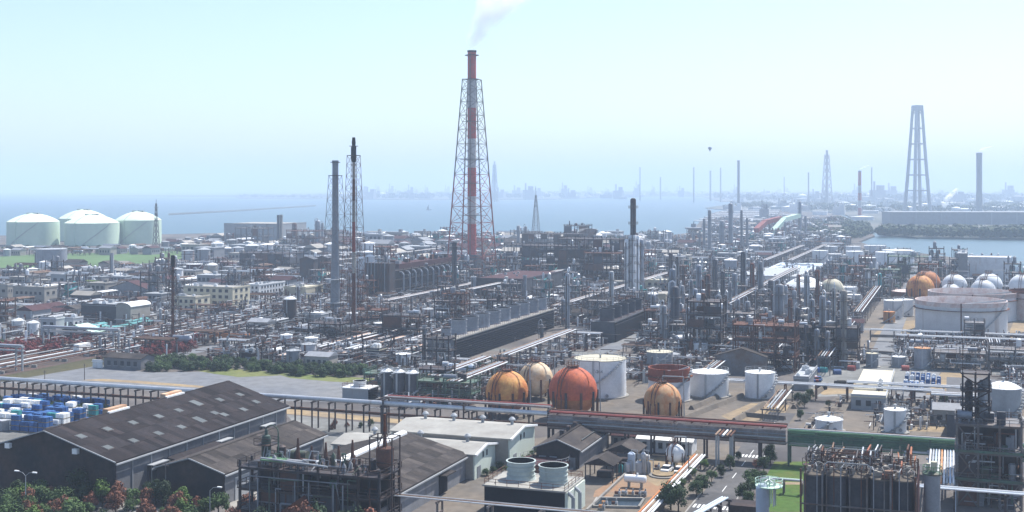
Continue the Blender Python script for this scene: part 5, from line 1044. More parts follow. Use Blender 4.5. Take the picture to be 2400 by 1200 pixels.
for k in range(10):
    y = -L/2 + 6 + k * 8.2; part(t, 'loop_pipe', MB().tube([(7.6, y, 3), (9.6, y, 4), (9.6, y, 12.5), (8.6, y, 14), (7.2, y, 14)], .5, 8), 'silver_dull')
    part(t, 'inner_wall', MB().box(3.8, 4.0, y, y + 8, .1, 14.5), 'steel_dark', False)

# ------------------------------------------------------------------ process columns
CN = {'silver': 'silver', 'silver_dull': 'blue-grey', 'dark_grey': 'dark grey', 'steel_dark': 'near-black', 'steel_rust': 'rust-brown', 'rust': 'rusty red', 'grey': 'grey', 'light_grey': 'pale grey', 'white': 'white', 'beige': 'beige'}
t, c, r, zt = column(1484, 722, 464, 14, 'steel_dark', 'very tall column, black above a white lower half, highest in the refinery', 5, top='none')
part(t, 'white_casing', MB().lathe([(r * 1.12, 0), (r * 1.12, zt * .66), (r, zt * .665)], 16), 'white')
for u_, vb in ((1468, 724), (1476, 722), (1495, 726)): column(u_, vb, 552 if u_ != 1468 else 560, 8, 'white', 'slim white column hugging the very tall black and white one', 3, 'slim white columns', 'none')
COLS = [(1433, 742, 635, 10, 'light_grey'), (1503, 712, 560, 11, 'silver_dull'), (1572, 705, 592, 8, 'steel_dark'), (1588, 700, 601, 8, 'steel_dark'), (1577, 744, 629, 14, 'silver_dull'), (1602, 728, 622, 6, 'steel_rust'),
        (1582, 806, 670, 18, 'dark_grey'), (1620, 756, 655, 8, 'grey'), (1638, 722, 620, 12, 'silver_dull'), (1658, 750, 643, 11, 'steel_rust'), (1676, 700, 607, 10, 'dark_grey'), (1742, 706, 589, 11, 'dark_grey'),
        (1763, 716, 616, 9, 'rust'), (1782, 722, 612, 10, 'grey'), (1772, 776, 682, 6, 'steel_dark'), (1806, 724, 656, 10, 'dark_grey'), (1827, 790, 665, 17, 'grey'), (1871, 726, 643, 7, 'rust'), (1891, 735, 643, 11, 'silver_dull'),
        (1916, 734, 632, 8, 'rust'), (1955, 838, 674, 9, 'beige'), (1978, 858, 680, 13, 'beige'), (1928, 852, 692, 13, 'grey'), (1963, 852, 740, 8, 'dark_grey'), (1711, 756, 660, 7, 'grey'), (1700, 770, 690, 9, 'dark_grey'), (1730, 790, 700, 8, 'silver_dull'),
        (1852, 800, 700, 9, 'steel_rust'), (1870, 820, 720, 11, 'dark_grey'), (1795, 800, 720, 9, 'light_grey'), (1905, 840, 745, 10, 'steel_rust'), (1890, 850, 760, 9, 'dark_grey'), (1612, 800, 720, 8, 'silver_dull'), (1640, 805, 735, 12, 'dark_grey'), (1665, 815, 745, 9, 'grey'), (1545, 790, 735, 7, 'light_grey'),
        (1663, 592, 492, 7, 'grey'), (1712, 586, 476, 8, 'silver_dull'), (1738, 592, 492, 5, 'grey'), (1751, 590, 510, 5, 'grey'), (1692, 586, 516, 10, 'grey'), (1650, 588, 512, 5, 'grey'), (1626, 584, 545, 5, 'grey'), (1640, 586, 540, 5, 'grey'),
        (1875, 556, 472, 6, 'silver_dull'), (1888, 560, 505, 5, 'grey'), (1840, 562, 520, 4, 'grey'), (1215, 600, 528, 7, 'light_grey'), (1232, 600, 530, 6, 'grey'), (1247, 605, 548, 7, 'grey'), (1505, 620, 556, 12, 'grey'), (1520, 610, 565, 9, 'light_grey'),
        (745, 580, 516, 10, 'silver_dull'), (756, 582, 522, 5, 'grey'), (690, 582, 522, 9, 'steel_rust'), (1158, 730, 684, 8, 'grey'), (1320, 760, 700, 8, 'silver_dull'), (1330, 770, 640, 9, 'silver_dull'), (1270, 800, 760, 7, 'grey'),
        (905, 690, 600, 6, 'dark_grey'), (818, 700, 640, 7, 'silver_dull'), (700, 720, 670, 6, 'grey'), (330, 690, 650, 5, 'grey'), (560, 680, 640, 5, 'grey'), (2062, 700, 640, 7, 'teal'), (2120, 655, 600, 6, 'steel_green'), (2205, 668, 610, 5, 'steel_green'), (2090, 700, 652, 5, 'grey')]
COLS += [(1532, 770, 690, 10, 'silver_dull'), (1556, 812, 715, 12, 'grey'), (1598, 770, 668, 11, 'grey'), (1630, 776, 676, 10, 'silver_dull'), (1646, 770, 655, 9, 'steel_rust'), (1684, 790, 690, 12, 'grey'), (1694, 735, 635, 9, 'dark_grey'), (1722, 738, 640, 10, 'silver_dull'), (1752, 795, 705, 11, 'grey'), (1812, 770, 690, 10, 'steel_rust'), (1840, 760, 668, 10, 'silver_dull'), (1862, 770, 680, 9, 'grey'), (1903, 790, 700, 11, 'grey'), (1942, 800, 705, 10, 'silver_dull'), (1968, 800, 700, 8, 'steel_rust'), (1915, 858, 770, 10, 'silver_dull'), (1940, 860, 775, 9, 'grey')]
CN['teal'] = 'teal'; CN['steel_green'] = 'green-grey'
for u_, vb, vt, w_, m_ in COLS:
    w_ *= 1.25
    p = P(u_, vb); zt = H - (vt - V0) / F * p.y; hw = 'tall' if zt > 32 else ('mid-height' if zt > 20 else 'short'); nm = near(p)
    wide = ' thick' if w_ * p.y / F > 3.2 else (' thin' if w_ * p.y / F < 1.7 else '')
    column(u_, vb, vt, w_, m_, f'{hw}{wide} {CN[m_]} process column near {nm}', None if vb > 640 else 2, f'process columns near {nm}', 'pipe' if rnd.random() < .7 else 'none', 'steel_grey' if vb > 640 else 'grey')
# twin loop column on the far refinery shore
# ------------------------------------------------------------------ named process frames
FR = [(1650, 830, 12, 11, 19, 4, 'steel_dark', 'tall dark refinery frame with a pale roof before the columns'), (1790, 870, 20, 10, 15, 3, 'steel_rust', 'broad rusty refinery frame with empty dark bays'), (1905, 850, 14, 9, 12, 3, 'steel_dark', 'dark crowded frame at the foot of the beige columns'),
      (1960, 858, 14, 9, 13, 3, 'steel_dark', 'dark frame full of drums beside the gravel yard'), (1720, 800, 16, 10, 11, 2, 'steel_grey', 'grey refinery frame with two decks among the columns'), (1560, 780, 18, 10, 9, 2, 'steel_rust', 'low rusty frame behind the five-fan cooling tower'),
      (1300, 655, 45, 18, 22, 3, 'steel_dark', 'wide dark frame beside the inclined conveyor'), (1380, 665, 40, 20, 28, 4, 'steel_dark', 'tallest dark frame beside the inclined conveyor'), (1435, 670, 36, 20, 20, 3, 'steel_rust', 'rusty frame between the conveyor and the tall column'), (1290, 610, 50, 20, 22, 3, 'steel_dark', 'dark frame on the bay side of the conveyor'),
      (1210, 640, 18, 16, 20, 3, 'steel_dark', 'square dark boiler frame beside the lattice chimney'), (1348, 602, 20, 18, 27, 4, 'steel_dark', 'dark high frame with a steaming top near the quay'), (905, 925, 14, 8, 6, 2, 'steel_green', 'low green-grey frame before the grey silos'), (1040, 945, 16, 7, 6, 2, 'steel_green', 'green-grey valve frame beside the golden sphere'),
      (1010, 930, 9, 7, 8, 2, 'steel_dark', 'dark pump frame beside the grey silos'), (760, 800, 14, 9, 7, 2, 'steel_dark', 'dark frame at the foot of the flare tower'), (940, 800, 16, 9, 10, 2, 'steel_dark', 'dark cluttered frame beside the red cabin'), (860, 770, 14, 8, 8, 2, 'steel_rust', 'rusty frame between flare and furnace'),
      (2250, 870, 16, 8, 6, 2, 'steel_grey', 'grey frame with a stair beside the big stained tank'), (2284, 812, 7, 6, 9, 3, 'steel_grey', 'grey stair tower standing before the big stained tank'), (2380, 870, 16, 9, 7, 2, 'steel_grey', 'pale frame of pipes at the edge of the drum yard'), (585, 590, 30, 18, 22, 3, 'steel_grey', 'grey frame before the big coastal shed'),
      (705, 592, 30, 18, 20, 3, 'steel_rust', 'rust-red frame beside the big coastal shed'), (620, 640, 40, 20, 14, 2, 'steel_dark', 'dark wide frame behind the office blocks'), (2130, 660, 26, 14, 16, 3, 'steel_green', 'green-grey frame beside the canal tanks'), (2300, 655, 30, 14, 14, 3, 'steel_grey', 'grey frame in front of the canal building'), (2070, 690, 18, 12, 14, 3, 'steel_green', 'teal-grey frame beside the orange spheres')]
for i, (u_, v_, la_, lb_, h_, nf, m_, l_) in enumerate(FR):
    p = P(u_, v_) + Vector((bx, by, 0)) * (lb_ / 2)
    process_frame(p, la_, lb_, h_, nf, m_, l_, nx=max(3, int(la_ / 5)), ny=3 if lb_ > 9 else 2, seed=100 + i, dense=.8 if v_ > 700 else .45, clad=(.75 if v_ < 680 else .45) if m_ == 'steel_dark' else .15)
# inclined conveyors and galleries
def gallery(a, b_, w_, h_, m, label, legs=3):
    a = Vector(a); b_ = Vector(b_); d = b_ - a; t = thing('conveyor_gallery', label, 'conveyor', (a.x, a.y, 0), math.atan2(d.y, d.x)); Lh = math.hypot(d.x, d.y)
    mb = MB(); mb._a([(0, -w_/2, a.z), (0, w_/2, a.z), (0, w_/2, a.z + h_), (0, -w_/2, a.z + h_), (Lh, -w_/2, b_.z), (Lh, w_/2, b_.z), (Lh, w_/2, b_.z + h_), (Lh, -w_/2, b_.z + h_)], [(0, 1, 2, 3)[::-1], (7, 6, 5, 4)[::-1], (0, 4, 5, 1)[::-1], (1, 5, 6, 2)[::-1], (2, 6, 7, 3)[::-1], (3, 7, 4, 0)[::-1]])
    part(t, 'housing', mb, m, False)
    for k in range(legs):
        f = (k + .5) / legs; z = a.z + (b_.z - a.z) * f
        if z > 2: part(t, 'trestle', MB().bar((Lh*f, -w_/2, 0), (Lh*f, -w_/2, z), .6).bar((Lh*f, w_/2, 0), (Lh*f, w_/2, z), .6), 'steel_grey', False)
gallery(at(1772, 545, 1420), at(1792, 527, 1450), 6, 5, 'pipe_red', 'steep lower flight of the red conveyor gallery', 2)
gallery(at(1791, 526, 1452), at(1828, 517, 1500), 6, 5, 'pipe_red', 'upper flight of the red conveyor gallery', 3)
gallery(at(1812, 548, 1420), at(1838, 520, 1450), 6, 5, 'roof_mint', 'steep lower flight of the pale green conveyor gallery', 2)
gallery(at(1838, 519, 1452), at(1872, 510, 1500), 6, 5, 'roof_mint', 'upper flight of the pale green conveyor gallery', 3)
gallery(at(1364, 590, 1000), at(1393, 548, 1010), 5, 4, 'steel_dark', 'dark inclined conveyor rising to the white silo', 2)

# ------------------------------------------------------------------ fill of the plant: everyday units on the street grid
def mb_far(kind, rr):
    mb = MB()
    if kind == 'frame':
        for f in range(1, 4):
            mb.m = 0; mb.cb(0, 0, f * 3.6 - .3, 10, 7, .35)
        for x in (-4.8, 0, 4.8):
            for y in (-3.3, 3.3): mb.cb(x, y, 0, .45, .45, 11.5)
        for k in range(9):
            mb.m = 1 + k % 2; x, y, z = rr.uniform(-4, 4), rr.uniform(-2.5, 2.5), rr.choice((0, 3.65, 7.25, 10.85)); r = rr.uniform(.6, 1.2)
            mb.lathe([(r, z), (r, z + 2.2), (.3, z + 2.8), (.001, z + 2.85)], 8, (x, y, 0))
        mb.m = 2
        for k in range(4): x = rr.uniform(-5, 5); mb.cyl((x, -4, rr.uniform(2, 12)), (x, 4, rr.uniform(2, 12)), .3, n=5)
    elif kind == 'shop':
        mb.cb(0, 0, 0, 11, 8, 4.6); mb.m = 1; mb.prism_x([(-4.4, 4.5), (4.4, 4.5), (0, 6.0)], -5.9, 5.9)
        mb.m = 2
        for k in range(4): mb.box(-4.6 + k * 2.5, -3.2 + k * 2.5, -4.08, -3.95, 1.6, 3.0)
    elif kind == 'flat':
        mb.cb(0, 0, 0, 11, 9, 5.4); mb.m = 1; mb.cb(0, 0, 5.402, 11.4, 9.4, .4); mb.cb(2, 1, 5.8, 2, 1.6, 1.2)
        mb.m = 2
        for k in range(4):
            for j in range(2): mb.box(-4.8 + k * 2.6, -3.2 + k * 2.6, -4.58, -4.45, 1.0 + j * 2.3, 2.3 + j * 2.3)
    elif kind == 'tank':
        mb.lathe([(3.2, 0), (3.2, 5.4)], 18); mb.m = 1; mb.lathe([(3.4, 5.35), (3.4, 5.6), (.001, 6.3)], 18); mb.m = 2; mb.box(-.3, .3, -3.5, -3.2, 0, 5.6)
    elif kind == 'drum':
        mb.cyl((-4, 0, 2.8), (4, 0, 2.8), 1.3, n=12); mb.cyl((4, 0, 2.8), (4.6, 0, 2.8), 1.3, .6, 12); mb.cyl((-4.6, 0, 2.8), (-4, 0, 2.8), .6, 1.3, 12); mb.m = 2; mb.cb(-2.5, 0, 0, .5, 1.8, 1.8); mb.cb(2.5, 0, 0, .5, 1.8, 1.8)
    elif kind == 'pipes':
        for k in range(6):
            mb.m = k % 3; y = -2.5 + k; mb.cyl((-7, y, 4.4 + (k % 2) * .3), (7, y, 4.4 + (k % 2) * .3), .28, n=6)
        mb.m = 2
        for x in (-6, 0, 6):
            for y in (-2.6, 2.6): mb.cb(x, y, 0, .35, .35, 4.2)
            mb.cb(x, 0, 3.8, .35, 5.8, .35)
    elif kind == 'skid':
        for k in range(7):
            mb.m = k % 3; x, y = rr.uniform(-5, 5), rr.uniform(-3.5, 3.5)
            if rr.random() < .5: mb.lathe([(.8, 0), (.8, rr.uniform(1.5, 4.5)), (.001, 5)], 8, (x, y, 0))
            else: mb.cb(x, y, 0, rr.uniform(1, 3), rr.uniform(1, 2.5), rr.uniform(.8, 3))
        mb.m = 1
        for k in range(5): x, y = rr.uniform(-5, 5), rr.uniform(-3.5, 3.5); mb.tube([(x, y, 0), (x, y, 3), (-x * .4, y, 3), (-x * .4, y, 0)], .2, 5)
    return mb
FILL = {
 'frame': ('plant_unit', 'steel structure', [(('steel_dark', 'silver_dull', 'grey'), 'dark process frame with small vessels'), (('steel_rust', 'light_grey', 'steel_rust'), 'rusty process frame with pale vessels'), (('steel_grey', 'white', 'silver_dull'), 'grey process frame with white vessels'), (('steel_grey', 'silver', 'teal'), 'grey process frame with a teal vessel')]),
 'shop': ('workshop', 'building', [(('beige', 'roof_slate', 'glass'), 'beige workshop with a slate gabled roof'), (('beige', 'grey', 'glass'), 'beige workshop with a grey gabled roof'), (('grey', 'roof_red', 'glass'), 'grey workshop with a dark red gabled roof'), (('dark_grey', 'beige', 'glass'), 'dark workshop with a tan gabled roof')]),
 'flat': ('plant_office', 'building', [(('beige', 'concrete', 'glass'), 'sandy flat-roofed plant office'), (('grey', 'light_grey', 'glass'), 'mid grey flat-roofed plant office'), (('beige', 'grey', 'glass'), 'drab grey-roofed beige plant office')]),
 'tank': ('small_tank', 'tank', [(('white', 'white_clean', 'grey'), 'small white tank'), (('grey', 'light_grey', 'steel_grey'), 'small grey tank'), (('silver_dull', 'white_clean', 'grey'), 'small blue-grey tank with a white top'), (('white_rusty', 'light_grey', 'rust'), 'small rust-streaked tank')]),
 'drum': ('horizontal_drum', 'drum', [(('white', 'white', 'concrete'), 'white horizontal drum on saddles'), (('silver_dull', 'silver', 'concrete'), 'silver horizontal drum on saddles'), (('steel_rust', 'rust', 'concrete'), 'rusty horizontal drum on saddles')]),
 'pipes': ('pipe_trestle', 'pipe rack', [(('white', 'grey', 'steel_grey'), 'short rack of white pipes'), (('old_pipe', 'steel_rust', 'steel_dark'), 'short rack of rusty pipes'), (('silver', 'white', 'steel_dark'), 'short rack of silver pipes')]),
 'skid': ('equipment_skid', 'equipment', [(('white', 'light_grey', 'steel_dark'), 'cluster of pale equipment and looping pipes'), (('steel_dark', 'grey', 'steel_rust'), 'cluster of dark equipment and looping pipes'), (('light_grey', 'old_pipe', 'silver'), 'cluster of grey and rusty equipment')]),
}
FM = {}
for kd, (nm_, ct_, vr) in FILL.items():
    for i, (ms, lk) in enumerate(vr):
        FM[kd, i] = [mb_far(kd, random.Random(40 + i * 3 + j)).mesh(nm_, list(ms), True) for j in range(2)]
SZ = {'frame': (10, 7), 'shop': (12, 9), 'flat': (11.4, 9.4), 'tank': (7, 7), 'drum': (9.2, 3), 'pipes': (14, 6), 'skid': (11, 8)}
NP = {}
def near_proto(kd, i):                    # the same unit with its parts apart, for the ones that stand near
    key = (kd, i)
    if key in NP: return NP[key]
    if kd in ('shop', 'flat', 'frame'): return None
    ms = FILL[kd][2][i][0]; lk = FILL[kd][2][i][1]; nm_, ct_ = FILL[kd][0], FILL[kd][1]; rr = random.Random(70 + i)
    t = thing(nm_, lk, ct_, (0, 0, 0))
    if kd == 'tank':
        part(t, 'shell', MB().lathe([(3.2, 0), (3.2, 5.4)], 20), ms[0]); ro = part(t, 'roof', MB().lathe([(3.4, 5.35), (3.4, 5.6), (.001, 6.2)], 20), ms[1]); part(t, 'ladder', MB().box(-.3, .3, -3.5, -3.2, 0, 5.6), ms[2], False)
        part(ro, 'handrail', MB().rail([(3.3*math.cos(R(a)), 3.3*math.sin(R(a)), 5.6) for a in range(0, 361, 30)], 1, .08), 'light_grey', False)
    elif kd == 'drum':
        part(t, 'shell', MB().cyl((-4, 0, 2.8), (4, 0, 2.8), 1.3, n=16), ms[0])
        for sx in (-1, 1): part(t, 'end_cap', MB().cyl((sx*4, 0, 2.8), (sx*4.6, 0, 2.8), 1.3, .6, 16), ms[1]); part(t, 'saddle', MB().cb(sx*2.5, 0, 0, .5, 1.8, 1.8), ms[2], False)
        part(t, 'pipe', MB().tube([(1, 0, 4), (1, 0, 5), (5.5, 0, 5), (5.5, 0, 0)], .2, 6), 'light_grey')
    elif kd == 'pipes':
        for k in range(6): part(t, 'pipe', MB().cyl((-7, -2.5 + k, 4.4), (7, -2.5 + k, 4.4), .24, n=8), ms[k % 3])
        for x in (-6, 0, 6):
            for y in (-2.8, 2.8): part(t, 'post', MB().cb(x, y, 0, .35, .35, 4.1), ms[2], False)
            part(t, 'beam', MB().cb(x, 0, 3.8, .35, 6.2, .33), ms[2], False)
    elif kd == 'skid':
        part(t, 'base', MB().cb(0, 0, 0, 10, 7, .3), 'concrete', False)
        for k in range(5):
            x, y, h_ = rr.uniform(-4.3, 4.3), rr.uniform(-3, 3), rr.uniform(1.5, 4.5); part(t, 'vessel', MB().lathe([(.7, .3), (.7, h_), (.001, h_ + .5)], 12, (x, y, 0)), ms[k % 3])
        for k in range(3): x, y = rr.uniform(-4, 4), rr.uniform(-3, 3); part(t, 'cabinet', MB().cb(x, y, .3, rr.uniform(1, 2.2), rr.uniform(.8, 1.6), rr.uniform(1, 2.4)), ms[k % 3], False)
        for k in range(6): x, y, z = rr.uniform(-4.6, 4.6), rr.uniform(-3.2, 3.2), rr.uniform(1.5, 4); part(t, 'pipe', MB().tube([(x, y, 0), (x, y, z), (-x * .5, y, z), (-x * .5, y, 0)], .16, 6), rr.choice(('white', 'light_grey', ms[2])))
    else: return None
    NP[key] = t; t.location = (0, -900 - 30 * len(NP), 0); return t
def wpick(rr, d):
    x = rr.random() * sum(d.values())
    for k, q in d.items():
        x -= q
        if x <= 0: return k
    return k
PROC = {'frame': 3.6, 'tank': 1.6, 'drum': 1.8, 'pipes': 3.0, 'skid': 2.9, 'flat': .5, 'shop': .5}
TOWN = {'shop': 1.3, 'flat': .7, 'tank': .9, 'pipes': 3.8, 'skid': 3.6, 'frame': 1.3, 'drum': .9}
QUAY = {'tank': 2.6, 'shop': 2.5, 'flat': 1.2, 'frame': 1.6, 'skid': 1.2, 'pipes': 1}
YARD = {'pipes': 3, 'skid': 3, 'drum': 1.4, 'tank': 1.0, 'shop': .5}
FARP = {'frame': 2.2, 'skid': 3, 'tank': 2, 'pipes': 2.5, 'flat': 1, 'shop': 1.2, 'drum': 1}
LOWS = {'shop': 3, 'pipes': 2, 'drum': 1, 'tank': 1}
ZONES = [([(1490, 905), (1480, 720), (1500, 640), (1990, 640), (2010, 760), (1985, 862), (1850, 872), (1600, 870)], PROC, 11.5), ([(900, 742), (640, 742), (640, 700), (860, 640), (1480, 600), (1500, 720), (1420, 860), (1000, 880), (1000, 790)], PROC, 12.5), ([(480, 850), (620, 742), (900, 742), (1000, 790), (1000, 870), (890, 862)], YARD, 12),
         ([(0, 800), (0, 640), (380, 628), (860, 600), (860, 700), (640, 750), (400, 850), (280, 850), (90, 820)], TOWN, 16), ([(430, 605), (520, 560), (1600, 560), (1600, 640), (860, 640), (520, 640)], QUAY, 24),
         ([(1600, 660), (1610, 560), (1690, 520), (1960, 520), (2000, 590), (1900, 640)], FARP, 19), ([(1990, 720), (2010, 600), (2150, 600), (2260, 640), (2400, 690), (2400, 720), (2150, 690)], PROC, 15),
         ([(1990, 865), (2060, 800), (2400, 800), (2400, 930), (2330, 860), (2150, 862)], YARD, 13), ([(0, 602), (20, 592), (380, 587), (400, 572), (520, 562), (520, 600), (380, 596)], LOWS, 17), ([(890, 960), (900, 880), (1140, 860), (1480, 850), (1480, 890), (1150, 955)], YARD, 11.5),
         ([(1870, 1010), (1990, 930), (2330, 945), (2400, 960), (2400, 1025), (2160, 1010)], YARD, 15)]
def inside(u, v, poly):
    c = False; n = len(poly)
    for i in range(n):
        (x0, y0), (x1, y1) = poly[i], poly[i - 1]
        if (y0 > v) != (y1 > v) and u < (x1 - x0) * (v - y0) / (y1 - y0) + x0: c = not c
    return c
STREET_S = (-24, 60, -120, -262, -345, 172, 290); STREET_T = (430, 545, 690, 860, 1080)
fr = random.Random(5); KC = {}
for poly, wts, cell in ZONES:
    q = [ST(P(u_, v_)) for u_, v_ in poly]; sa, sb = min(x for x, y in q), max(x for x, y in q); ta, tb = min(y for x, y in q), max(y for x, y in q)
    for i in range(int((sb - sa) / cell) + 1):
        for j in range(int((tb - ta) / cell) + 1):
            s_ = sa + (i + .5) * cell + fr.uniform(-1.5, 1.5); t_ = ta + (j + .5) * cell + fr.uniform(-1.5, 1.5); p = G(s_, t_)
            if p.y < 150: continue
            u_, v_ = pix(p)
            if not (-40 < u_ < 2440) or not inside(u_, v_, poly): continue
            if any(abs(s_ - x) < 7 for x in STREET_S) or any(abs(t_ - x) < 7 for x in STREET_T): continue
            kd = wpick(fr, wts); i_ = fr.randrange(len(FILL[kd][2])); k_ = cell / 14.5 * fr.uniform(.75, 1.1); w_, d_ = SZ[kd]
            sw = fr.random() < .4 and kd in ('pipes', 'drum', 'shop', 'skid')
            hs, ht = (d_ * k_ / 2, w_ * k_ / 2) if sw else (w_ * k_ / 2, d_ * k_ / 2)
            if not free(p, hs * .8, ht * .8): continue
            OCC.append((s_, t_, hs, ht))
            zk = k_ * fr.uniform(.75, 1.35) * (1.25 if kd == 'frame' and wts is PROC else 1)
            if p.y > 900 and kd == 'frame': zk *= .62
            lk = FILL[kd][2][i_][1]; nr = near(p); sz = 'big ' if k_ * zk > 1.25 * (cell / 14.5) ** 2 else ('small ' if k_ * zk < .75 * (cell / 14.5) ** 2 else ''); lab = f'{sz}{lk} near {nr}'; lab = lab if len(lab.split()) < 17 else f'{lk} near {nr}'; grp = f'{FILL[kd][0].replace("_", " ")}s near {nr}'
            KC[kd] = KC.get(kd, 0) + 1; rz = GA + (R(90) if sw else 0); pr = None
            if p.y < 620:
                if kd == 'frame':
                    m_ = FILL[kd][2][i_][0][0]
                    process_frame(p, w_ * k_, d_ * k_, 10 * zk, 2 + (zk > .9), m_, lab, group=grp, nx=3, ny=2, seed=int(s_ * 7 + t_), dense=.9, occ=False, vm=FILL[kd][2][i_][0] + ('light_grey', 'silver_dull'))
                    continue
                pr = near_proto(kd, i_)
            if pr: copy_thing(pr, p, rz, (k_, k_, zk), lab, grp)
            else:
                o = link(FILL[kd][0], fr.choice(FM[kd, i_]), None, p); o.rotation_euler = (0, 0, rz); o.scale = (k_, k_, zk); tag(o, lab, FILL[kd][1], grp)
for t in NP.values():                     # the first of each kind was only the pattern
    for c in t.children:
        for g in c.children: bpy.data.objects.remove(g)
        bpy.data.objects.remove(c)
    bpy.data.objects.remove(t)
print('fill', KC, len(bpy.data.objects))

def tangle(poly, n_, label, seed, sz=1.0):
    rr = random.Random(seed); mb = MB(); q = [ST(P(u_, v_)) for u_, v_ in poly]; sa, sb = min(x for x, y in q), max(x for x, y in q); ta, tb = min(y for x, y in q), max(y for x, y in q); c0 = G((sa + sb) / 2, (ta + tb) / 2); k = 0
    ca, cb_ = Vector((ax, ay, 0)), Vector((bx, by, 0))
    while k < n_:
        s_, t_ = rr.uniform(sa, sb), rr.uniform(ta, tb); p = G(s_, t_)
        if p.y < 150: continue
        u_, v_ = pix(p)
        if not (-40 < u_ < 2440) or not inside(u_, v_, poly) or any(abs(s_ - x) < 4.5 for x in STREET_S) or any(abs(t_ - x) < 4.5 for x in STREET_T) or any(abs(s_ - x[0]) < x[2] and abs(t_ - x[1]) < x[3] for x in CLEAR): continue
        k += 1; o_ = p - c0; mb.m = rr.choice((0, 0, 1, 1, 2, 3, 3, 4, 5)); x = rr.random()
        if x < .5:
            d = (ca if rr.random() < .5 else cb_) * rr.uniform(1.5, 6) * sz; z = Vector((0, 0, rr.choice((.5, .9, 2.2, 3.2, 4.2)) * sz)); mb.cyl(o_ - d + z, o_ + d + z, rr.uniform(.09, .26) * sz, n=4, cap=False)
        elif x < .8:
            w_, d_, h_ = rr.uniform(.4, 2.2) * sz, rr.uniform(.4, 1.8) * sz, rr.uniform(.5, 2.6) * sz; a = ca * w_/2; b_ = cb_ * d_/2; z = Vector((0, 0, h_))
            v = [o_ - a - b_, o_ + a - b_, o_ + a + b_, o_ - a + b_]; mb._a([*v, *[y + z for y in v]], [(4, 5, 6, 7), (0, 1, 5, 4), (1, 2, 6, 5), (2, 3, 7, 6), (3, 0, 4, 7)])
        else: mb.cyl(o_, o_ + Vector((0, 0, rr.uniform(1.5, 6.5) * sz)), rr.uniform(.12, .5) * sz, n=6)
    o = link('pipework_tangle', mb.mesh('pipework_tangle', ['steel_dark', 'steel_rust', 'grey', 'steel_grey', 'light_grey', 'white'], False), None, c0); tag(o, label, 'pipework', None, 'stuff')
tangle(ZONES[0][0], 13500, 'dense low pipework and machinery filling the refinery among the columns', 1)
tangle(ZONES[1][0], 11000, 'dense low pipework and machinery round the long cooling tower and furnace', 2)
tangle(ZONES[2][0], 5200, 'dense low pipework and machinery before the flare tower', 3, .85)
tangle(ZONES[3][0], 10500, 'low pipework and yard clutter between the town-side buildings', 4)
tangle(ZONES[4][0], 4500, 'low pipework and clutter along the quay of the bay', 5, 1.6)
tangle(ZONES[5][0], 5200, 'low pipework and clutter of the far refinery by the conveyors', 6, 1.5)
tangle(ZONES[6][0], 3500, 'low pipework and machinery beside the canal tanks', 7)
tangle(ZONES[7][0], 2400, 'low pipework before the big stained tank', 8, .8)
tangle(ZONES[9][0], 1600, 'low green-grey pipework behind the sphere tanks', 9, .7)
tangle(ZONES[10][0], 600, 'scattered low pipework behind the green-netted bridge', 10, .6)
# ------------------------------------------------------------------ trees and shrubs
def crown_mesh(seed, m, nclump=13, leaves=95, flat=.8, m2=None):
    rr = random.Random(seed); mb = MB(); cl = []
    for k in range(nclump):
        a = rr.uniform(0, 6.28); q = rr.random() ** .6 * .62; z = rr.uniform(.30, .84); q *= 1.0 - .6 * max(0, z - .55) / .3
        cl.append((q * math.cos(a) * .62, q * math.sin(a) * .62, z, rr.uniform(.13, .22)))
    for ci, (x, y, z, r) in enumerate(cl):
        mb.m = 1 if (m2 and z > .5 and rr.random() < .8) else 0
        for k in range(leaves):
            d = Vector((rr.gauss(0, 1), rr.gauss(0, 1), rr.gauss(0, 1))).normalized(); p = Vector((x, y, z)) + d * r * rr.uniform(.55, 1.08) * Vector((1, 1, flat)).length / 1.6
            d2 = (d + Vector((rr.gauss(0, .35), rr.gauss(0, .35), rr.gauss(0, .35) + .25))).normalized(); e = d2.orthogonal().normalized(); a_ = rr.uniform(0, 6.28); e = e * math.cos(a_) + d2.cross(e) * math.sin(a_); g = d2.cross(e); s_ = rr.uniform(.026, .05)
            mb.quad(p - e * s_, p + g * s_ * .7, p + e * s_, p - g * s_ * .7)
    return mb.mesh('crown', [m] + ([m2] if m2 else []), False)
def trunk_mesh(seed):
    rr = random.Random(seed); mb = MB(); mb.cyl((0, 0, 0), (0, 0, .32), .032, .024, 8)
    for k in range(5):
        a = k * 1.3 + rr.random(); mb.cyl((0, 0, .24 + .03 * k), (.26 * math.cos(a), .26 * math.sin(a), .55 + .05 * k), .017, .006, 5)
    return mb.mesh('trunk', 'bark')
CR = {'green': [crown_mesh(1, 'leaf'), crown_mesh(2, 'leaf', 15)], 'bright': [crown_mesh(3, 'leaf_bright'), crown_mesh(4, 'leaf', 13, 95, .8, 'leaf_bright')], 'dark': [crown_mesh(5, 'leaf_dark'), crown_mesh(6, 'leaf_dark', 15, 95, .8, 'leaf')], 'red': [crown_mesh(7, 'leaf_red', 13), crown_mesh(8, 'leaf_red', 14)], 'crimson': [crown_mesh(9, 'leaf_crimson'), crown_mesh(10, 'leaf_crimson', 12)]}
TR = [trunk_mesh(1), trunk_mesh(2)]
BT = {'green': 'rounded green', 'bright': 'fresh bright green', 'dark': 'dark green', 'red': 'rust-red leafed', 'crimson': 'crimson leafed'}
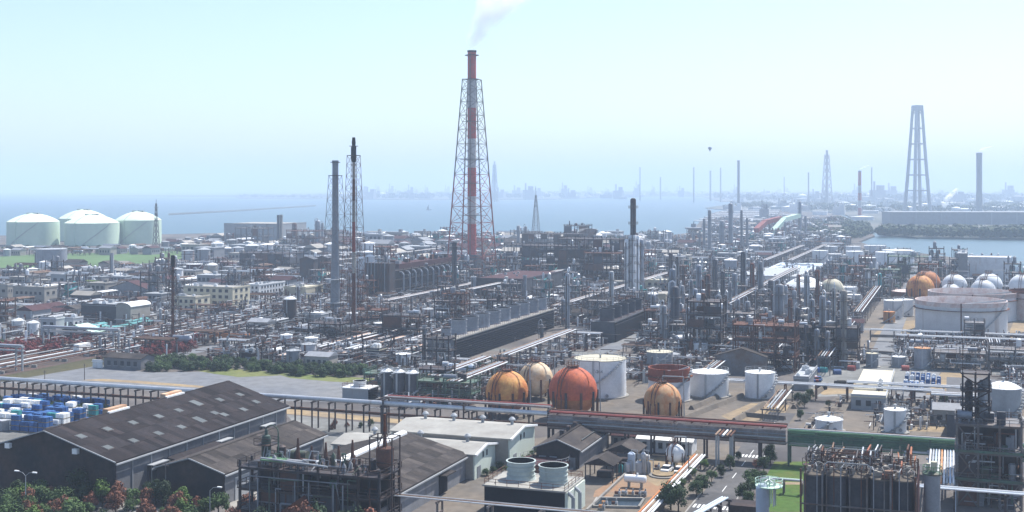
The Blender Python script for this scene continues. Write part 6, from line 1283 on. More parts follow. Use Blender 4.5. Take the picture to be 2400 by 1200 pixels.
def tree(p, h, kind, where, width=1.0, bush=False):
    t = thing(('hedge_bush' if 'hedge' in where else 'crimson_bush' if kind == 'crimson' else 'shrub') if bush else 'broadleaf_tree', f'{BT[kind]} {"shrub" if bush else "tree"} {where}', 'shrub' if bush else 'tree', p, rnd.uniform(0, 6.28), f'{"shrubs" if bush else "trees"} {where}')
    c = link('crown', rnd.choice(CR[kind]), t); k = link('trunk', rnd.choice(TR), t)
    q = rnd.uniform(.9, 1.1); wd = h * width * rnd.uniform(.92, 1.1)
    c.scale = (wd, wd * q, h * (1.15 if bush else 1.05)); k.scale = (h, h, h)
    if bush: c.location.z = -.22 * h
    return t
NT = [(20, 1178, 70, 'green'), (58, 1150, 48, 'bright'), (70, 1172, 55, 'red'), (102, 1182, 60, 'green'), (118, 1168, 48, 'red'), (150, 1190, 78, 'green'), (168, 1222, 92, 'green'), (198, 1158, 50, 'dark'), (214, 1180, 54, 'red'), (240, 1150, 46, 'bright'), (240, 1222, 48, 'dark'),
      (276, 1172, 62, 'red'), (302, 1198, 50, 'dark'), (310, 1160, 42, 'green'), (345, 1184, 58, 'red'), (338, 1214, 40, 'green'), (385, 1208, 46, 'green'), (424, 1190, 66, 'bright'), (384, 1156, 52, 'dark'), (462, 1186, 48, 'red'), (478, 1204, 40, 'dark'), (512, 1200, 82, 'green'), (560, 1208, 38, 'red'), (592, 1206, 48, 'dark'),
      (640, 1212, 42, 'red'), (708, 1214, 48, 'red'), (780, 1216, 40, 'red'), (866, 1222, 44, 'red'), (800, 1204, 48, 'dark'), (612, 1200, 42, 'dark'), (832, 1206, 40, 'dark'), (742, 1204, 42, 'dark'), (668, 1206, 40, 'green'), (10, 1236, 84, 'green'), (126, 1240, 62, 'dark'), (66, 1246, 66, 'green'), (330, 1250, 50, 'dark'), (450, 1248, 52, 'dark'),
      (185, 1130, 46, 'dark'), (205, 1125, 40, 'green'), (40, 1135, 44, 'dark'), (88, 1140, 40, 'green'), (365, 1140, 36, 'dark'), (520, 1225, 50, 'green'), (280, 1230, 44, 'dark'), (100, 1210, 50, 'green'), (205, 1205, 48, 'dark'), (420, 1215, 44, 'green'), (-10, 1190, 70, 'dark'), (345, 1150, 36, 'dark'), (560, 1235, 44, 'green')]
tq = random.Random(77)
NT += [(tq.uniform(-10, 600), tq.uniform(1186, 1240), tq.uniform(56, 78), tq.choice(('green', 'green', 'bright', 'red', 'red', 'dark'))) for _ in range(34)]
for u_, v_, h_, k_ in NT:
    v2 = max(v_ + 4, (1192 + 9 * math.sin(u_) if u_ < 600 else 1292)) + (v_ - 1180) * .35; p = P(u_, v2); h = (v2 - v_ + h_ - 20) * p.y / F * (.93 + .14 * math.sin(u_ * 3.1))
    wh = min((abs(u_ - x), w) for x, w in ((60, 'by the twin-armed lamp'), (103, 'by the bare pole before the huge gable'), (165, 'before the middle of the huge gable'), (235, 'before the corner of the huge warehouse'), (310, 'before the gap between the two warehouses'), (388, 'by the bare pole before the smaller gable'), (445, 'before the smaller warehouse gable'), (492, 'by the single-armed lamp'), (575, 'beside the loading yard'), (640, 'at the green vessel end of the reactor frame'), (720, 'at the middle of the reactor frame'), (840, 'at the hopper end of the reactor frame')))[1]
    wh = ('taller, ' if h > 7.5 else 'lower, ' if h < 5.5 else '') + wh
    tree(p, h, k_, wh, .95 if h < 7 else .8)
for u_, v_, h_, k_ in ((1572, 1195, 66, 'dark'), (1590, 1200, 60, 'dark'), (1556, 1190, 50, 'green'), (1646, 1158, 46, 'dark'), (1632, 1165, 40, 'dark'), (1668, 1130, 30, 'green'), (1690, 1118, 30, 'dark'), (1712, 1100, 34, 'green'), (1620, 1120, 26, 'bright'), (1650, 1102, 26, 'bright'), (1600, 1150, 30, 'bright'), (1585, 1130, 26, 'green'), (1745, 1176, 46, 'dark'), (1760, 1160, 46, 'green'), (1765, 1140, 44, 'green'), (1752, 1190, 40, 'green'), (1790, 1105, 36, 'dark'), (1806, 1090, 34, 'green'), (1772, 1100, 24, 'red'), (1790, 1125, 24, 'green'), (1805, 1080, 40, 'dark'), (1870, 945, 26, 'dark'), (1885, 955, 34, 'dark'), (1900, 935, 26, 'green'), (1875, 985, 26, 'dark'), (1942, 955, 18, 'dark'), (2213, 950, 30, 'dark'), (1730, 1080, 22, 'dark'), (1578, 1095, 26, 'dark')):
    p = P(u_, v_); tree(p, h_ * p.y / F, k_, 'beside the receding road', 1.0)
for u_, v_, h_, k_ in ((1228, 1090, 26, 'bright'), (1205, 1098, 22, 'green'), (1246, 1068, 16, 'bright'), (1215, 1078, 16, 'green'), (1240, 1080, 20, 'green'), (1124, 1112, 20, 'green'), (1140, 1115, 22, 'green'), (1155, 1108, 18, 'dark'), (1170, 1100, 22, 'dark'), (1185, 1104, 16, 'green'), (1200, 1080, 14, 'green'), (1255, 1060, 12, 'green')):
    p = P(u_, v_); tree(p, h_ * p.y / F, k_, 'against the mint end walls', 1.15, True)
vr = random.Random(8)
belt = [(345, 846), (430, 842), (600, 856), (890, 872), (890, 888), (700, 882), (560, 868), (420, 874), (345, 874)]
k = 0
while k < 170:
    u_, v_ = vr.uniform(345, 892), vr.uniform(842, 888)
    if inside(u_, v_, belt): p = P(u_, v_); bw = min((abs(u_ - x), w) for x, w in ((350, 'beside the brown workshop'), (480, 'before the sandy heaps'), (590, 'before the dark square cabin'), (690, 'before the low pipe runs'), (800, 'before the blue-walled hut'), (885, 'beside the single-fan cooling unit')))[1]; tree(p, vr.uniform(2.2, 3.6), vr.choice(('green', 'dark', 'dark', 'green')), 'in the long yard belt ' + bw, 1.25, True); k += 1
for poly, n_, kd_, wh, hh in (([(0, 812), (100, 800), (220, 795), (215, 815), (60, 838), (0, 842)], 95, 'crimson', 'beside the near end of the pipe bundle', 3.6), ([(285, 838), (330, 815), (420, 800), (470, 795), (440, 830), (360, 842)], 60, 'crimson', 'beyond the brown workshop', 3.6), ([(0, 806), (40, 804), (40, 818), (0, 825)], 8, 'green', 'among the crimson shrubs', 2.6)):
    k = 0
    while k < n_:
        u_, v_ = vr.uniform(0, 480), vr.uniform(790, 845)
        if inside(u_, v_, poly): tree(P(u_, v_), vr.uniform(.8, 1.2) * hh, kd_, wh, 1.3, True); k += 1
hp0, hp1 = rb(-168) - Vector((bx, by, 0)) * 4, rb(-96) - Vector((bx, by, 0)) * 4
for k in range(90):
    p = hp0.lerp(hp1, (k + vr.random() * .6) / 90) + Vector((vr.uniform(-.8, .8), vr.uniform(-1.2, 1.2), 0)); tree(p, vr.uniform(2.6, 3.8), vr.choice(('dark', 'dark', 'green')), 'in the hedge behind the storage yard', 1.3, True)
for k in range(24):
    p = rb(vr.uniform(-60, -8)) + Vector((bx, by, 0)) * vr.uniform(1, 9); tree(p, vr.uniform(1.0, 2.0), vr.choice(('dark', 'red', 'green')), 'under the silver pipe bridge', 1.1, True)
for k in range(40):
    u_, v_ = vr.uniform(0, 380), vr.uniform(581, 592); tree(P(u_, v_), vr.uniform(3, 4.5), vr.choice(('dark', 'green')), 'before the green gas tanks', 1.2)

# ------------------------------------------------------------------ storage yard: wrapped pallets, drums, containers
def pallet_stack(p, m, label, grp, nx=2, nz=2, rz=GA):
    t = thing('pallet_stack', label, 'pallet stack', p, rz, grp)
    for z in range(nz):
        for x in range(nx):
            q = (x - (nx - 1) / 2) * 1.28
            part(t, 'load', MB().cb(q, 0, .16 + z * 1.3, 1.16, 1.1, 1.08), m, False); part(t, 'pallet', MB().cb(q, 0, .01 + z * 1.3, 1.22, 1.16, .14), 'tan', False)
    return t
PR = {}
s1, t1_ = ST(P(120, 975)); k = 0
for i in range(-6, 13):
    for j in range(-6, 22):
        p = G(s1 + i * 2.75 + (.6 if (j // 3) % 2 else 0), t1_ + j * 1.3 - 8 + 1.6 * (j // 4)); u_, v_ = pix(p)
        if not inside(u_, v_, [(-30, 1030), (-30, 958), (100, 955), (190, 957), (250, 968), (250, 985), (200, 992), (40, 1030)]): continue
        nb = math.sin(i * .9 + j * .35) + math.sin(j * .8 + 1) + (u_ - 120) / 160
        m_ = 'blue' if nb > -.55 else 'white_clean'; nz = vr.choice((1, 2, 2, 3, 3)) if m_ == 'blue' else vr.choice((2, 2, 3))
        if vr.random() < .06: m_ = 'teal'
        key = (m_, nz); lab = {'blue': 'stack of blue drums on pallets', 'white_clean': 'stack of white wrapped pallets', 'teal': 'stack of teal crates in the yard'}[m_] + (', one tier' if nz == 1 else ', two tiers' if nz == 2 else ', three tiers'); sl_ = lab + min((math.hypot(u_ - x, (v_ - y) * 2), w) for x, y, w in ((60, 955, ' near the hedge'), (200, 958, ' near the hedge end'), (122, 1000, ' by the orange container'), (28, 1006, ' by the dark grey container'), (235, 975, ' by the warehouse ridge vent'), (-10, 980, ' at the outer yard edge')))[1]
        if key not in PR: PR[key] = pallet_stack(p, m_, sl_, 'pallet stacks in the storage yard', 2, nz)
        else: copy_thing(PR[key], p, GA + vr.uniform(-.04, .04), (1, 1, 1), sl_)
def container(p, m, label, L=6.1, rz=GA, doors=True):
    t = thing('shipping_container', label, 'container', p, rz)
    part(t, 'body', MB().box(-L/2, L/2, -1.2, 1.2, .1, 2.6), m, False)
    for k in range(int(L / .5)): part(t, 'rib', MB().box(-L/2 + .2 + k * .5, -L/2 + .38 + k * .5, -1.26, -1.2, .2, 2.5), m, False)
    part(t, 'roof', MB().box(-L/2, L/2, -1.2, 1.2, 2.602, 2.68), 'light_grey', False)
container(P(122, 1000), 'orange', 'orange container open beside the white wrapped stacks', 3.6)
container(P(165, 985), 'orange', 'orange and white container before the blue drums', 4.6, GA + R(60))
container(P(145, 998), 'light_grey', 'pale grey container between the two orange ones', 5.5, GA + R(35))
container(P(28, 1006), 'grey', 'dark grey container topped with white sacks', 7, GA + R(75))
def truck(p, rz, label, m):
    t = thing('box_truck', label, 'truck', p, rz); part(t, 'box', MB().box(-4.2, 2.0, -1.2, 1.2, 1.0, 3.6), m, False); part(t, 'cab', MB().prism_y([(2.2, .7), (4.1, .7), (4.1, 1.8), (3.7, 2.7), (2.2, 2.7)], -1.1, 1.1), 'white_clean', False)
    part(t, 'windscreen', MB().box(3.86, 4.12, -.9, .9, 1.9, 2.4), 'glass', False)
    for x in (-3, -2, 3.1):
        for y in (-1, 1): part(t, 'wheel', MB().cyl((x, y - .15, .48), (x, y + .15, .48), .48, n=14), 'soot_and_shade_black')
    part(t, 'chassis', MB().box(-4.2, 3.9, -.6, .6, .55, .98), 'steel_dark', False)
truck(G(-297, 371), GA + R(90), 'white box truck parked beside the pipe bundle', 'white_clean')
cm = {}
def car(p, rz, m, label, grp):
    if m not in cm:
        t = thing('parked_car', label, 'car', p, rz, grp)
        part(t, 'body', MB().prism_y([(-2.1, .3), (2.1, .3), (2.15, .75), (1.3, .92), (-1.6, .95), (-2.1, .85)], -.85, .85), m, False); part(t, 'cabin', MB().prism_y([(-1.5, .94), (1.1, .92), (.45, 1.45), (-1.0, 1.47)], -.75, .75), 'glass', False)
        part(t, 'roof', MB().prism_y([(-1.0, 1.472), (.45, 1.452), (.4, 1.52), (-.95, 1.54)], -.7, .7), m, False)
        for x in (-1.3, 1.35):
            for y in (-.78, .78): part(t, 'wheel', MB().cyl((x, y - .1, .32), (x, y + .1, .32), .32, n=12), 'soot_and_shade_black')
        for y in (-.6, .6): part(t, 'headlight', MB().cb(2.1, y, .6, .1, .3, .15), 'white_clean', False)
        cm[m] = t; return t
    return copy_thing(cm[m], p, rz, (1, 1, 1), label, grp)
CC = {'white_clean': 'white', 'silver': 'silver', 'blue': 'blue', 'soot_and_shade_black': 'black', 'pipe_red': 'red'}
for (u0, u1, v0, v1, n_, wh) in ((640, 690, 836, 841, 7, 'beside the shrub belt'), (300, 390, 626, 634, 12, 'along the green field'), (490, 640, 726, 732, 12, 'before the office blocks'), (450, 540, 680, 684, 10, 'on the row behind the office block'), (1900, 1925, 893, 896, 4, 'on the gravel yard'), (1560, 1620, 1105, 1110, 2, 'near the small white sphere'), (700, 730, 735, 742, 4, 'beside the black cylinder'), (600, 680, 580, 600, 8, 'before the coastal shed')):
    for k in range(n_):
        m_ = vr.choice(list(CC)); car(P(u0 + (u1 - u0) * (k + vr.random() * .4) / n_, vr.uniform(v0, v1)), GA + R(90) + vr.uniform(-.1, .1), m_, f'{CC[m_]} car parked {wh}', f'cars parked {wh}')
# drum yard
proto_d = None
for i in range(7):
    for j in range(15):
        p = P(2160, 915) + Vector((ax, ay, 0)) * (i * 1.55 - 4.6) + Vector((bx, by, 0)) * (j * 1.6 - 2)
        if i > 3 and j < 6: continue
        if vr.random() < .08: continue
        m_ = 'blue' if vr.random() < .55 else ('white_clean' if vr.random() < .6 else 'dark_grey'); key = ('d', m_)
        lab = {'blue': 'blue liquid crate in the drum yard', 'white_clean': 'white-topped liquid crate in the drum yard', 'dark_grey': 'dark liquid crate in the drum yard'}[m_]
        if key not in PR:
            t = thing('liquid_crate', lab, 'crate', p, GA, 'crates of the drum yard'); part(t, 'pallet', MB().cb(0, 0, 0, 1.2, 1.0, .15), 'tan', False); part(t, 'tank', MB().cb(0, 0, .152, 1.1, .95, 1.0), m_, False); part(t, 'lid', MB().cyl((0, 0, 1.15), (0, 0, 1.25), .25, n=10), 'white_clean'); PR[key] = t
        else: copy_thing(PR[key], p, GA, (1, 1, vr.choice((1, 1, 2))), lab)
for k, (u_, v_, m_) in enumerate(((1927, 913, 'soot_and_shade_black'), (1965, 905, 'soot_and_shade_black'), (1972, 904, 'soot_and_shade_black'), (1980, 905, 'soot_and_shade_black'), (1990, 905, 'soot_and_shade_black'), (2052, 898, 'soot_and_shade_black'), (1912, 872, 'blue'), (1930, 872, 'teal'), (1962, 877, 'blue'), (1895, 890, 'blue'), (1905, 892, 'white_clean'), (1996, 868, 'pipe_red'), (2122, 868, 'pipe_red'))):
    single('tarped_crate', {'soot_and_shade_black': 'black crate', 'blue': 'blue sheeted crate', 'teal': 'teal sheeted crate', 'white_clean': 'white sheeted crate', 'pipe_red': 'red cabinet'}[m_] + ' standing on the gravel yard', 'crate', MB().prism_x([(-.9, 0), (.9, 0), (.9, 1.2), (.4, 1.6), (-.5, 1.5), (-.9, 1.1)], -1.2, 1.2), m_, P(u_, v_), GA + vr.uniform(-.4, .4), 'crates on the gravel yard', False)
# ------------------------------------------------------------------ lamps and poles
def lamp(u_, v_, vt, label, two=False):
    p = P(u_, v_); h = (v_ - vt) * p.y / F; t = thing('street_lamp', label, 'street lamp', p, GA)
    part(t, 'pole', MB().cyl((0, 0, 0), (0, 0, h - .6), .10, .07, 8), 'light_grey')
    for sx in ((1, -1) if two else (1,)):
        a = part(t, 'arm', MB().tube([(0, 0, h - .6), (sx*.7, 0, h), (sx*1.8, 0, h + .2)], .05, 6), 'light_grey'); part(a, 'lamp_head', MB().cb(sx*2.0, 0, h + .1, .9, .35, .18), 'white_clean', False)
lamp(60, 1215, 1108, 'twin-armed grey street lamp in the roadside belt', True); lamp(492, 1225, 1142, 'single-armed grey street lamp beside the loading yard')
for u_, v_, vt, l_ in ((105, 893, 868, 'thin utility pole on the asphalt yard'), (198, 890, 852, 'thin utility pole at the yard edge by the bare strip'), (103, 1150, 1060, 'tall bare pole before the huge warehouse gable'), (388, 1180, 1085, 'tall bare pole before the mid-sized warehouse gable'), (1614, 1125, 1035, 'tall dark pole beside the small white sphere'), (1160, 1200, 1130, 'thin pole before the two-fan cooling tower')):
    p = P(u_, v_); h = (v_ - vt) * p.y / F; t = thing('utility_pole', l_, 'pole', p); part(t, 'pole', MB().cyl((0, 0, 0), (0, 0, h), .13, .09, 8), 'steel_grey'); part(t, 'cross_arm', MB().bar((-.7, 0, h - .5), (.7, 0, h - .5), .1), 'steel_grey', False)
p = P(1228, 573); t = thing('lattice_pylon', 'pale lattice pylon standing on the quay', 'pylon', P(1256, 570)); lattice(t, 9, 1.2, 0, 52, 9, .35, .16, 'grey', 'grey'); part(t, 'mast', MB().bar((0, 0, 52), (0, 0, 60), .35), 'grey')

# ------------------------------------------------------------------ across the canal and the bay
def stackf(u, Y, vt, w_, label, m='grey', band=None): return stack(u, None, vt, w_, m, label, Y=Y, gal=0, band=band, name='far_stack')
Y = 3000.0; c = Vector(((2150 - 1200) / F * Y, Y, 0)); zt = H + (V0 - 247) / F * Y
t = thing('legged_chimney', 'giant four-legged concrete chimney tower across the canal', 'chimney', c, R(14))
def lw(z): return 22.0 + (7.5 - 22.0) * min(1, z / zt) ** .85
for sx, sy in ((1, 1), (-1, 1), (-1, -1), (1, -1)):
    pts = [(sx * lw(zt * k / 8), sy * lw(zt * k / 8), zt * k / 8) for k in range(9)]; mb = MB()
    for k in range(8): mb.cyl(pts[k], pts[k + 1], 4.3 - .12 * k, 4.3 - .12 * (k + 1), 14)
    part(t, 'leg', mb, 'light_grey')
for k in range(1, 7):
    z = zt * (.06 + k * .145); q = lw(z); part(t, 'tie_ring', MB().tube([(q, q, z), (-q, q, z), (-q, -q, z), (q, -q, z), (q, q, z)], 1.5, 6).lathe([(q * 1.2, z - 1.5), (q * 1.5, z - 1.5), (q * 1.5, z + 1.5), (q * 1.2, z + 1.5)], 4), 'light_grey')
part(t, 'crown', MB().lathe([(12.5, zt - 14), (13, zt - 10), (11.5, zt), (8, zt)], 18), 'light_grey')
stackf(2295, 3000, 358, 13, 'plain dark concrete stack across the canal', 'grey')
stackf(2015, 2700, 400, 7, 'thin red and white banded stack across the canal', band=('band_red', 'band_white', 'band_red', 'band_white', 'band_red', 'band_red'))
for u_, Y_, vt, w_, l_ in ((1731, 3300, 376, 6, 'slim dark stack with side lattice on the far refinery shore'), (1626, 5000, 392, 3, 'hair-thin stack on the far shore beside a taller lattice'), (1689, 5200, 393, 3, 'hair-thin stack on the far shore near the slim dark one'), (1500, 5600, 392, 2.5, 'thin stack over the hazy far plant'), (1895, 4200, 404, 3, 'thin stack between two far lattice towers'), (2043, 4400, 392, 3, 'thin far stack behind the red and white one'), (1838, 5200, 415, 2, 'faint needle stack on the far shore'), (1548, 6200, 415, 3, 'short faint stack on the far shore'), (2177, 4200, 420, 3, 'short faint stack behind the giant chimney'), (1665, 5600, 400, 4, 'faint thin stack beside the tall pale ones')):
    stackf(u_, Y_, vt, w_, l_)
for u_, Y_, vt, w_, l_ in ((1159, 5200, 378, 14, 'pale lattice tower on the far shore behind the main chimney'), (1938, 3900, 352, 20, 'pale lattice chimney tower on the far shore')):
    p = Vector(((u_ - 1200) / F * Y_, Y_, 0)); zt = H + (V0 - vt) / F * Y_; t = thing('far_lattice_tower', l_, 'lattice tower', p, R(20)); wd = w_ * Y_ / F
    lattice(t, wd, wd * .35, 0, zt * .92, 7, 1.3, .7, 'light_grey', 'light_grey'); part(t, 'flue', MB().cyl((0, 0, 0), (0, 0, zt), wd * .13, n=10), 'light_grey')
fr = random.Random(17)
FB = {}
for nm_, m_, rm_ in (('pale', 'light_grey', 'white_clean'), ('dark', 'grey', 'grey'), ('white', 'white', 'white_clean')):
    mb = MB(); mb.cb(0, 0, 0, 30, 22, 10); mb.m = 1; mb.cb(0, 0, 10.05, 31, 23, 1.2); FB['block', nm_] = mb.mesh('far_building', [m_, rm_], False)
    mb = MB(); mb.cb(0, 0, 0, 24, 20, 24); mb.cb(4, 2, 24, 8, 8, 10); mb.cyl((-7, 0, 0), (-7, 0, 42), 2, n=8); mb.cyl((9, -4, 0), (9, -4, 34), 3, n=8); FB['plant', nm_] = mb.mesh('far_plant', [m_], False)
    mb = MB(); mb.lathe([(18, 0), (18, 12)], 20); mb.m = 1; mb.lathe([(18.6, 12), (18.6, 12.6), (.001, 16)], 20); FB['tank', nm_] = mb.mesh('far_tank', [m_, rm_])
def farthing(kind, tone, p, k, zk, where):
    nm_ = {'block': 'far_building', 'plant': 'far_plant', 'tank': 'far_tank'}[kind]; wd = {'block': 'long low building', 'plant': 'tall plant block with flues', 'tank': 'broad storage tank'}[kind]
    o = link(nm_, FB[kind, tone], None, p); o.rotation_euler = (0, 0, fr.choice((GA, 0.2, 0))); o.scale = (k, k * fr.uniform(.7, 1.3), zk); tag(o, f'{ {"pale": "pale", "dark": "grey", "white": "white"}[tone]} {wd} {where}', 'building' if kind != 'tank' else 'tank', f'{kind}s {where}')
for k in range(120):                      # across the canal
    u_ = fr.uniform(1700, 2420); v_ = fr.choice((fr.uniform(479, 492), fr.uniform(478, 520))) if u_ < 2050 else fr.uniform(480, 497)
    farthing(wpick(fr, {'block': 5, 'tank': 4, 'plant': 2}), fr.choice(('pale', 'dark', 'white', 'white')), P(u_, v_), fr.uniform(.5, 1.2), fr.uniform(.5, 1.0), 'on the land across the canal')
for k in range(290):                      # across the bay
    u_ = fr.uniform(1000, 2420) if fr.random() < .85 else fr.uniform(820, 1000); v_ = fr.uniform(451, 467 if u_ < 1500 else (459 if u_ < 1680 else 474)); p = P(u_, v_)
    farthing(wpick(fr, {'block': 5, 'tank': 3, 'plant': 2.2}), fr.choice(('pale', 'dark', 'dark', 'dark', 'white')), p, fr.uniform(.8, 2.4), fr.uniform(.8, 2.2), 'on the far shore of the bay')
for k in range(6): farthing('tank', 'white', P(795 + k * 20, 463), 1.6, 2.0, 'in the white row at the far spit')
farthing('plant', 'dark', P(962, 462), 1.6, 1.9, 'on the far spit'); farthing('plant', 'dark', P(1494, 462), 1.2, 2.4, 'on the far shore behind the bay'); farthing('plant', 'dark', P(1597, 462), 1.6, 1.7, 'on the far shore beside the bay')
# pier and jetty towers by the red conveyor, long store and tree belt across the canal
p = Vector(((2235 - 1200) / F * 2050, 2050, 0))
t = thing('coal_store', 'enormously long flat-topped grey store across the canal', 'building', p, R(-4))
part(t, 'wall', MB().box(-110, 330, -30, 30, 0, 19), 'grey', False); part(t, 'roof', MB().box(-111, 331, -31, 31, 19.02, 20.4), 'light_grey', False)
for k in range(11): part(t, 'bay_rib', MB().box(-109 + k * 40, -107 + k * 40, -31, -30.05, 0, 18.9), 'light_grey', False)
def woods(name, label, poly, n_, h0, h1, seed, m='leaf_dark'):
    rr = random.Random(seed); mb = MB(); us = [q[0] for q in poly]; vs_ = [q[1] for q in poly]; k = 0; c0 = None
    while k < n_:
        u_, v_ = rr.uniform(min(us), max(us)), rr.uniform(min(vs_), max(vs_))
        if not inside(u_, v_, poly): continue
        p = P(u_, v_); c0 = c0 or p.copy(); h = rr.uniform(h0, h1); k += 1
        for q in range(22):
            d = Vector((rr.gauss(0, 1), rr.gauss(0, 1), rr.gauss(0, 1))).normalized(); e = d.orthogonal().normalized(); g = d.cross(e); o_ = p - c0 + Vector((d.x * h * .55, d.y * h * .55, h * .55 + d.z * h * .45)); s_ = h * .17
            mb.quad(o_ - e * s_, o_ - g * s_, o_ + e * s_, o_ + g * s_)
    o = link(name, mb.mesh(name, m, False), None, (c0.x, c0.y, 0)); tag(o, label, 'woodland', None, 'stuff')
woods('tree_belt', 'dark belt of trees along the far canal bank', [(2058, 553), (2062, 545), (2420, 549), (2420, 560), (2200, 557)], 500, 6, 13, 3)
woods('tree_belt', 'dusky scrub and trees on the point behind the pale green conveyor', [(1880, 556), (1890, 528), (1960, 515), (2030, 530), (2055, 552), (2000, 562)], 420, 5, 10, 4)
woods('tree_belt', 'hazy woodland strip on the land across the canal', [(1680, 488), (1750, 480), (2420, 479), (2420, 496), (2000, 497), (1760, 490)], 900, 7, 16, 5)
woods('tree_belt', 'hazy woodland behind the far shore of the bay', [(820, 464), (820, 456), (1100, 452), (2420, 451), (2420, 472), (1760, 472), (1690, 468), (1640, 458), (1300, 464.5), (1000, 466)], 1500, 14, 34, 6)
woods('tree_belt', 'thin hazy strip of pines on the long far spit', [(560, 463), (560, 459), (830, 458), (1000, 460), (1000, 467), (700, 465.5)], 260, 10, 18, 7)
# quay terraces of the far refinery
for k in range(7):
    p = P(1760 - 8 * k, 498 + 4.6 * k); rack(p - Vector((60, 0, 0)), p + Vector((70, 0, 0)), 5, 6, [(-2, .9, 'white_clean', 0), (0, .8, 'light_grey', 0), (2, .9, 'white_clean', 0)], 'long white pipe rack on the far refinery shore', 'grey', 40, 'pipe racks of the far refinery', occ=False)
# jetty platform head
p = P(1626, 572); t = thing('jetty_tower', 'mushroom-shaped jetty tower by the far refinery', 'tower', Vector((p.x, p.y, 0)))
part(t, 'stem', MB().lathe([(2.4, 0), (2.0, 14)], 14), 'grey'); part(t, 'platform', MB().lathe([(2.2, 14), (9.5, 16.5), (9.5, 17.6), (3, 18)], 20), 'grey'); part(t, 'cabin', MB().cb(0, 0, 18, 5, 4, 3.6).cyl((0, 0, 21), (0, 0, 24), .5, n=8), 'grey', False)
# boat and drifting balloon
p = P(1004, 491); p.z = -2; t = thing('sailing_boat', 'small grey sailing boat alone on the bay', 'boat', p, .5)
part(t, 'hull', MB().prism_y([(-7, 1.6), (-6, -.3), (6, -.3), (9, 2.0)], -2, 2), 'grey', False); part(t, 'cabin', MB().cb(-2, 0, 1.7, 5, 2.6, 2.4), 'light_grey', False)
part(t, 'mast', MB().cyl((1, 0, 1.8), (1, 0, 16), .25, n=6), 'grey'); part(t, 'sail', MB().prism_y([(.6, 3), (.6, 15), (-5.5, 3.4)], -.12, .12), 'grey', False)
p = at(1664, 349, 1400); t = thing('balloon', 'tiny heart-shaped balloon drifting above the far shore', 'balloon', p, 0)
part(t, 'envelope', MB().lathe([(.001, -2.4), (.8, -1.6), (2.0, .2), (2.2, 1.2), (1.6, 2.2), (.001, 2.6)], 16), 'pale_blue'); part(t, 'tail', MB().cyl((0, 0, -2.4), (0, 0, -3.2), .3, .5, 8), 'pale_blue')

# ------------------------------------------------------------------ steam and haze
def vol_mat(name, dens, col, noise_scale=.06, soft=True, lo=.42, hi=.62):
    m = bpy.data.materials.new(name); m.use_nodes = True; n = m.node_tree.nodes; l = m.node_tree.links; n.clear()
    out = n.new('ShaderNodeOutputMaterial'); pv = n.new('ShaderNodeVolumePrincipled'); pv.inputs['Color'].default_value = (*col, 1); pv.inputs['Density'].default_value = dens; pv.inputs['Anisotropy'].default_value = .35 if soft else 0.0
    l.new(pv.outputs[0], out.inputs['Volume']); M[name] = m
    if soft:
        tc = n.new('ShaderNodeTexCoord'); nz = n.new('ShaderNodeTexNoise'); nz.inputs['Scale'].default_value = noise_scale; nz.inputs['Detail'].default_value = 4
        l.new(tc.outputs['Object'], nz.inputs['Vector']); mr = n.new('ShaderNodeMapRange'); mr.inputs['From Min'].default_value = lo; mr.inputs['From Max'].default_value = hi; mr.inputs['To Max'].default_value = dens
        l.new(nz.outputs['Fac'], mr.inputs['Value']); l.new(mr.outputs[0], pv.inputs['Density'])
    return m
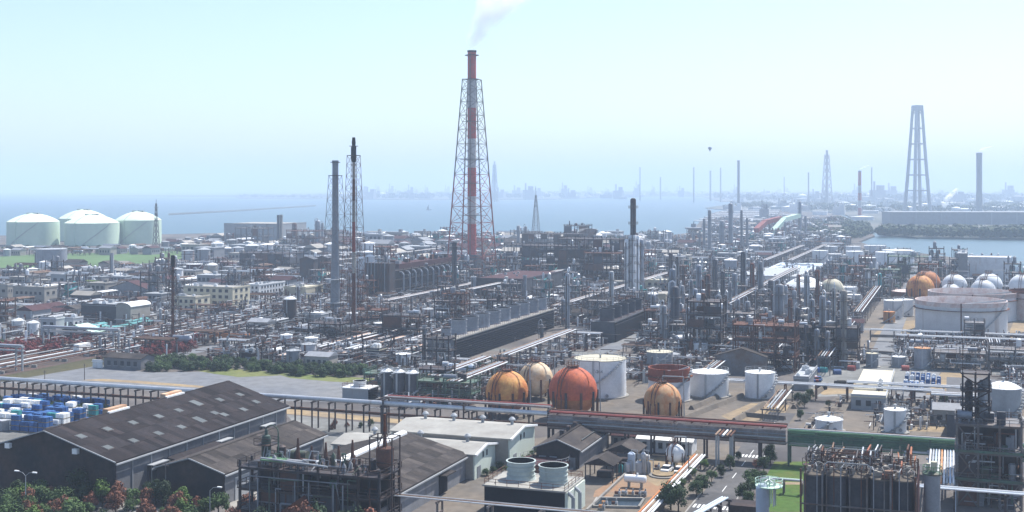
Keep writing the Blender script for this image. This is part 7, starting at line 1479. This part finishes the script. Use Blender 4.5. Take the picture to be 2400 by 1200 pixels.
def plume(p0, pts, label, m):
    n = 18; t = thing('steam_plume', label, 'steam', p0, 0); t['kind'] = 'stuff'
    for q in (1.0, .82, .64, .46):        # each layer adds to the one around it, so the edge stays soft
        vs_ = []
        for k, (x, y, z, r) in enumerate(pts):
            for i in range(n):
                w_ = r * q * (1 + .16 * math.sin(3 * i + k + q * 9) + .10 * math.sin(5 * i - 2 * k))
                vs_.append((x + w_ * math.cos(2*math.pi*i/n), y + w_ * math.sin(2*math.pi*i/n), z + (1 - q) * (2 if k == 0 else 0)))
        fs = [tuple(range(n))[::-1], tuple((len(pts)-1)*n + i for i in range(n))]
        for k in range(len(pts) - 1): fs += [(k*n+i, k*n+(i+1) % n, (k+1)*n+(i+1) % n, (k+1)*n+i) for i in range(n)]
        mb = MB(); mb._a(vs_, fs); o = link('steam_layer', mb.mesh('steam_layer', [], True), t); o.data.materials.append(M[m])
    return t
vol_mat('steam', .034, (1, 1, 1), .10, True, .26, .60)
vol_mat('steam_far', .09, (1, 1, 1), .09, True, .40, .62)
Y = 870.0
p = at(1106, 118, Y)
plume(p, [(0, 0, .5, 1.8), (.6, 0, 3, 4.0), (2.5, 0, 7, 7.0), (5.5, 0, 13, 9), (10, 0, 20, 11.5), (16, 0, 28, 15), (23, 0, 37, 18.5), (32, 0, 48, 20)], 'white steam plume leaving the red and white chimney', 'steam')
plume(at(1352, 548, 1050), [(0, 0, 0, 1.2), (2, 0, 2, 2.4), (5, 0, 4, 3.2), (9, 0, 5, 2.6)], 'small puff of steam on top of the dark high frame', 'steam_far')
plume(at(1425, 600, 960), [(0, 0, 0, 3), (5, 0, 3, 6), (12, 0, 8, 8), (20, 0, 12, 7), (28, 0, 15, 4)], 'low white steam cloud beside the tall column', 'steam_far')
plume(at(2212, 488, 2900), [(0, 0, 0, 5), (4, 0, 12, 9), (10, 0, 24, 10), (22, 0, 36, 9), (30, 0, 46, 5)], 'bright steam column across the canal', 'steam_far')
plume(at(2297, 356, 3000), [(0, 0, 0, 4), (4, 0, 5, 7), (12, 0, 10, 8), (24, 0, 13, 5)], 'faint steam on the plain far stack', 'steam_far')
plume(at(2016, 398, 2700), [(0, 0, 0, 2), (6, 0, 5, 4), (16, 0, 9, 5), (28, 0, 10, 3)], 'faint steam on the red and white far stack', 'steam_far')
vol_mat('haze', 2.0e-4, (.68, .82, 1.0), soft=False)
hb = MB().box(-W - 500, W + 500, -3500, 42500, -3.0, 305)
o = link('haze', hb.mesh('haze', [], False)); o.data.materials.append(M['haze']); tag(o, 'pale blue sea haze lying over the whole industrial coast', 'haze', None, 'stuff')
print('objects', len(bpy.data.objects))
